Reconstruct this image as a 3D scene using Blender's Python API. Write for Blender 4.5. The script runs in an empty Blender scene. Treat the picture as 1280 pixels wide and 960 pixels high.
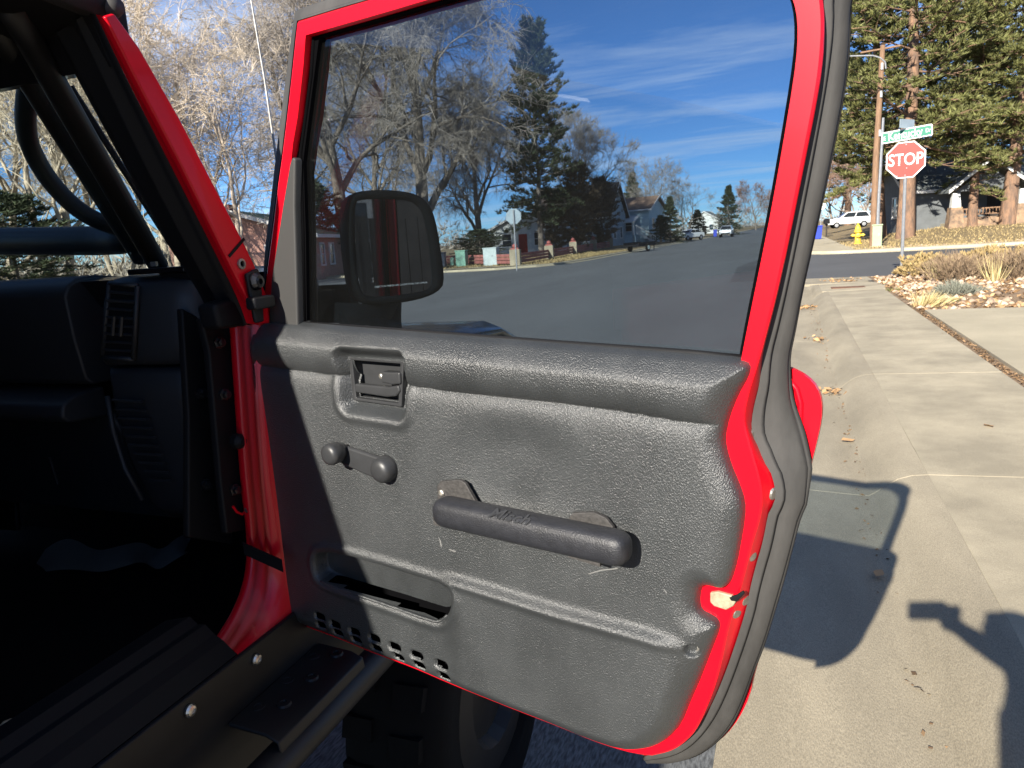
import bpy, bmesh, math, random
import numpy as np
from mathutils import Vector, Matrix

scene = bpy.context.scene
COL = scene.collection
rng = np.random.default_rng(7)
random.seed(7)

# ---------------------------------------------------------------- camera
CAM_R = [[0.934672, -0.009203, 0.355392], [0.349752, 0.203017, -0.914581], [-0.063733, 0.979132, 0.192973]]
CAM_LOC = Vector((0.0, 0.0, 1.57))
cam_data = bpy.data.cameras.new("camera")
cam = bpy.data.objects.new("camera", cam_data)
COL.objects.link(cam)
cam_data.sensor_width = 36.0
cam_data.lens = 36.0 * 910 / 1280
cam_data.clip_start = 0.02
cam_data.clip_end = 3000
mw = Matrix([CAM_R[0] + [0], CAM_R[1] + [0], CAM_R[2] + [CAM_LOC.z], [0, 0, 0, 1]])
cam.matrix_world = mw
cam_data.dof.use_dof = True
cam_data.dof.focus_distance = 1.12
cam_data.dof.aperture_fstop = 22.0
scene.camera = cam

# ---------------------------------------------------------------- sky and sun
SUN_TRAVEL = Vector((0.1459, 0.8829, -0.4462))
SUN_EL = math.asin(-SUN_TRAVEL.z)
SUN_AZ = math.atan2(-SUN_TRAVEL.x, -SUN_TRAVEL.y)      # clockwise from +Y
world = bpy.data.worlds.new("World")
scene.world = world
world.use_nodes = True
wn, wl = world.node_tree.nodes, world.node_tree.links
wn.clear()
w_out = wn.new("ShaderNodeOutputWorld")
w_bg = wn.new("ShaderNodeBackground")
w_bg.inputs["Strength"].default_value = 0.068
sky = wn.new("ShaderNodeTexSky")
sky.sky_type = 'NISHITA'
sky.sun_disc = False
sky.sun_elevation = SUN_EL
sky.sun_rotation = SUN_AZ
sky.altitude = 1700
sky.air_density = 0.8
sky.dust_density = 0.15
sky.ozone_density = 3.0
tc = wn.new("ShaderNodeTexCoord")
sep = wn.new("ShaderNodeSeparateXYZ")
wl.new(tc.outputs["Generated"], sep.inputs[0])
zadd = wn.new("ShaderNodeMath"); zadd.operation = 'ADD'; zadd.inputs[1].default_value = 0.068
wl.new(sep.outputs[2], zadd.inputs[0])
zmax = wn.new("ShaderNodeMath"); zmax.operation = 'MAXIMUM'; zmax.inputs[1].default_value = 0.02
wl.new(zadd.outputs[0], zmax.inputs[0])
divx = wn.new("ShaderNodeMath"); divx.operation = 'DIVIDE'
divy = wn.new("ShaderNodeMath"); divy.operation = 'DIVIDE'
wl.new(sep.outputs[0], divx.inputs[0]); wl.new(zmax.outputs[0], divx.inputs[1])
wl.new(sep.outputs[1], divy.inputs[0]); wl.new(zmax.outputs[0], divy.inputs[1])
comb = wn.new("ShaderNodeCombineXYZ")
wl.new(divx.outputs[0], comb.inputs[0]); wl.new(divy.outputs[0], comb.inputs[1])
cmap = wn.new("ShaderNodeMapping")
cmap.inputs["Rotation"].default_value = (0, 0, math.radians(-18))
cmap.inputs["Scale"].default_value = (0.42, 1.15, 1)
cmap.inputs["Location"].default_value = (1.3, 0.4, 0)
wl.new(comb.outputs[0], cmap.inputs[0])
cn = wn.new("ShaderNodeTexNoise"); cn.inputs["Scale"].default_value = 1.1
cn.inputs["Detail"].default_value = 9; cn.inputs["Roughness"].default_value = 0.62
cn.inputs["Distortion"].default_value = 0.5
wl.new(cmap.outputs[0], cn.inputs["Vector"])
cr = wn.new("ShaderNodeValToRGB")
cr.color_ramp.elements[0].position = 0.47; cr.color_ramp.elements[0].color = (0, 0, 0, 1)
cr.color_ramp.elements[1].position = 0.75; cr.color_ramp.elements[1].color = (0.6, 0.6, 0.6, 1)
wl.new(cn.outputs["Fac"], cr.inputs[0])
cmix = wn.new("ShaderNodeMixRGB")
cmix.inputs[2].default_value = (7.6, 8.3, 9.4, 1)
stint = wn.new("ShaderNodeMixRGB"); stint.blend_type = 'MULTIPLY'; stint.inputs[0].default_value = 1.0
stint.inputs[2].default_value = (0.50, 0.75, 1.0, 1)                 # thin dry mountain air: a deeper blue than the default
wl.new(sky.outputs[0], stint.inputs[1])
wl.new(cr.outputs[0], cmix.inputs[0]); wl.new(stint.outputs[0], cmix.inputs[1])
wl.new(cmix.outputs[0], w_bg.inputs["Color"])
wl.new(w_bg.outputs[0], w_out.inputs["Surface"])

sun_data = bpy.data.lights.new("sun", 'SUN')
sun_data.energy = 4.8
sun_data.angle = math.radians(0.5)
sun_data.color = (1.0, 0.93, 0.82)
sun = bpy.data.objects.new("sun", sun_data)
COL.objects.link(sun)
sun.location = (-3, -20, 15)
sun.rotation_euler = SUN_TRAVEL.to_track_quat('-Z', 'Y').to_euler()

scene.view_settings.view_transform = 'Standard'
scene.view_settings.look = 'None'
scene.view_settings.exposure = 1.25
scene.view_settings.gamma = 1.0
scene.cycles.max_bounces = 8
scene.cycles.transparent_max_bounces = 24
scene.cycles.use_denoising = True

# ---------------------------------------------------------------- materials
def mat(name, col, rough=0.6, metal=0.0, var=0.0, vscale=3.0, col2=None, c2amt=0.5, bump=0.0, bscale=60.0,
        bdist=0.002, spec=0.5, coat=0.0, island=0.0, stretch=None, detail=5.0, speck=None, speck_scale=400.0,
        subs=0.0, rvar=0.0):
    m = bpy.data.materials.new(name)
    m.use_nodes = True
    n, l = m.node_tree.nodes, m.node_tree.links
    b = n["Principled BSDF"]
    b.inputs["Roughness"].default_value = rough
    b.inputs["Metallic"].default_value = metal
    b.inputs["Specular IOR Level"].default_value = spec
    b.inputs["Coat Weight"].default_value = coat
    b.inputs["Coat Roughness"].default_value = 0.068
    b.inputs["Base Color"].default_value = (*col, 1)
    t = n.new("ShaderNodeTexCoord")
    vec = t.outputs["Object"]
    if stretch:
        mp = n.new("ShaderNodeMapping")
        mp.inputs["Scale"].default_value = stretch
        l.new(vec, mp.inputs[0]); vec = mp.outputs[0]
    src = None
    if var or col2:
        nz = n.new("ShaderNodeTexNoise")
        nz.inputs["Scale"].default_value = vscale
        nz.inputs["Detail"].default_value = detail
        nz.inputs["Roughness"].default_value = 0.62
        l.new(vec, nz.inputs["Vector"])
        rp = n.new("ShaderNodeValToRGB")
        c2 = col2 if col2 else tuple(x * (1 - var) for x in col)
        c1 = col if col2 else tuple(min(1, x * (1 + var)) for x in col)
        rp.color_ramp.elements[0].position = 0.5 - 0.2 * c2amt - 0.06
        rp.color_ramp.elements[1].position = 0.5 + 0.2 * c2amt + 0.06
        rp.color_ramp.elements[0].color = (*c2, 1)
        rp.color_ramp.elements[1].color = (*c1, 1)
        l.new(nz.outputs["Fac"], rp.inputs[0])
        src = rp.outputs[0]
        if rvar:
            mr = n.new("ShaderNodeMapRange")
            mr.inputs["To Min"].default_value = max(0, rough - rvar)
            mr.inputs["To Max"].default_value = min(1, rough + rvar)
            l.new(nz.outputs["Fac"], mr.inputs["Value"]); l.new(mr.outputs[0], b.inputs["Roughness"])
    if speck:
        ns = n.new("ShaderNodeTexNoise"); ns.inputs["Scale"].default_value = speck_scale
        ns.inputs["Detail"].default_value = 3
        l.new(vec, ns.inputs["Vector"])
        mx = n.new("ShaderNodeMixRGB"); mx.blend_type = 'MULTIPLY'; mx.inputs[0].default_value = 1.0
        r2 = n.new("ShaderNodeValToRGB")
        r2.color_ramp.elements[0].position = 0.35; r2.color_ramp.elements[1].position = 0.65
        r2.color_ramp.elements[0].color = (1 - speck, 1 - speck, 1 - speck, 1)
        r2.color_ramp.elements[1].color = (1 + speck, 1 + speck, 1 + speck, 1)
        l.new(ns.outputs["Fac"], r2.inputs[0])
        if src is None:
            rgb = n.new("ShaderNodeRGB"); rgb.outputs[0].default_value = (*col, 1); src = rgb.outputs[0]
        l.new(src, mx.inputs[1]); l.new(r2.outputs[0], mx.inputs[2]); src = mx.outputs[0]
    if island:
        g = n.new("ShaderNodeNewGeometry")
        mr = n.new("ShaderNodeMapRange")
        mr.inputs["To Min"].default_value = 1 - island; mr.inputs["To Max"].default_value = 1 + island
        l.new(g.outputs["Random Per Island"], mr.inputs["Value"])
        mx = n.new("ShaderNodeMixRGB"); mx.blend_type = 'MULTIPLY'; mx.inputs[0].default_value = 1.0
        if src is None:
            rgb = n.new("ShaderNodeRGB"); rgb.outputs[0].default_value = (*col, 1); src = rgb.outputs[0]
        l.new(src, mx.inputs[1]); l.new(mr.outputs[0], mx.inputs[2]); src = mx.outputs[0]
    if src is not None:
        l.new(src, b.inputs["Base Color"])
    if bump:
        nb = n.new("ShaderNodeTexNoise")
        nb.inputs["Scale"].default_value = bscale
        nb.inputs["Detail"].default_value = 4
        l.new(vec, nb.inputs["Vector"])
        bp = n.new("ShaderNodeBump")
        bp.inputs["Strength"].default_value = bump
        bp.inputs["Distance"].default_value = bdist
        l.new(nb.outputs["Fac"], bp.inputs["Height"])
        l.new(bp.outputs[0], b.inputs["Normal"])
    return m

def glass_mat(name, tint, rough=0.0, ior=1.5, refl=1.0, dust=0.0):
    m = bpy.data.materials.new(name); m.use_nodes = True
    n, l = m.node_tree.nodes, m.node_tree.links
    n.clear()
    o = n.new("ShaderNodeOutputMaterial")
    tr = n.new("ShaderNodeBsdfTransparent"); tr.inputs[0].default_value = (*tint, 1)
    gl = n.new("ShaderNodeBsdfGlossy"); gl.inputs["Roughness"].default_value = rough
    gl.inputs["Color"].default_value = (refl, refl, refl, 1)
    fr = n.new("ShaderNodeFresnel"); fr.inputs[0].default_value = ior
    mx = n.new("ShaderNodeMixShader")
    ge = n.new("ShaderNodeNewGeometry")                 # thin pane: the far face reflects like the near one
    mr = n.new("ShaderNodeMapRange"); mr.inputs["To Min"].default_value = ior; mr.inputs["To Max"].default_value = 1 / ior
    l.new(ge.outputs["Backfacing"], mr.inputs["Value"]); l.new(mr.outputs[0], fr.inputs[0])
    l.new(fr.outputs[0], mx.inputs[0]); l.new(tr.outputs[0], mx.inputs[1]); l.new(gl.outputs[0], mx.inputs[2])
    last = mx
    if dust:                                            # thin uneven film of road dust
        df = n.new("ShaderNodeBsdfDiffuse"); df.inputs[0].default_value = (0.62, 0.62, 0.60, 1)
        tcd = n.new("ShaderNodeTexCoord"); nz = n.new("ShaderNodeTexNoise"); nz.inputs["Scale"].default_value = 7.0; nz.inputs["Detail"].default_value = 9; nz.inputs["Roughness"].default_value = 0.7
        mrd = n.new("ShaderNodeMapRange"); mrd.inputs["From Min"].default_value = 0.3; mrd.inputs["From Max"].default_value = 0.75
        mrd.inputs["To Min"].default_value = dust * .55; mrd.inputs["To Max"].default_value = dust * 1.5
        l.new(tcd.outputs["Object"], nz.inputs["Vector"]); l.new(nz.outputs["Fac"], mrd.inputs["Value"])
        md = n.new("ShaderNodeMixShader"); l.new(mrd.outputs[0], md.inputs[0]); l.new(mx.outputs[0], md.inputs[1]); l.new(df.outputs[0], md.inputs[2]); last = md
    l.new(last.outputs[0], o.inputs[0])
    return m

M = {}
M['red'] = mat('red_paint', (0.62, 0.002, 0.012), rough=0.35, coat=0.22, bump=0.03, bscale=900, bdist=0.0006, spec=0.28)
M['vinyl'] = mat('grey_vinyl', (0.034, 0.037, 0.0385), rough=0.33, var=0.16, vscale=9, bump=0.9, bscale=640, bdist=0.0016,
                 spec=0.9, stretch=(1.25, 0.7, 0.7), rvar=0.10)
M['plastic_grey'] = mat('charcoal_plastic', (0.029, 0.030, 0.032), rough=0.42, bump=0.25, bscale=700, bdist=0.0006, var=0.12, vscale=30)
M['foam'] = mat('black_textured_grip', (0.020, 0.021, 0.025), rough=0.42, bump=0.6, bscale=600, bdist=0.0012, var=0.2, vscale=60)
M['trim_grey'] = mat('grey_pebbled_plastic', (0.036, 0.0355, 0.0345), rough=0.6, bump=0.3, bscale=800, bdist=0.0007, var=0.1)
M['mirror_shell'] = mat('mirror_housing_plastic', (0.0055, 0.006, 0.007), rough=0.75, spec=0.12)
M['felt_shade'] = mat('felt_and_shade_black', (0.0025, 0.0025, 0.003), rough=1.0, spec=0.03)  # window channel felt, also painted shade behind the door lining
M['rubber'] = mat('weathered_black_rubber', (0.044, 0.0425, 0.040), rough=0.72, var=0.28, vscale=22, bump=0.12, bscale=500, bdist=0.0008, rvar=0.1,
                  stretch=(1, .35, 1))
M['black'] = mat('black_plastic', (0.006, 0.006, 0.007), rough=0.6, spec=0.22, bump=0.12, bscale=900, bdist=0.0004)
M['dash'] = mat('dark_dash_vinyl', (0.020, 0.022, 0.026), rough=0.52, bump=0.2, bscale=900, bdist=0.0005, spec=0.45)
M['gloss_black'] = mat('black_gloss_paint', (0.008, 0.008, 0.010), rough=0.28, coat=0.3, bump=0.03, bscale=60)
M['powder'] = mat('black_powder_coat', (0.009, 0.009, 0.010), spec=0.35, rough=0.5, bump=0.12, bscale=1200, bdist=0.0004, var=0.2, vscale=9)
M['fabric'] = mat('soft_top_fabric', (0.015, 0.015, 0.017), rough=0.9, bump=0.4, bscale=1500)
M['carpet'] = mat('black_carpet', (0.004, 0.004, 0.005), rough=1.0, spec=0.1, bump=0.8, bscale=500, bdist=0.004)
M['greycloth'] = mat('grey_cloth', (0.10, 0.11, 0.11), rough=1.0, bump=0.5, bscale=800)
M['steel'] = mat('bright_steel', (0.62, 0.60, 0.56), rough=0.3, metal=1.0, var=0.15, vscale=80)
M['dullsteel'] = mat('dull_steel', (0.42, 0.40, 0.36), rough=0.45, metal=0.9, var=0.25, vscale=60)
M['cream'] = mat('cream_zinc', (0.30, 0.265, 0.18), rough=0.45, var=0.25, vscale=120)
M['bracket'] = mat('scuffed_bracket_steel', (0.055, 0.052, 0.050), rough=0.6, var=0.35, vscale=260, bump=0.3, bscale=700, metal=0.3)
M['tyre'] = mat('tyre_rubber', (0.005, 0.005, 0.005), spec=0.15, rough=0.9, bump=0.3, bscale=120)
M['glass_side'] = glass_mat('tinted_side_glass', (0.64, 0.69, 0.72), dust=0.0035)
M['glass_ws'] = glass_mat('windscreen_glass', (0.88, 0.93, 0.91), dust=0.003)
M['mirror'] = mat('mirror_glass', (0.72, 0.75, 0.78), rough=0.01, metal=1.0)
M['asphalt'] = mat('asphalt', (0.120, 0.126, 0.127), rough=0.92, var=0.14, vscale=0.5, stretch=(1, .22, 1), bump=0.6, bscale=160, bdist=0.006,
                   speck=0.45, speck_scale=130, detail=8)
M['asphalt_dark'] = mat('newer_asphalt', (0.085, 0.086, 0.086), rough=0.9, var=0.14, vscale=0.3, bump=0.5, bscale=160, bdist=0.006,
                        speck=0.3, speck_scale=120, detail=8)
M['concrete'] = mat('pavement_concrete', (0.375, 0.325, 0.228), rough=0.9, var=0.22, vscale=1.6, bump=0.35, bscale=130, bdist=0.003,
                    speck=0.16, speck_scale=240, detail=10)
M['concrete2'] = mat('gutter_concrete', (0.315, 0.272, 0.192), rough=0.9, var=0.22, vscale=1.1, bump=0.45, bscale=120, bdist=0.004,
                     speck=0.2, speck_scale=200, detail=10, stretch=(1.6, .55, 1))
M['concrete3'] = mat('driveway_concrete', (0.43, 0.375, 0.26), rough=0.9, var=0.13, vscale=0.9, bump=0.3, bscale=120, bdist=0.003,
                     speck=0.12, speck_scale=240, detail=10)
M['lawn'] = mat('winter_lawn', (0.28, 0.205, 0.10), rough=1.0, col2=(0.16, 0.12, 0.06), vscale=0.9, bump=0.8, bscale=30, bdist=0.04,
                speck=0.35, speck_scale=26, detail=10)
M['soil'] = mat('bed_soil', (0.24, 0.165, 0.10), rough=1.0, var=0.35, vscale=4, bump=0.8, bscale=60, bdist=0.02, speck=0.3, speck_scale=60)
M['grassblade'] = mat('dry_grass_blades', (0.31, 0.235, 0.11), rough=0.9, island=0.45)
M['litter'] = mat('dirt_and_leaf_litter', (0.20, 0.125, 0.065), rough=0.95, island=0.6)
M['leaf'] = mat('dry_leaves', (0.38, 0.235, 0.115), rough=0.8, island=0.5)
M['stone'] = mat('bed_stones', (0.46, 0.34, 0.24), rough=0.9, island=0.55, var=0.2, vscale=20)
M['bark_pale'] = mat('pale_bark', (0.36, 0.30, 0.235), rough=0.95, var=0.35, vscale=3, bump=0.8, bscale=18, bdist=0.03)
M['twig'] = mat('pale_twigs', (0.56, 0.475, 0.37), rough=0.9, island=0.35)
M['twig_grey'] = mat('grey_brown_twigs', (0.31, 0.275, 0.235), rough=0.9, island=0.4)
M['twig_red'] = mat('reddish_twigs', (0.33, 0.21, 0.16), rough=0.9, island=0.4)
M['bark_grey'] = mat('grey_bark', (0.22, 0.185, 0.15), rough=0.95, var=0.35, vscale=3, bump=0.8, bscale=18, bdist=0.03)
M['bark_pine'] = mat('orange_pine_bark', (0.30, 0.175, 0.105), rough=0.95, col2=(0.12, 0.085, 0.065), vscale=5, bump=1.0, bscale=14, bdist=0.05,
                     stretch=(1, 1, .3))
M['needle'] = mat('pine_needles', (0.150, 0.155, 0.048), rough=0.7, island=0.5)
M['needle_dark'] = mat('dark_conifer_needles', (0.050, 0.065, 0.032), rough=0.75, island=0.5)
M['needle_brown'] = mat('brownish_juniper', (0.135, 0.098, 0.060), rough=0.8, island=0.5)
M['shrub_tan'] = mat('tan_shrub_heads', (0.39, 0.285, 0.125), rough=0.9, island=0.4)
M['shrub_brown'] = mat('brown_shrub_twigs', (0.26, 0.185, 0.115), rough=0.9, island=0.4)
M['straw'] = mat('straw_grass', (0.52, 0.42, 0.20), rough=0.8, island=0.35)
M['sage'] = mat('grey_sage', (0.20, 0.205, 0.16), rough=0.9, island=0.4)
M['wood_pole'] = mat('weathered_pole_wood', (0.225, 0.135, 0.080), rough=0.9, var=0.3, vscale=6, stretch=(4, 4, .4))
M['galv'] = mat('galvanised_steel', (0.30, 0.31, 0.32), rough=0.5, metal=0.5, var=0.12, vscale=12)
M['sign_red'] = mat('sign_red', (0.50, 0.030, 0.018), rough=0.5, var=0.1, vscale=6)
M['sign_white'] = mat('sign_white', (0.82, 0.80, 0.76), rough=0.5)
M['sign_green'] = mat('sign_green', (0.006, 0.17, 0.10), rough=0.5)
M['sign_back'] = mat('sign_back_aluminium', (0.42, 0.50, 0.53), rough=0.5, metal=0.3, var=0.1)
M['yellow'] = mat('hydrant_yellow', (0.68, 0.46, 0.05), rough=0.5, var=0.15, vscale=8)
M['palegreen'] = mat('utility_pale_green', (0.30, 0.36, 0.23), rough=0.6, var=0.1)
M['green_box'] = mat('utility_green', (0.18, 0.36, 0.27), rough=0.6, var=0.12)
M['pale_box'] = mat('utility_pale_grey', (0.46, 0.54, 0.53), rough=0.6, var=0.1)
M['bin_blue'] = mat('bin_blue_plastic', (0.030, 0.060, 0.46), rough=0.5)
M['car_white'] = mat('white_car_paint', (0.74, 0.75, 0.74), rough=0.25, coat=0.5)
M['car_silver'] = mat('silver_car_paint', (0.48, 0.50, 0.52), rough=0.3, metal=0.4, coat=0.5)
M['car_glass'] = mat('dark_car_glass', (0.02, 0.025, 0.03), rough=0.05, spec=0.7)
M['lamp_white'] = mat('headlamp_glass', (0.7, 0.7, 0.7), rough=0.1)
M['lamp_red'] = mat('tail_lamp_red', (0.4, 0.02, 0.02), rough=0.2)
M['siding_blue'] = mat('pale_blue_siding', (0.36, 0.44, 0.47), rough=0.8, var=0.08, vscale=2)
M['siding_light'] = mat('light_blue_siding', (0.48, 0.64, 0.68), rough=0.8, var=0.06, vscale=2)
M['siding_white'] = mat('white_siding', (0.66, 0.67, 0.64), rough=0.8, var=0.06, vscale=2)
M['siding_grey'] = mat('grey_siding', (0.11, 0.12, 0.125), rough=0.8, var=0.15, vscale=2)
M['brick_pink'] = mat('pink_brick', (0.42, 0.24, 0.19), rough=0.9, var=0.15, vscale=6)
M['brick_red'] = mat('painted_red_wall', (0.36, 0.13, 0.11), rough=0.9, var=0.2, vscale=3)
M['roof_dark'] = mat('dark_shingles', (0.055, 0.040, 0.036), rough=0.95, var=0.25, vscale=5, bump=0.5, bscale=9, bdist=0.03)
M['roof_tan'] = mat('tan_shingles', (0.24, 0.155, 0.105), rough=0.95, var=0.2, vscale=5)
M['roof_grey'] = mat('grey_shingles', (0.165, 0.185, 0.185), rough=0.95, var=0.25, vscale=4, bump=0.6, bscale=7, bdist=0.04)
M['roof_green'] = mat('green_shingles', (0.14, 0.19, 0.12), rough=0.95, var=0.2, vscale=4)
M['trim_white'] = mat('white_trim', (0.72, 0.71, 0.68), rough=0.7)
M['window'] = mat('window_glass_dark', (0.03, 0.04, 0.05), rough=0.08, spec=0.8)
M['dark_wood'] = mat('dark_stained_wood', (0.030, 0.025, 0.022), rough=0.85, var=0.3, vscale=5)
M['rust'] = mat('rusty_iron_plate', (0.17, 0.085, 0.05), rough=0.9, var=0.3, vscale=8)
M['sandstone'] = mat('sandstone', (0.36, 0.235, 0.14), rough=0.9, col2=(0.13, 0.095, 0.07), vscale=3)
M['cap_red'] = mat('red_cap', (0.34, 0.10, 0.085), rough=0.8)
M['skin'] = mat('skin', (0.55, 0.33, 0.24), rough=0.55)
M['jacket'] = mat('dark_jacket', (0.03, 0.035, 0.05), rough=0.9, bump=0.3, bscale=300)
M['jeans'] = mat('blue_jeans', (0.05, 0.07, 0.13), rough=0.9, bump=0.3, bscale=500)
M['hair'] = mat('brown_hair', (0.04, 0.025, 0.015), rough=0.6)
M['scuff'] = mat('vinyl_scuff', (0.16, 0.16, 0.155), rough=0.6)
M['snow'] = mat('old_snow', (0.80, 0.80, 0.78), rough=0.8)

# ---------------------------------------------------------------- mesh helpers
def link(name, me, m=None, parent=None, smooth=False, bevel=0.0, bseg=2):
    if m is not None and not me.materials:
        me.materials.append(m)
    if smooth:
        me.polygons.foreach_set("use_smooth", np.ones(len(me.polygons), dtype=bool))
    o = bpy.data.objects.new(name, me)
    COL.objects.link(o)
    if parent is not None:
        o.parent = parent
    if bevel:
        b = o.modifiers.new("bevel", 'BEVEL'); b.width = bevel; b.segments = bseg
        b.limit_method = 'ANGLE'; b.angle_limit = math.radians(40)
        me.polygons.foreach_set("use_smooth", np.ones(len(me.polygons), dtype=bool))
        o.modifiers.new("wn", 'WEIGHTED_NORMAL').keep_sharp = True
    return o

class MB:
    def __init__(s): s.v = []; s.f = []
    def add(s, V, F):
        k = len(s.v); s.v += [tuple(map(float, p)) for p in V]; s.f += [tuple(i + k for i in f) for f in F]; return s
    def mesh(s, name):
        me = bpy.data.meshes.new(name); me.from_pydata(s.v, [], s.f); me.update(); return me
    def obj(s, name, m, parent=None, smooth=False, bevel=0.0, bseg=2, fix=True):
        me = s.mesh(name)
        if fix:
            bm = bmesh.new(); bm.from_mesh(me); bmesh.ops.recalc_face_normals(bm, faces=bm.faces); bm.to_mesh(me); bm.free()
        return link(name, me, m, parent, smooth, bevel, bseg)
    def box(s, c, d, rz=0.0, rot=None):
        c = Vector(c); h = Vector(d) / 2
        R = rot if rot is not None else Matrix.Rotation(rz, 3, 'Z')
        V = [c + R @ Vector((x * h.x, y * h.y, z * h.z)) for x in (-1, 1) for y in (-1, 1) for z in (-1, 1)]
        return s.add(V, [(0, 1, 3, 2), (4, 6, 7, 5), (0, 4, 5, 1), (2, 3, 7, 6), (0, 2, 6, 4), (1, 5, 7, 3)])
    def tube(s, path, r, n=10, caps=True, flat=1.0, up=None):
        P = [Vector(p) for p in path]; m = len(P)
        rs = r if isinstance(r, (list, tuple)) else [r] * m
        prev = Vector(up) if up else None; rings = []
        for i in range(m):
            t = (P[min(i + 1, m - 1)] - P[max(i - 1, 0)]).normalized()
            if prev is None:
                prev = Vector((0, 0, 1)) if abs(t.z) < 0.9 else Vector((1, 0, 0))
            a = (prev - t * prev.dot(t)).normalized(); b = t.cross(a); prev = a
            rings.append([P[i] + (a * math.cos(2 * math.pi * j / n) * flat + b * math.sin(2 * math.pi * j / n)) * rs[i] for j in range(n)])
        return s.loft(rings, caps=caps)
    def loft(s, rings, caps=True, closed=True):
        n = len(rings[0]); V = [p for r in rings for p in r]; F = []
        for i in range(len(rings) - 1):
            for j in range(n if closed else n - 1):
                k = (j + 1) % n
                F.append((i * n + j, i * n + k, (i + 1) * n + k, (i + 1) * n + j))
        if caps:
            F.append(tuple(range(n - 1, -1, -1))); F.append(tuple((len(rings) - 1) * n + j for j in range(n)))
        return s.add(V, F)
    def lathe(s, c, axis, prof, n=16):
        c = Vector(c); ax = Vector(axis).normalized()
        a = ax.orthogonal().normalized(); b = ax.cross(a)
        rings = [[c + ax * h + (a * math.cos(2 * math.pi * j / n) + b * math.sin(2 * math.pi * j / n)) * r for j in range(n)] for h, r in prof]
        return s.loft(rings)
    def prism(s, poly, w0, w1, frame=None):
        """poly in 2-D; extruded along the third axis from w0 to w1"""
        n = len(poly)
        V = [(p[0], p[1], w0) for p in poly] + [(p[0], p[1], w1) for p in poly]
        if frame: V = [frame(Vector(p)) for p in V]
        F = [tuple(range(n - 1, -1, -1)), tuple(range(n, 2 * n))] + [(j, (j + 1) % n, n + (j + 1) % n, n + j) for j in range(n)]
        return s.add(V, F)

def np_mesh(name, V, F):
    """V (n,3) float, F (m,k) int with k = 3 or 4"""
    me = bpy.data.meshes.new(name)
    V = np.ascontiguousarray(V, dtype=np.float32); F = np.ascontiguousarray(F, dtype=np.int32)
    k = F.shape[1]
    me.vertices.add(len(V)); me.vertices.foreach_set("co", V.ravel())
    me.loops.add(F.size); me.loops.foreach_set("vertex_index", F.ravel())
    me.polygons.add(len(F)); me.polygons.foreach_set("loop_start", np.arange(len(F), dtype=np.int32) * k)
    me.polygons.foreach_set("loop_total", np.full(len(F), k, dtype=np.int32))
    me.update(calc_edges=True)
    return me

def tag(o, label=None, cat=None, group=None, kind=None):
    if label: o["label"] = label
    if cat: o["category"] = cat
    if group: o["group"] = group
    if kind: o["kind"] = kind
    return o

def empty(name, loc, label, cat, group=None, rz=0.0, kind=None):
    o = bpy.data.objects.new(name, None); COL.objects.link(o)
    o.location = loc; o.rotation_euler = (0, 0, rz); o.empty_display_size = 0.2
    return tag(o, label, cat, group, kind)

def copy_tree(o, parent=None):
    c = o.copy(); COL.objects.link(c)
    if parent is not None:
        c.parent = parent
    for ch in list(o.children):
        copy_tree(ch, c)
    return c

def smooth_poly(P, it=2, closed=False):
    P = [np.array(p, float) for p in P]
    for _ in range(it):
        Q = []
        n = len(P)
        if not closed: Q.append(P[0])
        for i in range(n if closed else n - 1):
            a, b = P[i], P[(i + 1) % n]
            Q += [0.75 * a + 0.25 * b, 0.25 * a + 0.75 * b]
        if not closed: Q.append(P[-1])
        P = Q
    return P

def resample(P, n):
    P = np.array([list(p) for p in P], float)
    d = np.r_[0, np.cumsum(np.linalg.norm(np.diff(P, axis=0), axis=1))]
    s = np.linspace(0, d[-1], n)
    return np.stack([np.interp(s, d, P[:, k]) for k in range(P.shape[1])], 1)

def text_mesh(body, size, extrude=0.0, offset=0.0, sx=1.0, shear=0.0, align='CENTER'):
    cu = bpy.data.curves.new("lettering", 'FONT')
    cu.body = body; cu.size = size; cu.extrude = extrude; cu.offset = offset; cu.shear = shear
    cu.align_x = align; cu.align_y = 'CENTER'; cu.resolution_u = 4
    o = bpy.data.objects.new("lettering_source", cu)
    COL.objects.link(o)
    dg = bpy.context.evaluated_depsgraph_get()
    me = bpy.data.meshes.new_from_object(o.evaluated_get(dg))
    bpy.data.objects.remove(o)
    me.transform(Matrix.Diagonal((sx, 1, 1, 1)))
    return me

# ================================================================ THE GROUND
def sheet(name, poly, z, m, parent=None, kind='structure'):
    me = bpy.data.meshes.new(name)
    bm = bmesh.new()
    vs = [bm.verts.new((x, y, z)) for x, y in poly]
    es = [bm.edges.new((vs[i], vs[(i + 1) % len(vs)])) for i in range(len(vs))]
    bmesh.ops.triangle_fill(bm, edges=es, use_beauty=True)
    for f in bm.faces:
        if f.normal.z < 0: f.normal_flip()
    bm.to_mesh(me); bm.free()
    o = link(name, me, m, parent)
    if parent is None: tag(o, kind=kind)
    return o

def arc(cx, cy, r, a0, a1, n=8):
    return [(cx + r * math.cos(math.radians(a0 + (a1 - a0) * i / n)), cy + r * math.sin(math.radians(a0 + (a1 - a0) * i / n))) for i in range(n + 1)]

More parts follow.
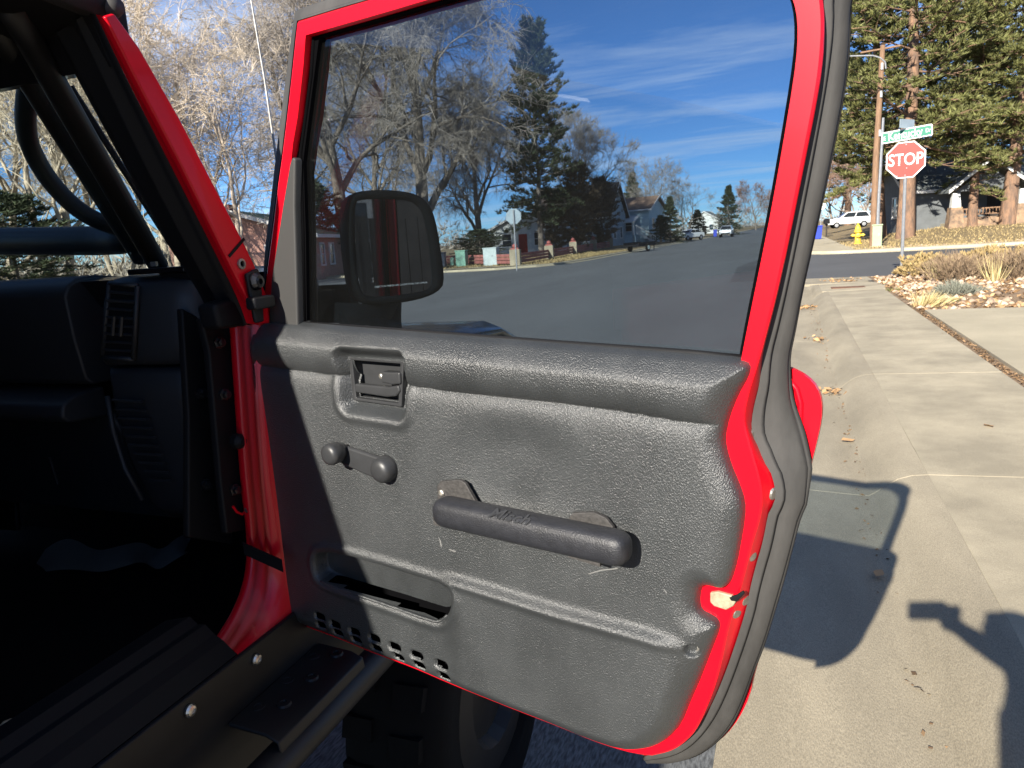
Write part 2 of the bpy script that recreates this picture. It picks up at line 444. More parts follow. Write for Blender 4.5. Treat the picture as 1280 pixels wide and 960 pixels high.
sheet('ground', [(-900, -500), (900, -500), (900, 1400), (-900, 1400)], -0.12, M['lawn'])
sheet('road', [(-12.2, -80), (-0.2, -80), (-0.2, 19.6), (-0.4, 22), (-0.4, 37), (-0.6, 600), (-12.2, 600)], 0.0, M['asphalt'])
sheet('cross_street', [(-1.6, 21.95), (-0.3, 21.9), (4, 21.7), (80, 20.0), (80, 36.2), (4, 36.6), (1.4, 37.4), (-0.35, 40), (-1.0, 38.5), (-1.9, 30)], 0.004, M['asphalt_dark'])
sheet('side_street', [(-90, 25.3), (-18, 25.3), (-12.6, 23.0), (-11.8, 23.0), (-11.9, 44), (-13.2, 39.6), (-16, 38.0), (-90, 38.0)], 0.004, M['asphalt'])

# -- gutter with rolled kerb: one casting per bay, joints left open
kerb = empty('kerb', (0, 0, 0), None, None, kind='structure')
KPROF = [(-0.2, 0.004), (0.10, -0.004), (0.36, -0.018), (0.44, -0.020), (0.475, 0.004), (0.53, 0.050), (0.59, 0.092), (0.66, 0.117), (0.743, 0.1265), (0.743, -0.1), (-0.2, -0.1)]
BAY0, BAY = 4.48, 2.98
for k in range(-7, 4):
    y0, y1 = BAY0 + k * BAY + 0.002, BAY0 + (k + 1) * BAY - 0.002
    mb = MB()
    rings = []
    for i in range(7):
        y = y0 + (y1 - y0) * i / 6
        rings.append([(x + 0.002 * math.sin(3.1 * y + 9 * z), y, z + 0.0012 * math.sin(1.7 * y + x * 4) * (1 if z > -0.09 else 0)) for x, z in KPROF])
    mb.loft(rings)
    mb.obj('gutter_slab', M['concrete2'], kerb, smooth=False, bevel=0.004)
# last bay: the kerb drops towards the crossing
mb = MB()
for (y0, y1, a, b) in ((16.41, 18.2, 1.0, 0.9), (18.2, 19.6, 0.9, 0.12)):
    rings = []
    for i in range(6):
        t = i / 5; y = y0 + (y1 - y0) * t; s = a + (b - a) * t
        rings.append([(x - (0.10 * max(0, z) / .125 if y > 16.6 else 0), y, z * s if z > 0 else z) for x, z in KPROF])
    mb.loft(rings)
mb.obj('gutter_slab', M['concrete2'], kerb, bevel=0.006)

sidewalk = empty('sidewalk', (0, 0, 0), None, None, kind='structure')
for k in range(-7, 4):
    y0, y1 = BAY0 + k * BAY + 0.002, BAY0 + (k + 1) * BAY - 0.002
    e0, e1 = rng.uniform(-.0008, .0008, 2)
    mb = MB()
    mb.add([(0.742, y0, -.1), (1.77, y0, -.1), (1.77, y1, -.1), (0.742, y1, -.1), (0.742, y0, .125 + e0), (1.77, y0, .150 + e0), (1.77, y1, .150 + e1), (0.742, y1, .125 + e1)],
           [(3, 2, 1, 0), (4, 5, 6, 7), (0, 1, 5, 4), (1, 2, 6, 5), (2, 3, 7, 6), (3, 0, 4, 7)])
    mb.obj('slab', M['concrete'], sidewalk, bevel=0.003)
mb = MB()
mb.add([(0.63, 16.42, -.1), (1.80, 16.42, -.1), (2.0, 18.4, -.1), (0.63, 18.4, -.1), (0.63, 16.42, .126), (1.80, 16.42, .150), (2.0, 18.4, .14), (0.63, 18.4, .115)],
       [(3, 2, 1, 0), (4, 5, 6, 7), (0, 1, 5, 4), (1, 2, 6, 5), (2, 3, 7, 6), (3, 0, 4, 7)])
mb.obj('slab', M['concrete'], sidewalk, bevel=0.003)
mb = MB()
mb.add([(0.63, 18.412, -.1), (2.0, 18.412, -.1), (2.7, 19.9, -.1), (0.63, 19.6, -.1), (0.63, 18.412, .113), (2.0, 18.412, .138), (2.7, 19.9, .05), (0.63, 19.6, .016)],
       [(3, 2, 1, 0), (4, 5, 6, 7), (0, 1, 5, 4), (1, 2, 6, 5), (2, 3, 7, 6), (3, 0, 4, 7)])
mb.obj('slab', M['concrete'], sidewalk, bevel=0.003)
mb = MB(); mb.box((1.16, 17.15, 0.1325), (0.66, 0.36, 0.018)); mb.obj('tactile_plate', M['rust'], sidewalk)
# shallow concrete pan across the street mouth
mb = MB(); mb.add([(-0.9, 19.75, -.1), (3.4, 20.05, -.1), (3.4, 21.9, -.1), (-0.9, 21.9, -.1), (-0.9, 19.75, .010), (3.4, 20.05, .03), (3.4, 21.9, .012), (-0.9, 21.9, .012)],
       [(3, 2, 1, 0), (4, 5, 6, 7), (0, 1, 5, 4), (1, 2, 6, 5), (2, 3, 7, 6), (3, 0, 4, 7)])
mb.obj('crossing_pan', M['concrete2'], sidewalk, bevel=0.01)

drive = empty('driveway', (0, 0, 0), None, None, kind='structure')
for (x0, x1, y0, y1) in ((1.90, 6.0, 6.0, 12.4), (6.01, 10, 6.0, 12.4)):
    mb = MB(); mb.box(((x0 + x1) / 2, (y0 + y1) / 2, 0.06), (x1 - x0 - .004, y1 - y0 - .004, 0.2)); mb.obj('slab', M['concrete3'], drive, bevel=0.006)
sheet('yard', [(1.775, -60), (60, -60), (60, 20.2), (3.4, 20.2), (2.75, 19.95), (2.02, 18.4), (1.81, 16.4), (1.775, 12.0)], 0.125, M['soil'])

# planting bed on the corner: a gently mounded surface
def grid_sheet(name, x0, x1, y0, y1, nx, ny, zf, m, keep=None):
    xs, ys = np.linspace(x0, x1, nx), np.linspace(y0, y1, ny)
    X, Y = np.meshgrid(xs, ys); Z = zf(X, Y)
    V = np.stack([X.ravel(), Y.ravel(), Z.ravel()], 1)
    i = np.arange(nx * ny).reshape(ny, nx)
    F = np.stack([i[:-1, :-1], i[:-1, 1:], i[1:, 1:], i[1:, :-1]], -1).reshape(-1, 4)
    if keep is not None:
        c = V[F].mean(1); F = F[keep(c[:, 0], c[:, 1])]
    me = np_mesh(name, V, F)
    o = link(name, me, m, smooth=True); return tag(o, kind='structure')
def sstep(t): t = np.clip(t, 0, 1); return t * t * (3 - 2 * t)
bed_z = lambda X, Y: 0.135 + 0.13 * sstep((X - 1.8) / 1.6) * sstep((20.2 - Y) / 1.5) * sstep((Y - 12.4) / 1.5) + 0.012 * np.sin(5 * X + 3 * Y) * np.sin(4 * Y - 2 * X)
grid_sheet('planting_bed', 1.79, 14, 12.42, 20.1, 70, 50, bed_z, M['soil'])

# north-east corner: lawn rising to the house, its kerb and pavement
ne_z = lambda X, Y: 0.13 + 0.62 * sstep((Y - 38.5) / 9) * sstep((X - 3.2) / 5)
grid_sheet('corner_lawn', 2.6, 90, 37.7, 200, 60, 90, lambda X, Y: ne_z(X, Y) + 0.02 * np.sin(2.3 * X) * np.sin(1.9 * Y), M['lawn'])
sheet('far_pavement', [(0.6, 41), (1.1, 39.3), (2.2, 38.0), (3.2, 37.7), (2.8, 60), (2.9, 90), (0.7, 90)], 0.139, M['concrete3'])
mb = MB()
path = [(0.35, 90), (0.35, 42)] + [p for p in arc(3.6, 40.3, 3.2, 180, 262, 8)] + [(90, 36.4)]
rings = []
for i, (x, y) in enumerate(path):
    a = path[max(i - 1, 0)]; b = path[min(i + 1, len(path) - 1)]
    d = Vector((b[0] - a[0], b[1] - a[1], 0)).normalized(); nrm = Vector((-d.y, d.x, 0))
    rings.append([Vector((x, y, 0)) + nrm * w + Vector((0, 0, z)) for w, z in ((-.35, -.1), (-.35, .012), (0, .02), (0.06, .13), (1.15, .145), (1.15, -.1))])
mb.loft(rings); tag(mb.obj('far_kerb', M['concrete3']), kind='structure')

# north-west corner: verge lawn and pale ramp
sheet('verge', [(-12.4, 600), (-12.4, 46), (-12.7, 41.5), (-13.6, 39.9), (-15.5, 38.6), (-90, 38.6), (-90, 600)], 0.10, M['lawn'])
mb = MB()
path = [(-12.3, 260), (-12.3, 46), (-12.6, 41.6), (-13.5, 39.8), (-15.5, 38.3), (-90, 38.3)]
rings = []
for i, (x, y) in enumerate(path):
    a = path[max(i - 1, 0)]; b = path[min(i + 1, len(path) - 1)]
    d = Vector((b[0] - a[0], b[1] - a[1], 0)).normalized(); nrm = Vector((d.y, -d.x, 0))
    rings.append([Vector((x, y, 0)) + nrm * w + Vector((0, 0, z)) for w, z in ((-.3, -.1), (-.3, .012), (0, .02), (0.05, .115), (0.35, .12), (0.35, -.1))])
mb.loft(rings); tag(mb.obj('verge_kerb', M['concrete3']), kind='structure')
sheet('corner_ramp', [(-27, 38.7), (-13.9, 39.9), (-13.4, 40.6), (-14.5, 41.2), (-27, 40.2)], 0.126, M['concrete3'])
sheet('corner_grass', [(-60, 5), (-12.8, 5), (-12.8, 20), (-14.5, 23.6), (-17, 24.6), (-60, 24.6)], 0.09, M['lawn'])
sheet('corner_pavement', [(-40, 21.4), (-15.2, 21.4), (-13.0, 19.0), (-13.0, 5), (-14.6, 5), (-14.6, 18), (-16.2, 19.8), (-40, 19.8)], 0.10, M['concrete3'])

# ---------------------------------------------------------------- scattered ground cover (stuff)
def blades(P, n_each, length, width, spread, up=1.0, seed=1, taper=True, out=None):
    """clumps of thin three-cornered blades standing at the points P"""
    r = np.random.default_rng(seed)
    P = np.repeat(np.asarray(P, float), n_each, 0); n = len(P)
    d = r.normal(size=(n, 3)) * spread; d[:, 2] = np.abs(d[:, 2]) * .6 + up
    if out is not None: d += np.repeat(out, n_each, 0)
    d /= np.linalg.norm(d, axis=1)[:, None]
    L = length * r.uniform(.6, 1.25, n)[:, None]
    s = np.cross(d, r.normal(size=(n, 3))); s /= np.linalg.norm(s, axis=1)[:, None] + 1e-9
    w = width * r.uniform(.7, 1.3, n)[:, None]
    V = np.stack([P - s * w / 2, P + s * w / 2, P + d * L], 1).reshape(-1, 3)
    return V, np.arange(3 * n).reshape(-1, 3)

def flakes(P, size, seed=1, flat=0.35):
    r = np.random.default_rng(seed)
    n = len(P); a = r.uniform(0, 6.28, n)
    t = r.normal(size=(n, 3)) * flat; t[:, 2] = 1; t /= np.linalg.norm(t, axis=1)[:, None]
    u = np.stack([np.cos(a), np.sin(a), 0 * a], 1); u -= t * (u * t).sum(1)[:, None]; u /= np.linalg.norm(u, axis=1)[:, None]
    w = np.cross(t, u); s = (size * r.uniform(.5, 1.4, n))[:, None]
    V = np.stack([P - u * s, P - w * s * .55 + u * s * .1, P + u * s, P + w * s * .5 + t * s * .25], 1).reshape(-1, 3)
    return V, np.arange(4 * n).reshape(-1, 4)

def pebbles(P, size, seed=1):
    r = np.random.default_rng(seed); n = len(P)
    base = np.array([(1, 0, 0), (0, 1, 0), (-1, 0, 0), (0, -1, 0), (0, 0, .8), (0, 0, -.5)])
    F0 = np.array([(0, 1, 4), (1, 2, 4), (2, 3, 4), (3, 0, 4), (1, 0, 5), (2, 1, 5), (3, 2, 5), (0, 3, 5)])
    a = r.uniform(0, 6.28, n); s = size * r.uniform(.4, 1.5, n) ** 1.3
    ca, sa = np.cos(a), np.sin(a)
    B = base[None] * r.uniform(.6, 1.2, (n, 6, 1))
    X = (B[..., 0] * ca[:, None] - B[..., 1] * sa[:, None] * .7) * s[:, None]
    Y = (B[..., 0] * sa[:, None] + B[..., 1] * ca[:, None] * .7) * s[:, None]
    V = np.stack([X, Y, B[..., 2] * s[:, None] * .7], -1) + P[:, None]
    return V.reshape(-1, 3), (F0[None] + 6 * np.arange(n)[:, None, None]).reshape(-1, 3)

n = 5200
bx = 1.85 + 9 * rng.random(n) ** 1.2; by = rng.uniform(12.5, 19.9, n)
m_ = by < 19.6 - 0.0 * bx
V, F = flakes(np.stack([bx, by, bed_z(bx, by) + .015], 1)[m_], 0.05, 3, .6)
tag(link('leaf_litter', np_mesh('leaf_litter', V, F), M['leaf']), kind='stuff')
n = 2600
bx = 1.85 + 9 * rng.random(n) ** 1.1; by = rng.uniform(12.5, 19.9, n)
V, F = pebbles(np.stack([bx, by, bed_z(bx, by) + .01], 1), 0.07, 4)
tag(link('bed_gravel', np_mesh('bed_gravel', V, F), M['stone']), kind='stuff')
# debris in the seam between pavement and driveway
n = 1500
sy = rng.uniform(3.2, 13.4, n); sx = 1.835 + rng.normal(size=n) * 0.028 + .02 * np.sin(sy * 3)
V, F = flakes(np.stack([sx, sy, .143 + 0 * sx], 1), 0.015, 5, .7)
tag(link('seam_debris', np_mesh('seam_debris', V, F), M['litter']), kind='stuff')
# crumbs of leaf along the gutter line
n = 300
gy = rng.uniform(1.6, 15, n); gx = .44 + rng.normal(size=n) * .05
V, F = flakes(np.stack([gx, gy, -.012 + .25 * np.maximum(0, gx - .46)], 1), 0.012, 6, .5)
tag(link('gutter_debris', np_mesh('gutter_debris', V, F), M['litter']), kind='stuff')
# thin winter grass on the lawns that are in view
n = 16000
lx = 2.8 + 30 * rng.random(n); ly = 37.8 + 14 * rng.random(n) ** 1.5
V, F = blades(np.stack([lx, ly, ne_z(lx, ly)], 1), 1, .10, .05, .5, seed=8)
n2 = 12000
vx = -13.2 - 26 * rng.random(n2) ** 1.3; vy = 40.5 + 24 * rng.random(n2)
V2, F2 = blades(np.stack([vx, vy, .1 + 0 * vx], 1), 1, .12, .06, .5, seed=9)
tag(link('lawn_grass', np_mesh('lawn_grass', np.r_[V, V2], np.r_[F, F2 + len(V)]), M['grassblade']), kind='stuff')
n = 900
lx = 4 + 24 * rng.random(n); ly = 37.9 + 2.2 * rng.random(n) ** 2
V, F = pebbles(np.stack([lx, ly, ne_z(lx, ly) + .01], 1), 0.055, 10)
tag(link('edging_stones', np_mesh('edging_stones', V, F), M['stone']), kind='stuff')

# single fallen leaves that can be picked out
LEAF = np_mesh('leaf', np.array([(-.05, 0, .004), (-.02, -.028, .012), (.03, -.022, .006), (.06, 0, .014), (.025, .026, .008), (-.025, .024, .016), (0, 0, .002)]),
               np.array([(0, 1, 6), (1, 2, 6), (2, 3, 6), (3, 4, 6), (4, 5, 6), (5, 0, 6)]))
LEAF.materials.append(M['leaf'])
def leaf(p, rz, s, label, group='fallen leaves'):
    o = bpy.data.objects.new('fallen_leaf', LEAF); COL.objects.link(o)
    o.location = p; o.rotation_euler = (0.15, 0.1, rz); o.scale = (s, s, s)
    return tag(o, label, 'leaf', group)
leaf((0.40, 5.60, -.008), .4, .95, 'orange dry leaf lying at the kerb foot near the red door skin')
g = (0.3832, 3.3856, 0.0000)
leaf((g[0], g[1], .0), 1.2, .8, 'small orange leaf lying at the edge of the door shadow')
g = (1.2612, 5.5478, 0.1400)
leaf((g[0], g[1], .142), 2.0, .8, 'lone tan leaf lying in the middle of the pavement')
def pile(p, n, rad, size, label, seed):
    r = np.random.default_rng(seed); q = r.normal(size=(n, 2)) * rad
    P = np.stack([q[:, 0] + p[0], q[:, 1] * 1.5 + p[1], p[2] + .012 + 0.01 * r.random(n)], 1)
    V, F = flakes(P - np.array(p), size, seed, .6)
    o = link('leaf_pile', np_mesh('leaf_pile', V, F), M['leaf']); o.location = p
    return tag(o, label, 'leaves', 'drifts of leaves in the gutter', 'stuff')
pile((.37, 7.25, -.012), 26, .055, .032, 'small drift of orange leaves in the gutter nearest the door', 2)
pile((.37, 10.6, -.012), 30, .06, .035, 'drift of leaves in the gutter halfway to the corner', 3)
pile((.30, 14.6, -.012), 60, .13, .038, 'widest drift of leaves in the gutter close to the corner', 4)
pile((1.3, 20.6, .03), 60, .28, .04, 'leaves gathered on the concrete crossing pan at the corner', 5)

# ================================================================ TREES AND PLANTS
def prisms(P0, P1, R0, R1, n=3, seed=0):
    """one little open prism per segment, vectorised"""
    P0, P1 = np.asarray(P0, float), np.asarray(P1, float); R0, R1 = np.asarray(R0, float), np.asarray(R1, float)
    d = P1 - P0; d /= np.linalg.norm(d, axis=1)[:, None] + 1e-9
    ref = np.where(np.abs(d[:, 2:3]) < .8, np.array([[0, 0, 1.]]), np.array([[1., 0, 0]]))
    a = np.cross(d, ref); a /= np.linalg.norm(a, axis=1)[:, None] + 1e-9; b = np.cross(d, a)
    th = 2 * np.pi * np.arange(n) / n
    circ = a[:, None] * np.cos(th)[None, :, None] + b[:, None] * np.sin(th)[None, :, None]
    V = np.concatenate([P0[:, None] + circ * R0[:, None, None], P1[:, None] + circ * R1[:, None, None]], 1)
    j = np.arange(n); k = (j + 1) % n
    F0 = np.stack([j, k, n + k, n + j], 1)
    F = F0[None] + 2 * n * np.arange(len(P0))[:, None, None]
    return V.reshape(-1, 3), F.reshape(-1, 4)

def bare_tree(seed, H, trunk_r, fork=0.22, droop=0.0, spread=0.62, twigs=6, kids=(8, 7, 6, 5), lean=0.0, fine=0.014, stems=1):
    """leafless tree: returns (trunk mesh, crown mesh) of a tree H metres tall"""
    r = random.Random(seed)
    big, small = [], []
    def grow(p, d, L, rad, lev):
        n = (7, 6, 5, 4, 3)[lev]; pts = [p]
        q, dd = Vector(p), Vector(d)
        for i in range(n):
            j = (0.07, 0.16, 0.22, 0.28, 0.32)[lev]
            dd = (dd + Vector((r.gauss(0, j), r.gauss(0, j), r.gauss(0, j) + (0.07 if lev in (1, 2) else 0) - droop * (0.05, .02, .06, .16, .22)[lev]))).normalized()
            q = q + dd * (L / n)
            r0 = rad * (1 - .72 * i / n); r1 = rad * (1 - .72 * (i + 1) / n)
            (big if lev < 3 else small).append((tuple(pts[-1]), tuple(q), r0, r1, lev)); pts.append(q.copy())
        if lev >= 4: return
        for k in range(kids[lev]):
            t = (fork if lev == 0 else .22) + (1 - (fork if lev == 0 else .22)) * ((k + r.random()) / kids[lev])
            f = t * n; i = min(int(f), n - 1); base = Vector(pts[i]).lerp(Vector(pts[i + 1]), f - i)
            ax = (Vector(pts[i + 1]) - Vector(pts[i])).normalized()
            o = ax.orthogonal().normalized(); o.rotate(Matrix.Rotation(k * 2.4 + r.uniform(-.6, .6), 3, ax))
            sp = spread * r.uniform(.75, 1.35) * (1.15 - .35 * t)
            nd = (ax * math.cos(sp) + o * math.sin(sp)).normalized()
            nl = L * r.uniform(.55, .82) * (1.08 - .45 * t)
            grow(base, nd, nl, max(rad * (1 - .72 * t) * .62, .006), lev + 1)
    for s in range(stems):
        a = s * 2.1 + seed
        tilt = (0.22 if stems > 1 else lean)
        grow(Vector((0.25 * math.cos(a) * (stems > 1), .25 * math.sin(a) * (stems > 1), -.15)), Vector((tilt * math.cos(a), tilt * math.sin(a), 1)).normalized(), H * .62, trunk_r / (1 + .35 * (stems > 1)), 0)
    B = [np.array([x[i] for x in big]) for i in range(4)]; V1, F1 = prisms(*B, n=6)
    S = [np.array([x[i] for x in small]) for i in range(4)]; V2, F2 = prisms(S[0], S[1], np.maximum(S[2], fine), np.maximum(S[3], fine * .8), n=3)
    lev4 = np.array([x[4] for x in small]) == 4
    g = np.random.default_rng(seed)
    A, Bp = S[0][lev4], S[1][lev4]
    A = np.repeat(A, twigs, 0); Bp = np.repeat(Bp, twigs, 0); t = g.random((len(A), 1))
    b0 = A + (Bp - A) * t; ax = Bp - A; ax /= np.linalg.norm(ax, axis=1)[:, None] + 1e-9
    dr = ax * .8 + g.normal(size=b0.shape) * .55 + np.array([0, 0, .15 - droop * .9]); dr /= np.linalg.norm(dr, axis=1)[:, None]
    L = (H * .034) * g.uniform(.5, 1.5, (len(A), 1)); mid = b0 + dr * L * .55
    d2 = dr + g.normal(size=b0.shape) * .35 + np.array([0, 0, -droop * .9]); d2 /= np.linalg.norm(d2, axis=1)[:, None]
    end = mid + d2 * L * .6
    o = np.ones(len(A))
    V3, F3 = prisms(b0, mid, o * fine * .75, o * fine * .6, 3); V4, F4 = prisms(mid, end, o * fine * .6, o * fine * .3, 3)
    zmax = max(V1[:, 2].max(), V4[:, 2].max()); k = H / zmax
    Vc = np.concatenate([V2, V3, V4]); Fc = np.concatenate([F2, F3 + len(V2), F4 + len(V2) + len(V3)])
    return np_mesh('trunk', V1 * [k, k, k], F1), np_mesh('crown', Vc * k, Fc)

def place_tree(name, meshes, mats, loc, label, cat='tree', group=None, rz=0.0, s=1.0, sxy=None):
    o = empty(name, loc, label, cat, group, rz)
    o.scale = (sxy or s, sxy or s, s)
    for nm, me, m in zip(('trunk', 'crown'), meshes, mats):
        c = bpy.data.objects.new(nm, me); COL.objects.link(c); c.parent = o
        if not me.materials: me.materials.append(m)
        if me.materials[0] is not m:
            c.material_slots[0].link = 'OBJECT'; c.material_slots[0].material = m
    return o

def conifer(seed, H, trunk_r, base, rad, limbs=70, subs=8, tufts=4, blade=(9, .30, .045), shape='pine', droop=.25, gap=0.0, lean=(0, 0)):
    """pine or spruce: (trunk+limbs mesh, needle mesh)"""
    r = random.Random(seed); g = np.random.default_rng(seed)
    seg = []; tips = []; outs = []
    n = 10; pts = []
    for i in range(n + 1):
        t = i / n; pts.append(Vector((lean[0] * t * H + r.gauss(0, .006) * H * t, lean[1] * t * H + r.gauss(0, .006) * H * t, H * t - .15 * (i == 0))))
    for i in range(n):
        seg.append((tuple(pts[i]), tuple(pts[i + 1]), trunk_r * (1.12 if i == 0 else 1) * (1 - .9 * i / n), trunk_r * (1 - .9 * (i + 1) / n)))
    for k in range(limbs):
        t = base + (1 - base) * ((k + r.random()) / limbs) ** .92
        if gap and r.random() < gap: continue
        f = t * n; i = min(int(f), n - 1); p = pts[i].lerp(pts[i + 1], f - i)
        u = (t - base) / (1 - base)
        if shape == 'pine': L = rad * (0.45 + .75 * math.sin(math.pi * min(1, .18 + u * .82)) ** .8) * r.uniform(.55, 1.2) * (1 - .35 * u)
        elif shape == 'spruce': L = rad * (1.02 - u) * r.uniform(.8, 1.12) + .08
        else: L = rad * math.sin(math.pi * (.12 + .84 * u)) * r.uniform(.7, 1.15)
        a = k * 2.39996 + r.uniform(-.5, .5)
        d = Vector((math.cos(a), math.sin(a), r.uniform(-.25, .35) - droop * (1 - u) + .55 * u)).normalized()
        q = p; m = 4; lr = max(.015, trunk_r * .15 * (1 - .6 * u)); lp = [p]
        for j in range(m):
            d = (d + Vector((r.gauss(0, .14), r.gauss(0, .14), r.gauss(0, .1) + .07))).normalized()
            q2 = q + d * (L / m); seg.append((tuple(q), tuple(q2), lr * (1 - .2 * j), lr * (1 - .2 * (j + 1)))); q = q2; lp.append(q)
        for s in range(subs):
            v = .12 + .88 * (s + r.random()) / subs; f2 = v * m; j = min(int(f2), m - 1); bp = lp[j].lerp(lp[j + 1], f2 - j)
            ax = (lp[j + 1] - lp[j]).normalized(); side = ax.cross(Vector((0, 0, 1))).normalized() * (1 if s % 2 else -1)
            bd = (ax * .55 + side * r.uniform(.3, 1.1) + Vector((0, 0, r.uniform(-.25, .4)))).normalized(); bl = L * .32 * (1.15 - .6 * v) * r.uniform(.6, 1.3) + .12
            e = bp + bd * bl; seg.append((tuple(bp), tuple(e), lr * .35, lr * .15))
            for w in range(tufts):
                x = (w + r.random()) / tufts
                tips.append(tuple(bp.lerp(e, .25 + .8 * x) + Vector((r.gauss(0, .06), r.gauss(0, .06), r.gauss(0, .06))))); outs.append(tuple(bd * .7))
    S = [np.array([x[i] for x in seg]) for i in range(4)]; V1, F1 = prisms(*S, n=7)
    nb, bl, bw = blade
    V2, F2 = blades(np.array(tips), nb, bl, bw, .75, up=.25, seed=seed, out=np.array(outs))
    return np_mesh('trunk', V1, F1), np_mesh('crown', V2, F2)

# --- leafless trees. Four growth forms, shared between the trees of a kind
BT_A = bare_tree(3, 15, .26, fork=.18, spread=.62, twigs=3, stems=2, kids=(6, 5, 4, 3), fine=.012)
BT_B = bare_tree(11, 13, .20, fork=.22, spread=.70, twigs=3, stems=2, kids=(6, 4, 4, 3), fine=.012)
BT_C = bare_tree(21, 26, .62, fork=.20, droop=.35, spread=.66, twigs=5, kids=(10, 6, 5, 5), fine=.016)
BT_D = bare_tree(32, 15, .24, fork=.16, spread=.52, twigs=4, kids=(9, 6, 4, 4), fine=.013)
pale, grey, red_ = (M['bark_pale'], M['twig']), (M['bark_grey'], M['twig_grey']), (M['bark_grey'], M['twig_red'])
GB = 'bare trees across the street'
def b3(p, z=0.08): return (p[0], p[1], z)
place_tree('bare_tree', BT_A, pale, b3((-28.2552, 28.3133)), 'bare pale tree standing just right of the red windscreen pillar', 'tree', GB, .3, 1.0)
place_tree('bare_tree', BT_B, pale, b3((-24.3760, 27.8354)), 'bare pale tree in front of the pink house with the green roof', 'tree', GB, 1.4, 1.0)
place_tree('bare_tree', BT_A, pale, b3((-28.5684, 21.9054)), 'bare tree with two pale stems framed by the black grab bar', 'tree', GB, 4.0, 1.05)
place_tree('bare_tree', BT_B, pale, b3((-32.9892, 29.1155)), 'bare tree seen between the roll bar and windscreen pillar', 'tree', GB, 2.9, 1.15)
place_tree('bare_tree', BT_D, pale, b3((-34.3978, 24.0996)), 'bare tree at the far left behind the dark juniper', 'tree', GB, .7, .95)
GC = 'big cottonwoods behind the door window'
place_tree('cottonwood_tree', BT_C, grey, b3((-26.6041, 51.5385)), 'tallest leafless cottonwood with drooping twigs, filling the middle of the door window', 'tree', GC, .4, 1.22, 1.15)
place_tree('cottonwood_tree', BT_C, grey, b3((-28.1231, 43.7389)), 'leafless cottonwood with thick slanting limbs at the front edge of the door window', 'tree', GC, 2.0, .95)
place_tree('cottonwood_tree', BT_C, grey, b3((-28.9038, 68.1217)), 'leafless cottonwood just left of the tall pine', 'tree', GC, 3.7, .72)
place_tree('cottonwood_tree', BT_C, grey, b3((-42.3143, 70.2389)), 'leafless cottonwood farthest back behind the door mirror', 'tree', GC, 5.0, .9)
place_tree('bare_tree', BT_D, grey, b3((-23.4558, 84.8164)), 'bare grey tree rising behind the right side of the tall pine', 'tree', GB, 1.0, 1.15)
place_tree('bare_tree', BT_A, grey, b3((-19.1296, 110.3542)), 'wide bare tree with rounded crown beyond the light blue house', 'tree', GB, 2.0, .88)
place_tree('bare_tree', BT_B, grey, b3((-15.2493, 119.0271)), 'low bare tree beside the far dark spruce', 'tree', GB, 2.6, .82)
place_tree('bare_tree', BT_D, red_, b3((-9.4245, 229.8068)), 'small reddish bare tree at the far end of the street', 'tree', GB, 2.6, 1.0)
place_tree('bare_tree', BT_A, red_, b3((-4.9166, 259.9535)), 'faint bare tree at the end of the street, nearest the red frame', 'tree', GB, .6, .9)
place_tree('bare_tree', BT_A, red_, b3((6.3894, 119.8298), .5), 'reddish bare tree behind the white car on the right', 'tree', GB, .6, .72, 1.0)
place_tree('bare_tree', BT_B, red_, b3((8.0104, 104.6940), .5), 'reddish bare tree between the white car and the wooden pole', 'tree', GB, 1.6, .78, 1.0)

# --- conifers
PINE_BIG = conifer(5, 20, .46, .20, 4.6, limbs=110, subs=11, tufts=5, blade=(15, .36, .065), droop=.35, gap=.06)
PINE_BIG2 = conifer(9, 18, .40, .20, 4.0, limbs=95, subs=11, tufts=5, blade=(15, .36, .065), droop=.3, gap=.08, lean=(.05, 0))
PINE_DARK = conifer(15, 17, .30, .16, 3.4, limbs=125, subs=10, tufts=5, blade=(12, .38, .06), droop=.25, gap=.04)
SPRUCE = conifer(23, 8, .16, .06, 2.4, limbs=90, subs=7, tufts=4, blade=(9, .30, .06), shape='spruce', droop=.3)
JUNIPER = conifer(29, 7, .16, .05, 2.2, limbs=90, subs=7, tufts=4, blade=(10, .30, .05), shape='juniper', droop=-.2)
pn, dk, br = (M['bark_pine'], M['needle']), (M['bark_grey'], M['needle_dark']), (M['bark_grey'], M['needle_brown'])
GP = 'pines on the corner lawn'
def g3(p, dz=0.0): return (p[0], p[1], float(ne_z(p[0], p[1])) + dz)
place_tree('pine_tree', PINE_BIG, pn, g3((5.7471, 44.6505, 0.1700)), 'tall pine with straight orange trunk rising behind the stop sign', 'tree', GP, .2, 1.0)
place_tree('pine_tree', PINE_BIG2, pn, g3((4.9977, 49.0784, 0.2500)), 'pine with leaning trunk beside the pale green utility box', 'tree', GP, 3.3, .95)
place_tree('pine_tree', PINE_BIG2, pn, g3((10.8457, 46.6637, 0.2000)), 'pine with thick leaning grey trunk at the right edge of the view', 'tree', GP, .35, 1.0)
place_tree('pine_tree', PINE_BIG, pn, g3((9.2082, 46.5989)), 'thin pine standing in front of the porch of the grey house', 'tree', GP, 2.4, .62, .55)
place_tree('pine_tree', PINE_BIG, pn, g3((7.3606, 111.7579)), 'pine farther up the street behind the street lamp arm', 'tree', GP, 4.1, 1.05)
place_tree('pine_tree', PINE_BIG2, pn, g3((16.4692, 57.6955)), 'pine behind the grey house roof on the far right', 'tree', GP, 1.1, 1.05)
place_tree('pine_tree', PINE_BIG, pn, g3((11.5817, 64.9759)), 'pine rising behind the grey house roof right of the stop sign', 'tree', GP, 5.1, .95)
place_tree('pine_tree', PINE_DARK, dk, b3((-19.7705, 59.8175)), 'tall dark pine seen through the door window right of the cottonwoods', 'tree', 'conifers across the street', .5, 1.05, .92)
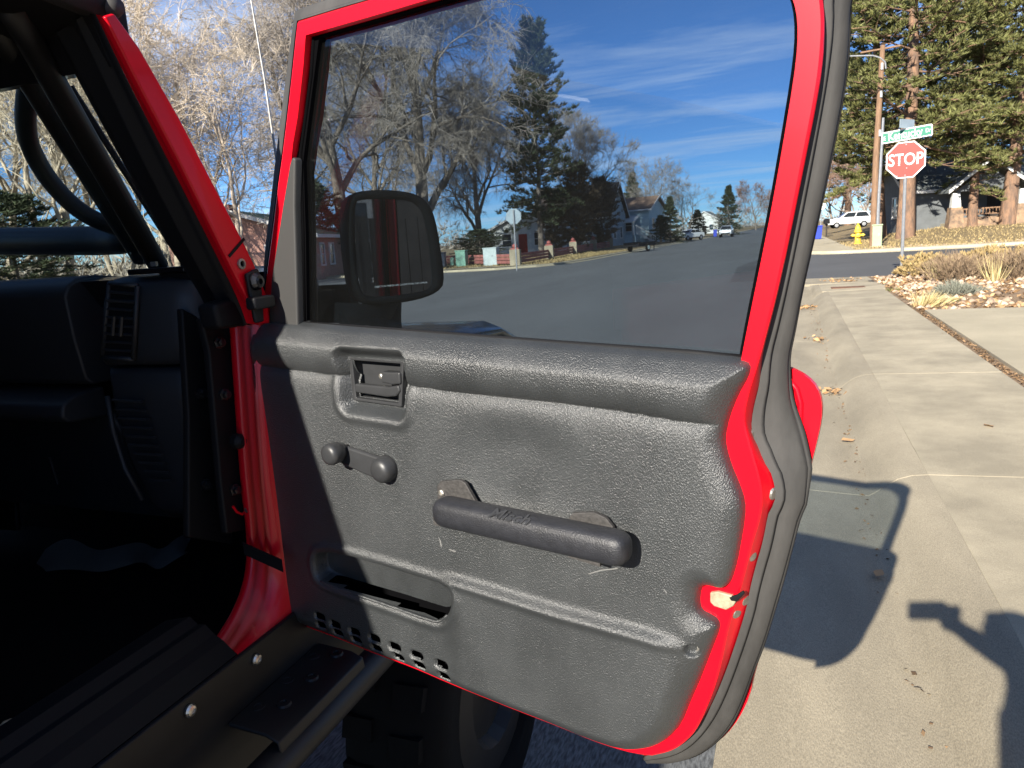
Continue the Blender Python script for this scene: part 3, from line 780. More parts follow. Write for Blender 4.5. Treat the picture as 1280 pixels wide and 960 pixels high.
place_tree('juniper_tree', JUNIPER, br, b3((-18.2960, 75.8238)), 'second brownish juniper hiding the right end of the dark roofed house', 'tree', 'conifers across the street', 2, 1.0, 1.05)
place_tree('juniper_tree', JUNIPER, br, b3((-20.0846, 64.9662)), 'third brownish juniper under the tall dark pine', 'tree', 'conifers across the street', 4, .72, .85)
place_tree('spruce_tree', SPRUCE, dk, b3((-15.6371, 96.7444)), 'dark bush left of the small round spruce by the far white car', 'tree', 'conifers across the street', 3, .42, .9)
place_tree('spruce_tree', SPRUCE, dk, b3((-14.4616, 127.1804)), 'low dark bush between the round spruce and the white house', 'tree', 'conifers across the street', 5, .55, 1.0)
place_tree('juniper_tree', JUNIPER, br, b3((-18.5137, 67.5074)), 'brownish juniper between the low fence and the dark roofed house', 'tree', 'conifers across the street', 0, 1.12, 1.05)
place_tree('spruce_tree', SPRUCE, dk, b3((-13.5554, 90.9959)), 'small round dark spruce beside the far white car', 'tree', 'conifers across the street', 0, .66, .8)
place_tree('spruce_tree', SPRUCE, dk, b3((-10.3838, 139.6144)), 'dark spruce at the end of the row near the silver car', 'tree', 'conifers across the street', 1, 1.05, 1.2)
place_tree('spruce_tree', SPRUCE, dk, b3((-24.2985, 122.6156)), 'dark conifer top showing over the tan roof', 'tree', 'conifers across the street', 2, 1.35)
place_tree('juniper_tree', JUNIPER, dk, b3((-28.5438, 20.2546)), 'dark spreading juniper seen through the windscreen under the bare trees', 'tree', 'conifers across the street', 0, .62, 1.25)
place_tree('juniper_tree', JUNIPER, dk, b3((-29.9844, 42.4845)), 'dark evergreen bush right behind the low corner pillar by the door mirror', 'tree', 'conifers across the street', 1.3, .85, 1.2)
place_tree('juniper_tree', JUNIPER, dk, b3((-20.7014, 48.7899)), 'low dark rounded juniper behind the utility boxes', 'tree', 'conifers across the street', 2.3, .33, .95)

# distant tree belt that reads as one mass
V_, F_ = [], []; off = 0
for (x0, y0, x1, y1, h, nn) in ((-150, 60, -62, 105, 3.5, 1500), (-150, 150, -22, 330, 9, 2600), (14, 190, 130, 300, 9, 2200), (-40, 620, 40, 600, 9, 900)):
    t = rng.random(nn); P = np.stack([x0 + (x1 - x0) * t + rng.normal(size=nn) * 5, y0 + (y1 - y0) * t + rng.normal(size=nn) * 5, h * rng.random(nn) ** 1.2 * (.6 + .4 * np.sin(t * 40))], 1)
    a, b = blades(P, 5, 2.0, .30, .7, .5, seed=int(h * 10 + nn)); V_.append(a); F_.append(b + off); off += len(a)
tag(link('distant_wood', np_mesh('distant_wood', np.concatenate(V_), np.concatenate(F_)), M['twig_grey']), kind='stuff')

# --- planting bed on the near corner
def shrub(seed, w, h, m, n=420, blade=(8, .16, .03), shell=.55):
    g = np.random.default_rng(seed)
    d = g.normal(size=(n, 3)); d[:, 2] = np.abs(d[:, 2]); d /= np.linalg.norm(d, axis=1)[:, None]
    lump = 1 + .22 * np.sin(5 * d[:, 0] + seed) * np.cos(4 * d[:, 1] + 2 * seed) + .12 * np.sin(9 * d[:, 2] + 7 * d[:, 0])
    rr = (shell + (1 - shell) * g.random(n) ** .5) * lump
    P = d * rr[:, None] * np.array([w / 2, w / 2, h])
    V, F = blades(P, blade[0], blade[1], blade[2], .6, up=.45, seed=seed, out=d * .9)
    s = g.random((90, 2)) - .5; ends = P[g.integers(0, n, 90)]
    st = np.c_[s * w * .22, np.zeros(90)]
    V2, F2 = prisms(st, ends, np.full(90, .008), np.full(90, .004), 3)
    return np_mesh('stems', V2, F2), np_mesh('foliage', V, F)
def place_shrub(name, meshes, mats, p, label, group, rz=0., s=1.):
    o = empty(name, (p[0], p[1], float(bed_z(np.float64(p[0]), np.float64(p[1]))) - .01), label, 'shrub', group, rz); o.scale = (s, s, s)
    for nm, me, m in zip(('stems', 'foliage'), meshes, mats):
        c = bpy.data.objects.new(nm, me); COL.objects.link(c); c.parent = o
        if not me.materials: me.materials.append(m)
    return o
tan_s = shrub(1, 1.3, .42, None, n=650, blade=(10, .085, .03), shell=.6)
brn_s = shrub(2, 1.3, .48, None, n=420, blade=(8, .17, .010), shell=.3)
sage_s = shrub(3, .7, .16, None, n=300, blade=(9, .12, .018), shell=.4)
mt, mbn, ms = (M['shrub_brown'], M['shrub_tan']), (M['shrub_brown'], M['shrub_brown']), (M['shrub_brown'], M['sage'])
GS = 'dry shrubs in the corner bed'
place_shrub('dry_shrub', tan_s, mt, (2.9249, 18.8821, 0.2000), 'tan clumpy shrub growing at the foot of the stop sign post', GS, 0, 1.0)
place_shrub('dry_shrub', tan_s, mt, (4.0025, 18.9736, 0.2000), 'tan clumpy shrub in the middle of the corner bed, behind the tall grass', GS, 2, 1.15)
place_shrub('dry_shrub', tan_s, mt, (4.8495, 18.1084, 0.2000), 'tan clumpy shrub cut by the right edge of the view', GS, 4, 1.1)
place_shrub('dry_shrub', brn_s, mbn, (3.1686, 16.7987, 0.2000), 'brown twiggy shrub between the two tan shrubs', GS, 1, 1.0)
place_shrub('dry_shrub', brn_s, mbn, (3.9466, 16.3720, 0.2000), 'brown twiggy shrub right of the tall straw grass', GS, 3, 1.05)
place_shrub('dry_shrub', brn_s, mbn, (3.1849, 18.1876, 0.2000), 'brown twiggy shrub tight against the right side of the post shrub', GS, 5, .75)
place_shrub('sage_plant', sage_s, ms, (2.6024, 14.0479, 0.2000), 'low grey green plant among the bed stones', 'low grey plants', 0, 1.0)
place_shrub('sage_plant', sage_s, ms, (4.9678, 19.1185, 0.2000), 'grey green plant at the right edge of the bed', 'low grey plants', 1, 1.3)
def grass_clump(p, n, L, w, lean, label, seed, up=1.0):
    g = np.random.default_rng(seed); P = np.c_[g.normal(size=(n, 2)) * w, np.zeros(n)]
    out = np.c_[P[:, :2] * (2.2 / max(w, .01)) * .16 + np.array(lean), np.zeros(n)]
    V, F = blades(P, 1, L, .016, .16, up=up, seed=seed, out=out)
    o = link('ornamental_grass', np_mesh('ornamental_grass', V, F), M['straw'])
    o.location = (p[0], p[1], float(bed_z(np.float64(p[0]), np.float64(p[1]))) - .01)
    return tag(o, label, 'grass', 'dry ornamental grasses')
grass_clump((3.5359, 15.8018, 0.2000), 60, .50, .06, (-.06, 0), 'tall straw coloured grass clump fanning up in the corner bed', 4, 1.3)
grass_clump((2.0360, 13.0180, 0.1500), 260, .27, .08, (.6, -.1), 'low blond grass tuft flopping over at the driveway corner of the bed', 5, .8)
grass_clump((2.8955, 17.1692, 0.2000), 160, .45, .08, (.1, 0), 'short straw grass tuft beside the stop sign shrub', 6, 1.1)
for i, (x, y) in enumerate(((1118, 363), (1190, 378))):
    p = (1.8976, 15.8772, 0.1500) if i == 0 else (2.4318, 13.3985, 0.1500)
    grass_clump(p, 60, .10, .05, (0, 0), ('tiny green weed tuft near the pavement edge of the bed', 'tiny green weed tuft at the driveway edge of the bed')[i], 20 + i).data.materials[0] = M['needle']

# ================================================================ HOUSES, FENCE, STREET THINGS
def house(label, loc, rz, w, d, eave, ridge, wall, roof, windows=(), door=None, axis='x', over=.45, name='house', chimney=None, boards=True):
    """front faces -Y; ridge along local x or y. windows: (side, s, z, w, h)"""
    h = empty(name, loc, label, 'house', None, rz)
    mb = MB(); x, y = w / 2, d / 2
    if axis == 'x':
        prof = [(-y, -.3), (y, -.3), (y, eave), (0, ridge - .12), (-y, eave)]
        mb.loft([[(-x, a, b) for a, b in prof], [(x, a, b) for a, b in prof]])
    else:
        prof = [(-x, -.3), (x, -.3), (x, eave), (0, ridge - .12), (-x, eave)]
        mb.loft([[(a, -y, b) for a, b in prof], [(a, y, b) for a, b in prof]])
    mb.obj('wall', wall, h)
    half, run = (y, x) if axis == 'x' else (x, y)
    slope = (ridge - eave) / half
    for s in (-1, 1):
        o0 = (s * (half + over), eave - over * slope); o1 = (0, ridge)
        quad = [o0, o1, (o1[0], o1[1] + .16), (o0[0], o0[1] + .16)]
        mb = MB()
        if axis == 'x': mb.loft([[(-run - over, a, b) for a, b in quad], [(run + over, a, b) for a, b in quad]])
        else: mb.loft([[(a, -run - over, b) for a, b in quad], [(a, run + over, b) for a, b in quad]])
        r_ = mb.obj('roof', roof, h)
        # fascia board along the eave
        mb = MB()
        if axis == 'x': mb.box((0, o0[0] + s * .02, o0[1] + .06), (2 * (run + over), .04, .2))
        else: mb.box((o0[0] + s * .02, 0, o0[1] + .06), (.04, 2 * (run + over), .2))
        mb.obj('fascia', M['trim_white'], r_)
    # barge boards on the gables
    for e in (-1, 1):
        mb = MB()
        for s in (-1, 1):
            a = (s * (half + over), eave - over * slope - .04); b = (0, ridge - .04)
            quad = [a, b, (b[0], b[1] + .24), (a[0], a[1] + .24)]
            p0, p1 = e * (run + over), e * (run + over + .045)
            if axis == 'x': mb.loft([[(p0, q, z) for q, z in quad], [(p1, q, z) for q, z in quad]])
            else: mb.loft([[(q, p0, z) for q, z in quad], [(q, p1, z) for q, z in quad]])
        mb.obj('barge_board', M['trim_white'], h)
    def on(side, s, z, out):
        return {'f': (s, -y - out, z), 'b': (s, y + out, z), 'r': (x + out, s, z), 'l': (-x - out, s, z)}[side]
    def dims(side, a, t, b): return (a, t, b) if side in 'fb' else (t, a, b)
    for (side, s, z, ww, wh) in windows:
        mb = MB()
        mb.box(on(side, s - ww / 2 - .05, z, .03), dims(side, .1, .08, wh + .2)); mb.box(on(side, s + ww / 2 + .05, z, .03), dims(side, .1, .08, wh + .2))
        mb.box(on(side, s, z + wh / 2 + .05, .032), dims(side, ww, .08, .1)); mb.box(on(side, s, z - wh / 2 - .06, .045), dims(side, ww, .12, .1))
        mb.box(on(side, s, z, .02), dims(side, ww, .04, .05))
        f = mb.obj('window', M['trim_white'], h)
        mb = MB(); mb.box(on(side, s, z, .006), dims(side, ww, .012, wh)); mb.obj('pane', M['window'], f)
    if door:
        side, s, m = door
        mb = MB(); mb.box(on(side, s, 1.05, .03), dims(side, .95, .06, 2.05)); dd = mb.obj('door', m, h)
        mb = MB(); mb.box(on(side, s - .38, 1.0, .085), dims(side, .05, .05, .12)); mb.obj('handle', M['galv'], dd)
    if chimney:
        mb = MB(); mb.box((chimney[0], chimney[1], ridge), (.7, .7, 1.6)); mb.obj('chimney', M['brick_red'], h)
    return h

# pink brick house with green roof, far left
p = (-31.8388, 38.5524)
hp = house('pink brick house with green shingled roof behind the front edge of the open door', (p[0], p[1], .1), .35, 9.5, 8, 2.55, 4.1, M['brick_pink'], M['roof_green'],
      [('f', -2.6, 1.4, 1.0, 1.3), ('f', 2.6, 1.4, 1.2, 1.3), ('r', 0, 1.4, 1.0, 1.2), ('r', -2.2, 1.4, .8, 1.2)], ('f', 0, M['trim_white']), axis='y', chimney=(-2, 1))
# pale blue house with the dark roof
p = (-25.1922, 92.6356)
h1 = house('pale blue house with steep dark brown roof behind pines and low red fence', (p[0], p[1], .1), -.05, 9.8, 8, 3.8, 7.6, M['siding_blue'], M['roof_dark'],
      [('f', -3.4, 1.5, 1.1, 1.4), ('f', -.6, 1.5, 1.4, 1.5), ('f', 2.3, 1.5, 1.0, 1.4), ('f', -2.2, 3.2, .8, .7), ('r', -1.5, 1.6, 1.0, 1.3), ('r', 1.5, 1.6, 1.0, 1.3)], ('f', 3.8, M['dark_wood']))
# lighter blue house with tan roof and raised porch
p = (-20.8580, 101.8869)
h2 = house('light blue house with tan roof, white porch posts and a slanting stair rail', (p[0], p[1], .1), -.1, 8.0, 8, 4.4, 6.0, M['siding_light'], M['roof_tan'],
      [('f', -1.5, 2.4, 1.1, 1.4), ('f', 1.2, 2.4, 1.1, 1.4), ('r', -2, 2.5, 1.1, 1.3), ('r', 1.5, 2.5, 1.0, 1.3)], ('f', 0, M['dark_wood']))
mb = MB(); mb.loft([[(-2.6, -6.3, 2.75), (2.8, -6.3, 2.75), (2.8, -6.3, 2.92), (-2.6, -6.3, 2.92)], [(-2.6, -4.0, 3.5), (2.8, -4.0, 3.5), (2.8, -4.0, 3.67), (-2.6, -4.0, 3.67)]]); mb.obj('porch_roof', M['trim_white'], h2)
for x in (-2.3, .2, 2.5):
    mb = MB(); mb.box((x, -6.0, 1.35), (.3, .3, 2.82)); mb.obj('porch_post', M['trim_white'], h2)
mb = MB(); mb.box((0.1, -5.1, .55), (5.4, 2.1, 1.3)); mb.obj('porch_floor', M['siding_light'], h2)
mb = MB()
for k in range(12):
    t = k / 11; mb.box((2.9 + 2.4 * t, -5.9, 1.9 - 1.45 * t), (.07, .05, .9))
mb.loft([[(2.8, -5.95, 2.33), (2.8, -5.85, 2.33), (2.8, -5.85, 2.45), (2.8, -5.95, 2.45)], [(5.4, -5.95, .76), (5.4, -5.85, .76), (5.4, -5.85, .88), (5.4, -5.95, .88)]])
mb.loft([[(2.8, -5.95, 1.35), (2.8, -5.85, 1.35), (2.8, -5.85, 1.62), (2.8, -5.95, 1.62)], [(5.4, -5.95, -.1), (5.4, -5.85, -.1), (5.4, -5.85, .17), (5.4, -5.95, .17)]])
mb.obj('stair_rail', M['trim_white'], h2)
# white house farther along
p = (-20.6976, 203.9525)
house('small white house far along the street between dark spruces', (p[0], p[1], .1), -.1, 7, 7, 3.6, 5.6, M['siding_white'], M['roof_grey'],
      [('f', -1.8, 1.6, 1.0, 1.3), ('f', 1.8, 1.6, 1.0, 1.3), ('r', 0, 1.6, 1.0, 1.3)], ('f', 0, M['dark_wood']), axis='y')
p = (-27.4761, 79.3792)
house('pale low house with white gable glimpsed under the tall dark pine', (p[0], p[1], .1), .1, 7, 7, 2.7, 4.3, M['siding_white'], M['roof_dark'],
      [('f', -1.8, 1.5, 1.0, 1.3), ('f', 1.8, 1.5, 1.0, 1.3)], ('f', 0, M['lamp_red']), axis='y')
# grey house on the right, behind the pines
p = (11.4341, 52.7756)
h4 = house('grey house with grey shingle roof and stone pillared porch behind the corner pines', (p[0], p[1], .72), .12, 13, 9, 2.55, 4.7, M['siding_grey'], M['roof_grey'],
      [('f', 1.8, 1.5, 1.5, 1.4), ('f', 4.6, 1.5, 1.2, 1.4), ('l', -1, 1.5, 1.0, 1.3)], ('f', -1.4, M['dark_wood']), name='porch_house')
# porch: gable with open timber, stone pillar, railing, stone base
for s in (-1, 1):
    q = [(s * 2.3 - 2.6, 2.15), (-2.6, 4.05), (-2.6, 4.2), (s * 2.3 - 2.6, 2.30)]
    mb = MB(); mb.loft([[(a, -7.2, b) for a, b in q], [(a, -3.4, b) for a, b in q]]); pr = mb.obj('porch_roof', M['roof_grey'], h4)
    q = [(s * 2.35 - 2.6, 2.10), (-2.6, 4.02), (-2.6, 4.24), (s * 2.35 - 2.6, 2.32)]
    mb = MB(); mb.loft([[(a, -7.28, b) for a, b in q], [(a, -7.2, b) for a, b in q]]); mb.obj('barge_board', M['siding_white'], pr)
mb = MB(); mb.prism([(-4.4, 2.2), (-.8, 2.2), (-2.6, 3.7)], -6.6, -6.5, lambda v: Vector((v.x, v.z, v.y))); mb.obj('porch_gable', M['siding_grey'], h4)
for x in (-4.45, -.75):
    mb = MB(); mb.loft([[(x + sx * a, -6.85 + sy * a, z) for sx, sy in ((-1, -1), (1, -1), (1, 1), (-1, 1))] for a, z in ((.46, -.3), (.33, 1.25))])
    pl = mb.obj('stone_pillar', M['sandstone'], h4)
    mb = MB(); mb.loft([[(x + sx * a, -6.85 + sy * a, z) for sx, sy in ((-1, -1), (1, -1), (1, 1), (-1, 1))] for a, z in ((.26, 1.25), (.20, 2.12))]); mb.obj('pillar_top', M['siding_white'], pl)
mb = MB(); mb.box((-2.6, -6.6, .1), (3.0, .45, .95)); mb.obj('stone_base', M['sandstone'], h4)
mb = MB(); mb.box((-2.6, -5.2, .02), (3.9, 3.2, .5)); mb.obj('porch_floor', M['concrete3'], h4)
rl = MB()
for z in (.75, 1.1): rl.box((-2.6, -6.6, z), (2.8, .08, .08))
for k in range(15): rl.box((-3.9 + k * 2.6 / 14, -6.6, .92), (.05, .05, .34))
rl.obj('porch_rail', M['wood_pole'], h4)
h4.scale = (.86, .86, .86)

# low red fence with capped pillars
fence = empty('low_fence', (0, 0, 0), 'low reddish fence with grey stone pillars and red caps along the corner verge', 'fence')
FP = [(-100.0628, 119.9165, 0.1000), (-53.0378, 74.8624, 0.1000), (-32.2131, 57.5181, 0.1000), (-15.1726, 40.9567, 0.1000), (-15.9706, 50.0518, 0.1000), (-16.9824, 59.8976, 0.1000), (-18.1550, 71.3087, 0.1000), (-18.1677, 78.7070, 0.1000)]
FH = [2.503, 2.503, 1.697, 1.232, 1.251, 1.343, 1.423, 1.471]
for i, (q, hh) in enumerate(zip(FP, FH)):
    hh = min(max(hh, 1.1), 1.35)
    mb = MB(); mb.box((q[0], q[1], .1 + hh * .36), (.62, .62, hh * .82), .2); pl = mb.obj('pillar', M['concrete2'], fence, bevel=.03)
    mb = MB(); mb.box((q[0], q[1], .1 + hh * .80), (.46, .46, .1), .2); mb.lathe((q[0], q[1], .1 + hh * .84), (0, 0, 1), [(0, .10), (.05, .15), (.12, .165), (.2, .12), (.25, .03)], 10)
    mb.obj('cap', M['cap_red'], pl)
for a, b in zip(FP[:-1], FP[1:]):
    a, b = Vector(a), Vector(b); L = (b - a).length; ang = math.atan2(b.y - a.y, b.x - a.x); mid = (a + b) / 2
    for k, z in enumerate((.26, .46, .66)):
        mb = MB(); mb.box((mid.x, mid.y, .1 + z - .06), (L - .66, .06, .165), ang); mb.obj('board', M['brick_red'], fence)

# utility cabinets on the verge
def cabinet(px, py, w, d, h, m, label, name='utility_box', rz=.1, lid=True):
    o = empty(name, (px[0], px[1], px[2]), label, 'utility box', 'utility boxes', rz)
    mb = MB(); mb.box((0, 0, h * .5 - .03), (w, d, h - .06)); mb.obj('cabinet', m, o, bevel=.025)
    if lid:
        mb = MB(); mb.box((0, 0, h - .03), (w + .06, d + .06, .07)); mb.obj('lid', m, o, bevel=.02)
    mb = MB(); mb.box((w * .18, -d / 2 - .008, h * .55), (.05, .016, .12)); mb.obj('latch', M['galv'], o)
    mb = MB(); mb.box((0, 0, -.02), (w + .12, d + .12, .08)); mb.obj('plinth', M['concrete3'], o)
    return o
cabinet((-20.2940, 44.5656, 0.1000), 0, .68, .6, 1.05, M['green_box'], 'green utility box on the far verge, left of the pale one')
cabinet((-17.5859, 43.1177, 0.1000), 0, .88, .7, 1.12, M['pale_box'], 'pale grey blue utility box on the far verge beside the low pillar')
cabinet((-22.2916, 47.3313, 0.1000), 0, .26, .26, .62, M['green_box'], 'tiny green pedestal between mirror and green utility box', lid=False)
cabinet((-21.9183, 45.0033, 0.1000), 0, .40, .4, 1.0, M['galv'], 'slim grey box half hidden by the door mirror')
cabinet((3.9364, 39.9262, 0.1600), 0, 0.428, .4, 1.050, M['palegreen'], 'pale green utility box at the foot of the wooden pole', rz=-.1)

# ------------------------------------------------ stop sign seen from the front
sp = (2.6043, 20.1486, 0.1500)
SG = .93 * 0.020        # metres per photo pixel at the sign
stop = empty('stop_sign', (sp[0] - .06, sp[1], .15), 'red octagonal stop sign on grey post with green street name blade at the near corner', 'sign', None, -.20)
mb = MB(); mb.tube([(0, .035, -.3), (0, .035, 180 * SG)], .038, 8); mb.obj('post', M['galv'], stop)
R8 = 24.2 * SG; zc = 145 * SG
octo = lambda r: [(r * math.cos(math.radians(22.5 + 45 * k)), zc + r * math.sin(math.radians(22.5 + 45 * k))) for k in range(8)]
fr = lambda v: Vector((v.x, v.z, v.y))
mb = MB(); mb.prism(octo(R8), -.012, -.006, fr); pl_ = mb.obj('sign_border', M['sign_white'], stop)
mb = MB(); mb.prism(octo(R8 * .935), -.017, -.0125, fr); face = mb.obj('sign_face', M['sign_red'], stop)
mb = MB(); mb.prism(octo(R8 * .99), -.0055, .002, fr); mb.obj('sign_backing', M['sign_back'], stop)
RX = Matrix.Rotation(math.pi / 2, 4, 'X')
me = text_mesh('STOP', .42 * 44 * SG * 1.12, .002, .003, sx=.80); me.transform(Matrix.Translation((0, -.0195, zc)) @ RX)
link('lettering', me, M['sign_white'], face)
for bx_, bz_ in ((0, .78), (0, -.78), (.06, -.42), (-.38, -.8)):
    mb = MB(); mb.lathe((bx_ * R8, -.019, zc + bz_ * R8), (0, -1, 0), [(0, .016), (.005, .012)], 8); mb.obj('bolt', M['galv'], stop)
# green blades
rzb = Matrix.Rotation(.02, 4, 'Y') @ Matrix.Rotation(.0, 4, 'Z')
bl = MB(); zb = 176.5 * SG; bw, bh = 57 * SG, 14 * SG
def rrect(w, h, r, n=4):
    P = []
    for cx, cy, a0 in ((w / 2 - r, h / 2 - r, 0), (-w / 2 + r, h / 2 - r, 90), (-w / 2 + r, -h / 2 + r, 180), (w / 2 - r, -h / 2 + r, 270)):
        P += arc(cx, cy, r, a0, a0 + 90, n)
    return P
blade = MB().prism(rrect(bw, bh, .03), -.004, .004, fr).obj('street_name_blade', M['sign_white'], stop)
ROLL = Matrix.Rotation(-.07, 4, 'Y')
blade.matrix_local = Matrix.Translation((0, -.01, zb)) @ ROLL
f2 = MB().prism(rrect(bw - .05, bh - .05, .02), -.0085, -.0045, fr).obj('blade_face', M['sign_green'], blade)
me = text_mesh('Kentucky', bh * .98, .001, .002, sx=.74); me.transform(Matrix.Translation((-.035, -.0105, 0)) @ RX); link('lettering', me, M['sign_white'], blade)
me = text_mesh('Dr', bh * .5, .001, .0, sx=.72); me.transform(Matrix.Translation((bw * .415, -.0105, 0)) @ RX); link('lettering', me, M['sign_white'], blade)
me = text_mesh('E', bh * .50, .001, .0, sx=.8); me.transform(Matrix.Translation((-bw * .44, -.0105, -.02)) @ RX); link('lettering', me, M['sign_white'], blade)
b2 = MB().prism(rrect(34 * SG, 11 * SG, .03), -.004, .004, fr).obj('street_name_blade', M['sign_back'], stop)
b2.matrix_local = Matrix.Translation((0, .0, 189 * SG)) @ Matrix.Rotation(1.15, 4, 'Z')
b2["label"] = 'upper blade seen almost edge on'

# back of another stop sign on the far corner
sp = (-13.4059, 36.2787, 0.1000); SG2 = 0.042
ss = empty('stop_sign', (sp[0], sp[1], .1), 'stop sign seen from its grey back beyond the crossing, over the low pillar', 'sign', None, .45)
mb = MB(); mb.tube([(0, -.04, -.2), (0, -.04, 72 * SG2)], .04, 8); mb.obj('post', M['galv'], ss)
zc2 = 64 * SG2
mb = MB(); mb.prism([(10 * SG2 * math.cos(math.radians(22.5 + 45 * k)), zc2 + 10 * SG2 * math.sin(math.radians(22.5 + 45 * k))) for k in range(8)], 0, .012, fr); mb.obj('sign_back', M['sign_back'], ss)
mb = MB(); mb.prism([(9.9 * SG2 * math.cos(math.radians(22.5 + 45 * k)), zc2 + 9.9 * SG2 * math.sin(math.radians(22.5 + 45 * k))) for k in range(8)], .0125, .018, fr); mb.obj('sign_face', M['sign_red'], ss)
# pale sign far up the right pavement
sp = (2.5455, 71.6652, 0.1400); SG3 = 0.071
ss = empty('road_sign', (sp[0], sp[1], .14), 'pale blank sign back on a post above the blue bin', 'sign', None, .15)
mb = MB(); mb.tube([(0, .04, -.2), (0, .04, 46 * SG3)], .045, 8); mb.obj('post', M['galv'], ss)
mb = MB(); mb.prism([(5.4 * SG3 * math.cos(math.radians(22.5 + 45 * k)), 38 * SG3 + 5.4 * SG3 * math.sin(math.radians(22.5 + 45 * k))) for k in range(8)], -.01, .002, fr); mb.obj('sign_plate', M['sign_white'], ss)
# dark mailbox
sp = (2.9466, 70.2758, 0.1400)
mbx = empty('mailbox', (sp[0], sp[1], .14), 'black mailbox on a post right of the blue bin', 'mailbox', None, .1)
mb = MB(); mb.box((0, 0, .5), (.12, .12, 1.2)); mb.obj('post', M['dark_wood'], mbx)
mb = MB(); mb.loft([[(x, y_, z + 1.25) for x, z in [(-.22, -.15), (.22, -.15)] + arc(0, .1, .22, 0, 180, 6)] for y_ in (-.4, .4)]); mb.obj('box', M['black'], mbx)

# wooden pole, steel lamp column with its arm
sp = (3.8936, 41.3460, 0.1600); k_ = .9 * 0.040
pole = empty('utility_pole', (sp[0], sp[1], .16), 'brown wooden utility pole behind the pale green box', 'pole')
mb = MB(); mb.tube([(0, 0, -.3), (.02, 0, 120 * k_), (.16, 0, 262 * k_)], [4.6 * k_, 4.0 * k_, 3.1 * k_], 10); pm = mb.obj('pole', M['wood_pole'], pole)
for z in (150, 200, 235):
    mb = MB(); mb.box((.14, -4 * k_, z * k_), (.10, .08, .3)); mb.obj('pole_bracket', M['galv'], pole)
mb = MB(); mb.tube([(-.8, -.02, 256 * k_), (.9, -.02, 258 * k_)], .05, 6); mb.obj('crossarm', M['wood_pole'], pole)
sp = (3.8476, 40.0968, 0.1600)
lampp = empty('street_lamp', (sp[0] + .08, sp[1] - .25, .16), 'galvanised street lamp column whose curved arm reaches left from the wooden pole', 'street lamp')
mb = MB(); mb.tube([(0, 0, -.3), (0.02, 0, 60 * k_), (.10, 0, 165 * k_)], [2.3 * k_, 2.0 * k_, 1.6 * k_], 8); mb.obj('column', M['galv'], lampp)
z0 = 246 * k_
mb = MB(); mb.tube([(.14, 0, 225 * k_), (.10, 0, 233 * k_), (-3 * k_, 0, 239 * k_), (-12 * k_, 0, 243 * k_), (-38 * k_, 0, 246 * k_)], [1.0 * k_] * 5, 8); mb.obj('arm', M['galv'], lampp)
mb = MB(); mb.tube([(-38 * k_, 0, 246 * k_), (-41 * k_, 0, 246.5 * k_), (-52 * k_, 0, 246 * k_), (-55 * k_, 0, 245 * k_)], [.8 * k_, 2.0 * k_, 2.2 * k_, .6 * k_], 8); mb.obj('lamp_head', M['galv'], lampp)

# yellow hydrant
sp = (3.5181, 45.5116, 0.1500); k_ = 0.045
hy = empty('fire_hydrant', (sp[0], sp[1], .15), 'yellow fire hydrant on the dry corner lawn left of the wooden pole', 'hydrant')
mb = MB(); mb.lathe((0, 0, 0), (0, 0, 1), [(-.1, 5.2 * k_), (1.2 * k_, 5.2 * k_), (1.4 * k_, 3.4 * k_), (14 * k_, 3.4 * k_), (14.2 * k_, 4.6 * k_), (16 * k_, 4.6 * k_), (16.2 * k_, 3.8 * k_), (20 * k_, 3.3 * k_), (23 * k_, 2.0 * k_), (24 * k_, .8 * k_)], 14); mb.obj('barrel', M['yellow'], hy, smooth=True)
for dx, dy in ((-1, 0), (1, 0), (0, -1)):
    r_ = (2.0 if dy == 0 else 2.6) * k_
    mb = MB(); mb.lathe((dx * 2.5 * k_, dy * 2.5 * k_, 10.8 * k_), (dx, dy, 0), [(0, r_ * .8), (2.2 * k_, r_ * .8), (2.3 * k_, r_), (4.2 * k_, r_), (4.6 * k_, r_ * .4), (5.4 * k_, r_ * .4)], 10); mb.obj('nozzle_cap', M['yellow'], hy)
mb = MB(); mb.lathe((0, 0, 24 * k_), (0, 0, 1), [(0, .9 * k_), (1.8 * k_, .9 * k_)], 5); mb.obj('top_nut', M['yellow'], hy)

# wheelie bins
def bin_(p, h, label, rz=0.):
    o = empty('wheelie_bin', (p[0], p[1], .14 if p[0] > 0 else .1), label, 'bin', 'blue wheelie bins', rz)
    w = h * .52
    mb = MB(); mb.loft([[(sx * a, sy * a * 1.1, z) for sx, sy in ((-1, -1), (1, -1), (1, 1), (-1, 1))] for a, z in ((w * .40, .03), (w * .5, h * .9))]); mb.obj('body', M['bin_blue'], o, bevel=.03)
    mb = MB(); mb.box((0, -.02, h * .94), (w * 1.08, w * 1.2, h * .08)); mb.obj('lid', M['bin_blue'], o, bevel=.03)
    mb = MB(); mb.tube([(-w * .45, w * .62, h * .93), (w * .45, w * .62, h * .93)], .02, 6); mb.obj('handle', M['bin_blue'], o)
    for s in (-1, 1):
        mb = MB(); mb.lathe((s * w * .42, w * .45, .11), (s, 0, 0), [(-.03, .11), (.03, .11)], 12); mb.obj('wheel', M['tyre'], o)
bin_((2.0116, 63.0809, 0.1400), 1.070, 'blue wheelie bin on the far right pavement near the hydrant', .2)
bin_((-11.0809, 121.1109, 0.1000), 1.137, 'blue wheelie bin at the kerb between two parked cars far down the street', .1)

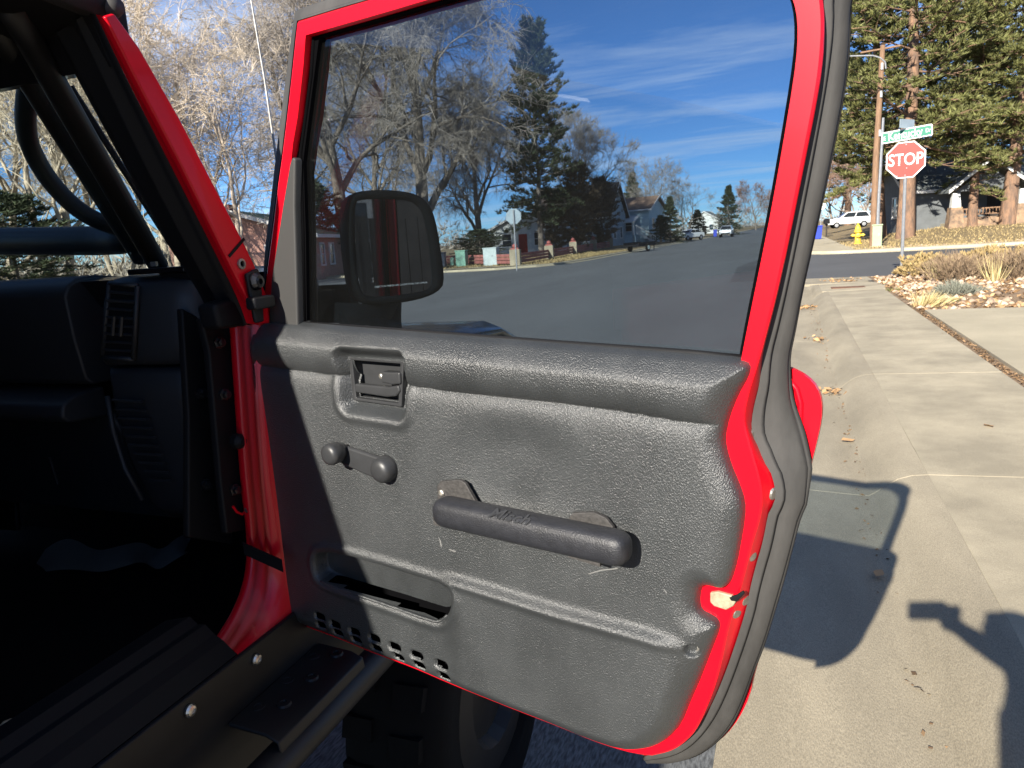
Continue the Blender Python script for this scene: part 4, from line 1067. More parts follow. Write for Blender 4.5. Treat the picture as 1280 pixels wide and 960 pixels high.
# parked cars
def car(loc, rz, paint, label, kind='suv', s=1.0):
    o = empty('parked_car', loc, label, 'car', 'parked cars', rz); o.scale = (s, s, s)
    if kind == 'suv':
        body = [(-2.3, .42), (-2.32, .75), (-2.25, 1.02), (-1.0, 1.12), (2.2, 1.10), (2.3, .8), (2.26, .42)]
        top = [(-1.15, 1.10), (-.35, 1.66), (.2, 1.74), (1.75, 1.70), (2.12, 1.10)]
    else:
        body = [(-2.2, .38), (-2.22, .62), (-2.1, .82), (-.95, .95), (1.6, .98), (2.15, .92), (2.2, .6), (2.16, .38)]
        top = [(-1.1, .94), (-.35, 1.36), (.2, 1.44), (1.0, 1.38), (1.75, .97)]
    W = .9
    def sec(y, k, P): return [(x, y, z) for x, z in P]
    mb = MB(); mb.loft([[(x, -W, z) for x, z in body], [(x, W, z) for x, z in body]]); b = mb.obj('body', paint, o, bevel=.09, bseg=3)
    g0, g1 = W * .97, W * .74; zt = max(z for _, z in top)
    mb = MB()
    def y_at(z): return g0 + (g1 - g0) * (z - top[0][1]) / (zt - top[0][1])
    mb.loft([[(x, -y_at(z), z) for x, z in top], [(x, y_at(z), z) for x, z in top]]); cb = mb.obj('cabin', paint, o, bevel=.05)
    # windows as slightly proud panes
    x0, x1 = top[0][0], top[-1][0]; zl = top[0][1] + .05; zh = zt - .1
    def xa(z, P, Q): t = (z - P[1]) / (Q[1] - P[1]); return P[0] + (Q[0] - P[0]) * t
    for s in (-1, 1):
        for a, c in ((0.0, .46), (.5, 1.0)):
            q = []
            for z, u in ((zl, a), (zl, c), (zh, c), (zh, a)):
                xl = xa(z, top[0], top[1]) + .16; xr = xa(z, top[-1], top[-2]) - .14
                q.append((xl + (xr - xl) * u, z))
            mb = MB(); mb.loft([[(x, s * (y_at(z) - .02), z) for x, z in q], [(x, s * (y_at(z) + .012), z) for x, z in q]]); mb.obj('side_window', M['car_glass'], o)
    for (P, Q, nm, sg) in ((top[0], top[1], 'windscreen', -1), (top[-1], top[-2], 'rear_window', 1)):
        q = []
        for z in (P[1] + .06, min(Q[1], zt) - .05):
            x = xa(z, P, Q); y_ = y_at(z) - .09; q.append((x, y_, z))
        mb = MB(); r = [[(q[0][0] + dx, -q[0][1], q[0][2]), (q[0][0] + dx, q[0][1], q[0][2]), (q[1][0] + dx, q[1][1], q[1][2]), (q[1][0] + dx, -q[1][1], q[1][2])] for dx in (-sg * .03, sg * .02)]
        mb.loft(r); mb.obj(nm, M['car_glass'], o)
    for x in (-1.42, 1.38):
        for s in (-1, 1):
            mb = MB(); mb.lathe((x, s * (W - .18), .34), (0, s, 0), [(0, .34), (.2, .34), (.21, .22)], 18); wv = mb.obj('wheel', M['tyre'], o)
            mb = MB(); mb.lathe((x, s * (W + .02), .34), (0, s, 0), [(0, .22), (.02, .20), (.025, .06)], 12); mb.obj('rim', M['galv'], wv)
    zf = body[2][1] - .12
    for s in (-1, 1):
        mb = MB(); mb.box((body[1][0] + .01, s * .66, zf - .08), (.10, .36, .17)); mb.obj('headlight', M['lamp_white'], o)
        mb = MB(); mb.box((body[-2][0] - .01, s * .70, zf - .02), (.10, .26, .2)); mb.obj('tail_light', M['lamp_red'], o)
        mb = MB(); mb.box((-.75, s * (W + .1), top[0][1] + .05), (.12, .18, .14)); mb.obj('door_mirror', paint, o)
    mb = MB(); mb.box((body[1][0] - .01, 0, .52), (.08, 1.3, .2)); mb.obj('grille', M['black'], o)
    return o
p = (-9.1012, 117.6485); car((p[0], p[1], 0.01), math.radians(90), M['car_silver'], 'silver car facing us, farthest down the street beside the kerb', 'suv', 1.0)
p = (-11.9013, 99.2893); car((p[0] - .5, p[1], .1), math.radians(60), M['car_white'], 'white car parked in a drive by the round dark spruce', 'sedan', 1.0)
p = (5.5948, 83.8135); car((p[0], p[1], .66), math.radians(8), M['car_white'], 'white off-roader parked beyond the yellow hydrant', 'suv', .92)

# small flat trailer at the kerb
p = (-11.4578, 60.2287, 0.0500)
tr = empty('utility_trailer', (p[0], p[1], .05), 'low black flat trailer standing at the verge in front of the light blue house', 'trailer', None, 1.25)
tr.scale = (.8, .8, .8)
mb = MB(); mb.box((0, 0, .62), (3.6, 1.7, .14)); mb.obj('bed', M['black'], tr)
for s in (-1, 1):
    mb = MB(); mb.box((0, s * .84, .80), (3.6, .06, .26)); mb.obj('side_board', M['black'], tr)
    mb = MB(); mb.lathe((-.2, s * .92, .36), (0, s, 0), [(0, .36), (.2, .36), (.21, .2)], 16); wv = mb.obj('wheel', M['tyre'], tr)
    mb = MB(); mb.lathe((-.2, s * 1.13, .36), (0, s, 0), [(0, .22), (.02, .2)], 12); mb.obj('rim', M['pale_box'], wv)
mb = MB(); mb.tube([(1.8, .5, .6), (3.0, 0, .55), (1.8, -.5, .6)], .05, 6); mb.tube([(3.0, 0, .55), (3.0, 0, .0)], .05, 6); mb.obj('drawbar', M['black'], tr)

# what the door mirror looks at: board fence and dead shrubs on the house side
bf = empty('board_fence', (6.2, -.6, .13), 'dark weathered board fence beside the driveway', 'fence')
for k in range(74):
    mb = MB(); y_ = -5.6 + k * .152
    mb.box((rng.uniform(-.01, .01), y_, .85 + rng.uniform(-.02, .03)), (.022, .14, 1.85)); mb.obj('board', M['dark_wood'], bf)
for z in (.4, 1.35):
    mb = MB(); mb.box((.05, 0, z), (.07, 11.3, .1)); mb.obj('rail', M['dark_wood'], bf)
for i, (x, y, s) in enumerate(((5.3, -.2, .8), (5.5, .9, .7), (5.2, -1.5, .9), (5.4, -3.0, .8))):
    o = place_shrub('dry_shrub', brn_s if i % 2 else tan_s, mbn if i % 2 else mt, (x, y), ('tan shrub against the board fence, nearest the driveway edge', 'brown twiggy shrub against the board fence, farthest up the street', 'larger tan shrub against the board fence', 'brown twiggy shrub at the back end of the board fence')[i], 'shrubs by the board fence', i, s)
    o.location.z = .12

house('dark brown house added beside the driveway to darken the door mirror reflection', (17, -3, .12), -1.5708, 16, 9, 4.2, 7.0, M['dark_wood'], M['roof_dark'],
      [('f', -4.5, 1.6, 1.3, 1.4), ('f', 3.6, 1.6, 1.3, 1.4)], ('f', 0, M['brick_red']))  # added out of view so that the mirror reflects something dark

# ================================================================ THE RED OFF-ROAD VEHICLE
VB = Vector((-1.5, 0.4, 0.0))
veh = empty('off_road_vehicle', VB, 'red two door off-road vehicle with black soft top and its passenger door wide open', 'car')
class VMB(MB):
    """collects in world metres, links relative to the vehicle's base"""
    def obj(s, name, m, parent=None, **k):
        s.v = [(x - VB.x, y - VB.y, z - VB.z) for x, y, z in s.v]
        return MB.obj(s, name, m, parent or veh, **k)
def plate(poly, d, name, m, parent=None, bevel=0.0):
    """polygon of 3-D points given a thickness vector d"""
    n = len(poly); P = [Vector(p) for p in poly]; d = Vector(d)
    return VMB().add(P + [p + d for p in P], [tuple(range(n - 1, -1, -1)), tuple(range(n, 2 * n))] + [(j, (j + 1) % n, n + (j + 1) % n, n + j) for j in range(n)]).obj(name, m, parent, bevel=bevel)
def strips(lines, n, name, m, parent=None, smooth=True):
    R = [resample(smooth_poly(L, 2), n) for L in lines]
    return VMB().loft([[tuple(p) for p in r] for r in R], caps=False, closed=False).obj(name, m, parent, smooth=smooth)

# ---- body shell
XS = -0.83
# red flange round the front of the door opening (rolled section)
inner = [(-0.9000, 0.9955, 1.4563), (-0.9000, 0.9824, 1.3295), (-0.9000, 0.9688, 1.1884), (-0.9000, 0.9671, 1.1069), (-0.9000, 0.9586, 1.0422), (-0.9000, 0.9358, 0.9995), (-0.9000, 0.9057, 0.9694), (-0.9000, 0.8646, 0.9471)]
l2 = [(-0.8620, 0.9725, 1.4613), (-0.8620, 0.9594, 1.3354), (-0.8620, 0.9464, 1.1982), (-0.8620, 0.9431, 1.1197), (-0.8620, 0.9349, 1.0568), (-0.8620, 0.9136, 1.0106), (-0.8620, 0.8798, 0.9794), (-0.8620, 0.8392, 0.9556)]
l2b = [(-0.8800, 1.0025, 1.4578), (-0.8800, 0.9891, 1.3283), (-0.8800, 0.9758, 1.1871), (-0.8800, 0.9726, 1.1064), (-0.8800, 0.9633, 1.0375), (-0.8800, 0.9411, 0.9886), (-0.8800, 0.9058, 0.9554), (-0.8800, 0.8627, 0.9349)]
l3 = [(-0.8450, 0.9739, 1.4608), (-0.8450, 0.9611, 1.3353), (-0.8450, 0.9483, 1.1985), (-0.8450, 0.9453, 1.1202), (-0.8450, 0.9375, 1.0485), (-0.8450, 0.9131, 0.9980), (-0.8450, 0.8788, 0.9662), (-0.8450, 0.8356, 0.9502)]
l3b = [(-0.8600, 1.0009, 1.4576), (-0.8600, 0.9859, 1.3293), (-0.8600, 0.9730, 1.1893), (-0.8600, 0.9699, 1.1091), (-0.8600, 0.9634, 1.0319), (-0.8600, 0.9414, 0.9741), (-0.8600, 0.9040, 0.9426), (-0.8600, 0.8565, 0.9313)]
l4 = [(-0.8320, 0.9784, 1.4626), (-0.8320, 0.9634, 1.3350), (-0.8320, 0.9509, 1.1984), (-0.8320, 0.9499, 1.1194), (-0.8320, 0.9451, 1.0404), (-0.8320, 0.9248, 0.9802), (-0.8320, 0.8858, 0.9494), (-0.8320, 0.8356, 0.9408)]
l5 = [(-0.8260, 1.0068, 1.4589), (-0.8260, 0.9938, 1.3281), (-0.8260, 0.9835, 1.1877), (-0.8260, 0.9851, 1.1058), (-0.8260, 0.9981, 1.0086), (-0.8260, 1.0277, 0.9384), (-0.8260, 1.0236, 0.8919), (-0.8260, 0.8353, 0.9362)]
strips([inner, l2, l2b, l3, l3b, l4, l5], 60, 'door_opening_flange', M['red'])
# cowl side below the windscreen, outboard of the hinge line
plate([(-0.8350, 0.9820, 1.4622), (-0.8350, 1.0178, 1.4577), (-0.8350, 1.0089, 1.0024), (-0.8350, 1.0422, 0.8704), (-0.8350, 1.2772, 0.7897), (-0.8350, 1.3314, 1.2507), (-0.8350, 1.2375, 1.4039), (-0.8350, 1.1167, 1.4584)], (-.02, 0, 0), 'cowl_side', M['red'])
# hinge pillar, black inside with bolts
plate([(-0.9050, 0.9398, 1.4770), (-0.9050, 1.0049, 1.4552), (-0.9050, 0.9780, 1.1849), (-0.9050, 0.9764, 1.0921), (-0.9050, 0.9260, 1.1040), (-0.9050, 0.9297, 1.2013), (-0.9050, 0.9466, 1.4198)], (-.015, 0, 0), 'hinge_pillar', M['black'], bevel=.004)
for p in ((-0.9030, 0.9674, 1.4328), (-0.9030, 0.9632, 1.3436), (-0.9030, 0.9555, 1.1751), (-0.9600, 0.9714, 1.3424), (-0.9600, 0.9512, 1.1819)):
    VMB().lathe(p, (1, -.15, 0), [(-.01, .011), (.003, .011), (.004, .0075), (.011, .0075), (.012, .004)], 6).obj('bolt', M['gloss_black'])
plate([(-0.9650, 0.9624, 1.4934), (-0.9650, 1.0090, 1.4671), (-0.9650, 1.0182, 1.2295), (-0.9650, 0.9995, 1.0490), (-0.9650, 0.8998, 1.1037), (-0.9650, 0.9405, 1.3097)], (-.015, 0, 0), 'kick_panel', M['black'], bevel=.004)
VMB().tube([(-0.8980, 0.9409, 1.1500), (-0.8980, 0.9483, 1.1369), (-0.8980, 0.9606, 1.1277), (-0.8980, 0.9719, 1.1323)], .0022, 6).obj('wire', M['red'])
VMB().lathe((-0.8900, 0.9651, 1.1355), (1, -.4, 0), [(0, .006), (.012, .006)], 8).obj('wire_terminal', M['dullsteel'])
VMB().lathe((-0.8850, 0.9563, 1.2639), (1, -.2, 0), [(0, .014), (.012, .013), (.02, .006)], 10).obj('door_switch', M['black'])
# sill with its black step guard, bolts
y0, y1 = -0.35, 0.86
SILL = [(-1.02, .93), (-.97, .985), (-.915, 1.0), (-.90, .988), (-.885, .99), (-.868, .975), (-.852, .966), (-.828, .945)]
VMB().loft([[(x, y, z) for x, z in SILL] for y in (y0, .45, .70, .785, .83)], caps=False, closed=False).obj('sill_plate', M['black'], smooth=False)
plate([(-.818, y0, .945), (-.818, 1.04, .945), (-.818, 1.04, .905), (-.818, 1.30, .86), (-.818, 1.30, .74), (-.818, y0, .74)], (-.01, 0, 0), 'rocker_guard', M['powder'], bevel=.003)
for p in ((-0.8170, 0.8581, 0.9209), (-0.8170, 0.7139, 0.9254)):
    VMB().lathe(p, (1, 0, 0), [(0, .0100), (.003, .0100), (.006, .0075), (.007, .004), (.0045, .0032)], 14).obj('guard_bolt', M['steel'], smooth=False)
VMB().tube([(-.735, -.4, .80), (-.735, .6, .80), (-.735, 1.15, .80), (-.77, 1.28, .79), (-.84, 1.33, .79)], .029, 16).obj('step_bar', M['powder'], smooth=True)
for (ya, yb) in ((.78, 1.02), (.35, .60)):
    n_ = 7
    sp_ = VMB().loft([[(-.817, y, .858), (-.745, y, .852), (-.722, y, .842), (-.716, y, .80), (-.72, y, .79), (-.727, y, .838), (-.748, y, .846), (-.817, y, .85)] for y in (ya, yb)]).obj('step_plate', M['powder'], bevel=.003)
    for i in range(3):
        for j in range(2):
            VMB().lathe((-.80 + .035 * j, ya + .05 + i * (yb - ya - .09) / 2 + .02 * j, .853), (.05, 0, 1), [(0, .013), (.004, .011), (.0045, .006), (.002, .005)], 12).obj('grip_dimple', M['powder'], sp_)
# tub: rear quarter, tail, far side, floor, firewall (all red outside, seen when the eye moves)
plate([(XS, .03, .96), (XS, .03, 1.44), (XS, -1.55, 1.44), (XS, -1.55, .72), (XS, -1.25, .72), (XS, -1.1, 1.06), (XS, -.55, 1.06), (XS, -.38, .74), (XS, -.30, .74), (XS, -.06, .80)], (-.03, 0, 0), 'rear_quarter', M['red'], bevel=.01)
plate([(-2.14, 1.25, .74), (-2.14, 1.25, 1.46), (-2.14, -1.55, 1.46), (-2.14, -1.55, .74)], (-.03, 0, 0), 'driver_side_panel', M['red'])
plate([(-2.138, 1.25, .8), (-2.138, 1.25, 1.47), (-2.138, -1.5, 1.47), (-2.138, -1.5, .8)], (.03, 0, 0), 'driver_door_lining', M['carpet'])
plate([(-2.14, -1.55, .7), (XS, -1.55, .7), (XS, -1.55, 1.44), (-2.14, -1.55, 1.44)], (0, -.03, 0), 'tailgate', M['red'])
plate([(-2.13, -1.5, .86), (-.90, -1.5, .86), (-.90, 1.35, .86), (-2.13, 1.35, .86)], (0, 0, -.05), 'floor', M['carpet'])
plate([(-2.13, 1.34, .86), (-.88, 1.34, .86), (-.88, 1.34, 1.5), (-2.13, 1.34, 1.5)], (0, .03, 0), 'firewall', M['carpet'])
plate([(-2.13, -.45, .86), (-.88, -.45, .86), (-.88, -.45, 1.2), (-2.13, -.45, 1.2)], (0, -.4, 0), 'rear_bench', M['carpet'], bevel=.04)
# soft top: roof skin, sloping side, rear, far side
top = VMB().loft([[(-2.10, y, z - .05), (-2.02, y, z - .004), (-1.5, y, z + .03), (-.985 + e, y, z - .004), (-.925 + e, y, z - .05), (-.935 + e, y, z - .07), (-1.0, y, z - .04), (-1.5, y, z - .005), (-2.0, y, z - .04), (-2.09, y, z - .085)]
                  for y, z, e in ((.80, 1.955, .100), (.6, 1.97, .105), (.4, 1.985, .07), (.22, 1.99, .012), (.1, 1.99, -.008), (-.4, 1.99, -.02), (-1.3, 1.96, -.02), (-1.52, 1.90, -.02))]).obj('soft_top', M['fabric'], smooth=True)  # front side edges pushed outward to shade the windscreen pillar
plate([(-.845, .07, 1.44), (-.845, -1.5, 1.44), (-.945, -1.45, 1.93), (-.945, .05, 1.935)], (-.012, 0, -.002), 'side_curtain', M['fabric'])
plate([(-2.12, 1.0, 1.46), (-2.12, -1.5, 1.46), (-2.07, -1.45, 1.93), (-2.07, .76, 1.93)], (.012, 0, 0), 'side_curtain', M['fabric'])
plate([(-2.12, -1.52, 1.44), (-.845, -1.52, 1.44), (-.945, -1.47, 1.93), (-2.07, -1.47, 1.93)], (0, .012, 0), 'rear_curtain', M['fabric'])
VMB().tube([(-.93, .80, 1.905), (-.935, .3, 1.915), (-.94, .05, 1.91)], .022, 10).obj('door_rail', M['black'], smooth=True)
# ---- bonnet, black flares, front wheel, grille
hood = VMB().loft([[(-2.0 + a, y, .98), (-2.0 + a, y, z - .06), (-1.95 + a, y, z), (-1.5, y, z + .02), (-1.07 - a, y, z), (-1.02 - a, y, z - .06), (-1.02 - a, y, .98)] for y, z, a in ((1.38, 1.32, -.03), (2.0, 1.29, .05), (2.62, 1.24, .12))]).obj('bonnet', M['red'], smooth=False, bevel=.012)
FL = [(1.22, .90), (1.25, 1.15), (1.29, 1.32), (1.36, 1.375), (1.50, 1.39), (1.66, 1.38), (1.76, 1.345), (1.85, 1.26), (1.92, 1.05)]
for x0, x1 in ((-1.08, -.66), (-2.27, -1.90)):
    so = 1 if x0 > -1.5 else -1
    lip = (x1 if so > 0 else x0)
    a, b = (x0, x1)
    rg = []
    for (y, z) in FL:
        yc, zc = 1.58, .95; s = .955
        yi, zi = yc + (y - yc) * s, zc + (z - zc) * s
        rg.append([(a, y, z), (b - .05 * so if so > 0 else b, y, z), (b, y, z - .02), (b, yi, zi - .02), (a, yi, zi)] if so > 0 else [(b, y, z), (a + .05, y, z), (a, y, z - .02), (a, yi, zi - .02), (b, yi, zi)])
    VMB().loft(rg).obj('fender_flare', M['gloss_black'], smooth=False, bevel=.01)
VMB().loft([[(x, 1.08, 1.49), (x, 1.38, 1.325), (x, 1.38, 1.0), (x, 1.36, 1.0), (x, 1.36, 1.28), (x, 1.08, 1.45)] for x in (-2.08, -.86)]).obj('cowl_top', M['red'])
plate([(-2.0, 2.6, .75), (-1.05, 2.6, .75), (-1.1, 2.62, 1.24), (-1.95, 2.62, 1.24)], (0, .05, 0), 'grille', M['red'])
VMB().box((-1.5, 2.78, .66), (1.5, .16, .16)).obj('front_bumper', M['powder'], bevel=.02)
for x, s in ((-.84, 1), (-2.12, -1)):
    for y in (1.62, -.80):
        w_ = VMB(); prof = []
        w_.lathe((x - s * .125, y, .41), (s, 0, 0), [(0, .26), (.0, .36), (.02, .395), (.06, .41), (.19, .41), (.23, .395), (.25, .36), (.25, .27), (.20, .255)], 36)
        wh = w_.obj('wheel', M['tyre'], smooth=True)
        tb = VMB()
        for k in range(24):
            th = 2 * math.pi * k / 24
            for off in (-.06, .06):
                R = Matrix.Rotation(th + (.06 if off > 0 else 0), 3, 'X')
                c = Vector((x + s * off * 1.0, y, .41)) + R @ Vector((0, 0, .408)); tb.box(c, (.075, .05, .022), rot=R)
        tag(tb.obj('tread', M['tyre'], wh), kind='stuff')
        VMB().lathe((x + s * .06, y, .41), (s, 0, 0), [(0, .255), (.05, .25), (.055, .17), (.02, .15), (.03, .05), (.06, .045)], 20).obj('rim', M['powder'], wh)
# ---- windscreen frame
red_face = plate([(-0.8050, 0.7491, 1.8779), (-0.8050, 0.7648, 1.8854), (-0.8050, 0.7976, 1.8503), (-0.8050, 0.8503, 1.7682), (-0.8050, 0.9447, 1.5990), (-0.8050, 0.9650, 1.5594), (-0.8050, 0.9873, 1.5034), (-0.8050, 0.9851, 1.4612), (-0.8050, 0.9542, 1.4652), (-0.8050, 0.9433, 1.4974), (-0.8050, 0.9067, 1.5685), (-0.8050, 0.8383, 1.7077), (-0.8050, 0.7832, 1.8099)], (-.012, 0, 0), 'windscreen_frame', M['red'], bevel=.003)
strips([[(-0.8060, 0.7501, 1.8782), (-0.8060, 0.7841, 1.8102), (-0.8060, 0.8393, 1.7078), (-0.8060, 0.9078, 1.5685), (-0.8060, 0.9445, 1.4973), (-0.8060, 0.9606, 1.4617)], [(-0.8180, 0.7588, 1.8822), (-0.8180, 0.7918, 1.8131), (-0.8180, 0.8473, 1.7095), (-0.8180, 0.9161, 1.5687), (-0.8180, 0.9529, 1.4968), (-0.8180, 0.9691, 1.4609)], [(-0.8350, 0.7637, 1.8880), (-0.8350, 0.7934, 1.8217), (-0.8350, 0.8422, 1.7251), (-0.8350, 0.9062, 1.5980), (-0.8350, 0.9505, 1.5079), (-0.8350, 0.9629, 1.4647)]], 24, 'windscreen_pillar_edge', M['red'], red_face)
plate([(-0.8045, 0.9464, 1.6015), (-0.8045, 0.9494, 1.5977), (-0.8045, 0.9103, 1.5720), (-0.8045, 0.9075, 1.5757)], (.001, 0, 0), 'panel_seam', M['black'], red_face)
VMB().lathe((-0.8050, 0.9336, 1.5611), (1, 0, 0), [(0, .0085), (.003, .0085), (.0035, .005), (-.002, .0045)], 12).obj('frame_screw', M['dullsteel'], red_face)
VMB().loft([[(-2.07, y, z), (-.85, y, z), (-.85, y + .03, z + .005), (-2.07, y + .03, z + .005)] for y, z in ((.80, 1.835), (.765, 1.90))]).obj('windscreen_header', M['gloss_black'], red_face)
VMB().loft([[(-2.07, y, z), (-.83, y, z), (-.83, y + .05, z + .005), (-2.07, y + .05, z + .005)] for y, z in ((1.075, 1.48), (1.03, 1.545))]).obj('windscreen_base', M['gloss_black'], red_face)
plate([(-2.1, .765, 1.90), (-2.04, .765, 1.90), (-2.04, 1.03, 1.545), (-2.1, 1.03, 1.545)], (0, .04, .02), 'driver_pillar', M['black'], red_face)
VMB().add([(-2.05, .815, 1.84), (-.86, .815, 1.84), (-.86, 1.05, 1.54), (-2.05, 1.05, 1.54), (-2.05, .819, 1.843), (-.86, .819, 1.843), (-.86, 1.054, 1.543), (-2.05, 1.054, 1.543)],
          [(3, 2, 1, 0), (4, 5, 6, 7), (0, 1, 5, 4), (1, 2, 6, 5), (2, 3, 7, 6), (3, 0, 4, 7)]).obj('windscreen', M['glass_ws'], red_face)
# hinge bracket at the foot of the pillar
hb = plate([(-0.7950, 0.9335, 1.5457), (-0.7950, 0.9612, 1.5528), (-0.7950, 0.9663, 1.5398), (-0.7950, 0.9598, 1.4668), (-0.7950, 0.9405, 1.4667)], (-.008, 0, 0), 'windscreen_hinge', M['powder'], bevel=.003)
VMB().lathe((-0.7950, 0.9495, 1.5320), (1, 0, 0), [(0, .014), (.004, .014), (.010, .010), (.011, .005), (.006, .0045)], 12).obj('hinge_bolt', M['gloss_black'], hb)
VMB().box((-0.7900, 0.9502, 1.4988), (.02, .05, .02)).obj('hinge_knuckle', M['powder'], hb, bevel=.004)
# black door surround rail beside the windscreen: ribbed section
r1 = [(-0.8360, 0.7638, 1.8901), (-0.8360, 0.7943, 1.8220), (-0.8360, 0.8432, 1.7253), (-0.8360, 0.9073, 1.5981), (-0.8360, 0.9548, 1.5049), (-0.8360, 0.9716, 1.4636)]
r2 = [(-0.8420, 0.7606, 1.8903), (-0.8420, 0.7904, 1.8201), (-0.8420, 0.8371, 1.7231), (-0.8420, 0.8995, 1.5938), (-0.8420, 0.9455, 1.4982), (-0.8420, 0.9624, 1.4596)]
r2b = [(-0.8660, 0.7769, 1.8961), (-0.8660, 0.8073, 1.8252), (-0.8660, 0.8531, 1.7246), (-0.8660, 0.9162, 1.5922), (-0.8660, 0.9646, 1.4943), (-0.8660, 0.9822, 1.4574)]
r3 = [(-0.8660, 0.7609, 1.8865), (-0.8660, 0.7895, 1.8191), (-0.8660, 0.8318, 1.7185), (-0.8660, 0.8963, 1.5843), (-0.8660, 0.9456, 1.4924), (-0.8660, 0.9592, 1.4578)]
r3b = [(-0.8850, 0.7747, 1.8908), (-0.8850, 0.8027, 1.8228), (-0.8850, 0.8455, 1.7203), (-0.8850, 0.9124, 1.5835), (-0.8850, 0.9625, 1.4898), (-0.8850, 0.9765, 1.4558)]
r4 = [(-0.9000, 0.7580, 1.8756), (-0.9000, 0.7732, 1.8470), (-0.9000, 0.7815, 1.8283), (-0.9000, 0.8356, 1.7221), (-0.9000, 0.9036, 1.5871), (-0.9000, 0.9603, 1.4984), (-0.9000, 0.9629, 1.4552)]
r5 = [(-0.9350, 0.7801, 1.8858), (-0.9350, 0.7952, 1.8542), (-0.9350, 0.8037, 1.8348), (-0.9350, 0.8589, 1.7250), (-0.9350, 0.9299, 1.5856), (-0.9350, 0.9866, 1.4968), (-0.9350, 0.9891, 1.4523)]
strips([r1, r2, r2b, r3, r3b, r4, r5], 40, 'door_surround', M['black'])
VMB().lathe((-0.8800, 0.9425, 1.5360), (1, -.3, 0), [(0, .011), (.006, .009), (.007, .004)], 10).obj('surround_knob', M['black'])
plate([(-0.8400, 0.9030, 1.5025), (-0.8400, 0.9620, 1.5082), (-0.8400, 0.9814, 1.4892), (-0.8400, 0.9934, 1.4595), (-0.8400, 0.9089, 1.4615)], (-.04, 0, 0), 'corner_rubber', M['black'], bevel=.008)
hd = VMB().loft([[(-2.06, y, z), (-.90, y, z), (-.86, y, z - .02), (-.86, y, z - .06), (-.90, y, z - .075), (-2.06, y, z - .075)] for y, z in ((.84, 1.94), (.77, 1.955), (.68, 1.96), (.60, 1.965))]).obj('header_channel', M['black'], bevel=.006)
VMB().tube([(-0.8200, 0.7849, 1.9024), (-0.8350, 0.7865, 1.9004), (-0.8600, 0.7953, 1.9046)], [.012, .014, .010], 10).obj('header_gasket', M['rubber'], hd, smooth=True)
VMB().tube([(-.90, .745, 1.93), (-.865, .765, 1.925), (-.838, .772, 1.918)], [.016, .016, .011], 10).obj('top_corner_seal', M['black'], hd, smooth=True)
# ---- roll bars, grab bar
VMB().tube([(-0.9038, 0.7000, 1.8927), (-0.9546, 0.7600, 1.8723), (-1.0739, 1.0300, 1.5663)], .0175, 16).obj('roll_bar', M['powder'], smooth=True)
VMB().tube([(-0.9894, 0.7400, 1.8999), (-1.0382, 0.8000, 1.8738), (-1.1521, 1.0700, 1.5830)], .019, 16).obj('roll_bar', M['powder'], smooth=True)
gb = smooth_poly([(-1.1098, 0.8800, 1.8903), (-1.1542, 0.9000, 1.8613), (-1.2138, 0.9300, 1.8225), (-1.2546, 0.9600, 1.7879), (-1.2642, 0.9900, 1.7359), (-1.2531, 1.0200, 1.6890), (-1.2271, 1.0400, 1.6596), (-1.1799, 1.0550, 1.6387), (-1.1366, 1.0700, 1.6180)], 2)
VMB().tube([tuple(p) for p in gb], .0160, 14).obj('grab_bar', M['powder'], smooth=True)
VMB().tube([(-2.1514, 1.1800, 1.6676), (-1.3937, 1.1800, 1.6264), (-1.2912, 1.1500, 1.6225), (-1.1813, 1.1000, 1.6170)], [.031, .031, .029, .02], 16).obj('cross_bar', M['powder'], smooth=True)
VMB().tube([(-1.0848, 0.9200, 1.8581), (-1.0351, 1.0400, 1.5840)], .0055, 6).obj('edge_strip', M['black'])
fp = VMB().box((-1.0370, 1.0200, 1.5580), (.13, .07, .010)).obj('bar_foot', M['gloss_black'], bevel=.002)
for px in ((-1.0540, 1.0000, 1.5656), (-0.9818, 1.0000, 1.5608)):
    VMB().lathe(px, (0, 0, 1), [(0, .008), (.008, .008), (.009, .004)], 6).obj('foot_bolt', M['gloss_black'], fp)
plate([(-1.0452, 1.0000, 1.5539), (-0.9747, 1.0000, 1.5508), (-0.9528, 1.0000, 1.4680), (-0.9850, 1.0000, 1.4687)], (0, .08, 0), 'bar_gusset', M['black'])
# ---- dashboard
dash = VMB().loft([[(x, y, z) for y, z in [(1.33, 1.50), (1.20, 1.540), (1.07, 1.556), (1.025, 1.553), (1.002, 1.540), (.992, 1.520), (.995, 1.44), (1.005, 1.36), (1.02, 1.345), (1.33, 1.345)]] for x in (-2.08, -1.8, -1.5, -1.275)]).obj('dashboard', M['dash'], smooth=False, bevel=.006)
pod_t = []
for (y, a, b_, f, dz) in ((1, 344, 0, .985, 0),):
    pass
def pod(rows, dep, name, m, parent, top_round=True):
    rg = []
    for (pl_, pr_, fy) in rows:
        r = .028
        xl, xr, z = pl_[0], pr_[0], (pl_[2] + pr_[2]) / 2
        sec = [(xl, dep, z), (xl, fy + .02, z), (xl + .008, fy + .004, z), (xl + .02, fy, z), (xr - .05, fy + .004, z), (xr - .018, fy + .018, z), (xr - .003, fy + .05, z), (xr, fy + .09, z), (xr, dep, z)]
        rg.append(sec)
    return VMB().loft(rg).obj(name, m, parent, smooth=True)
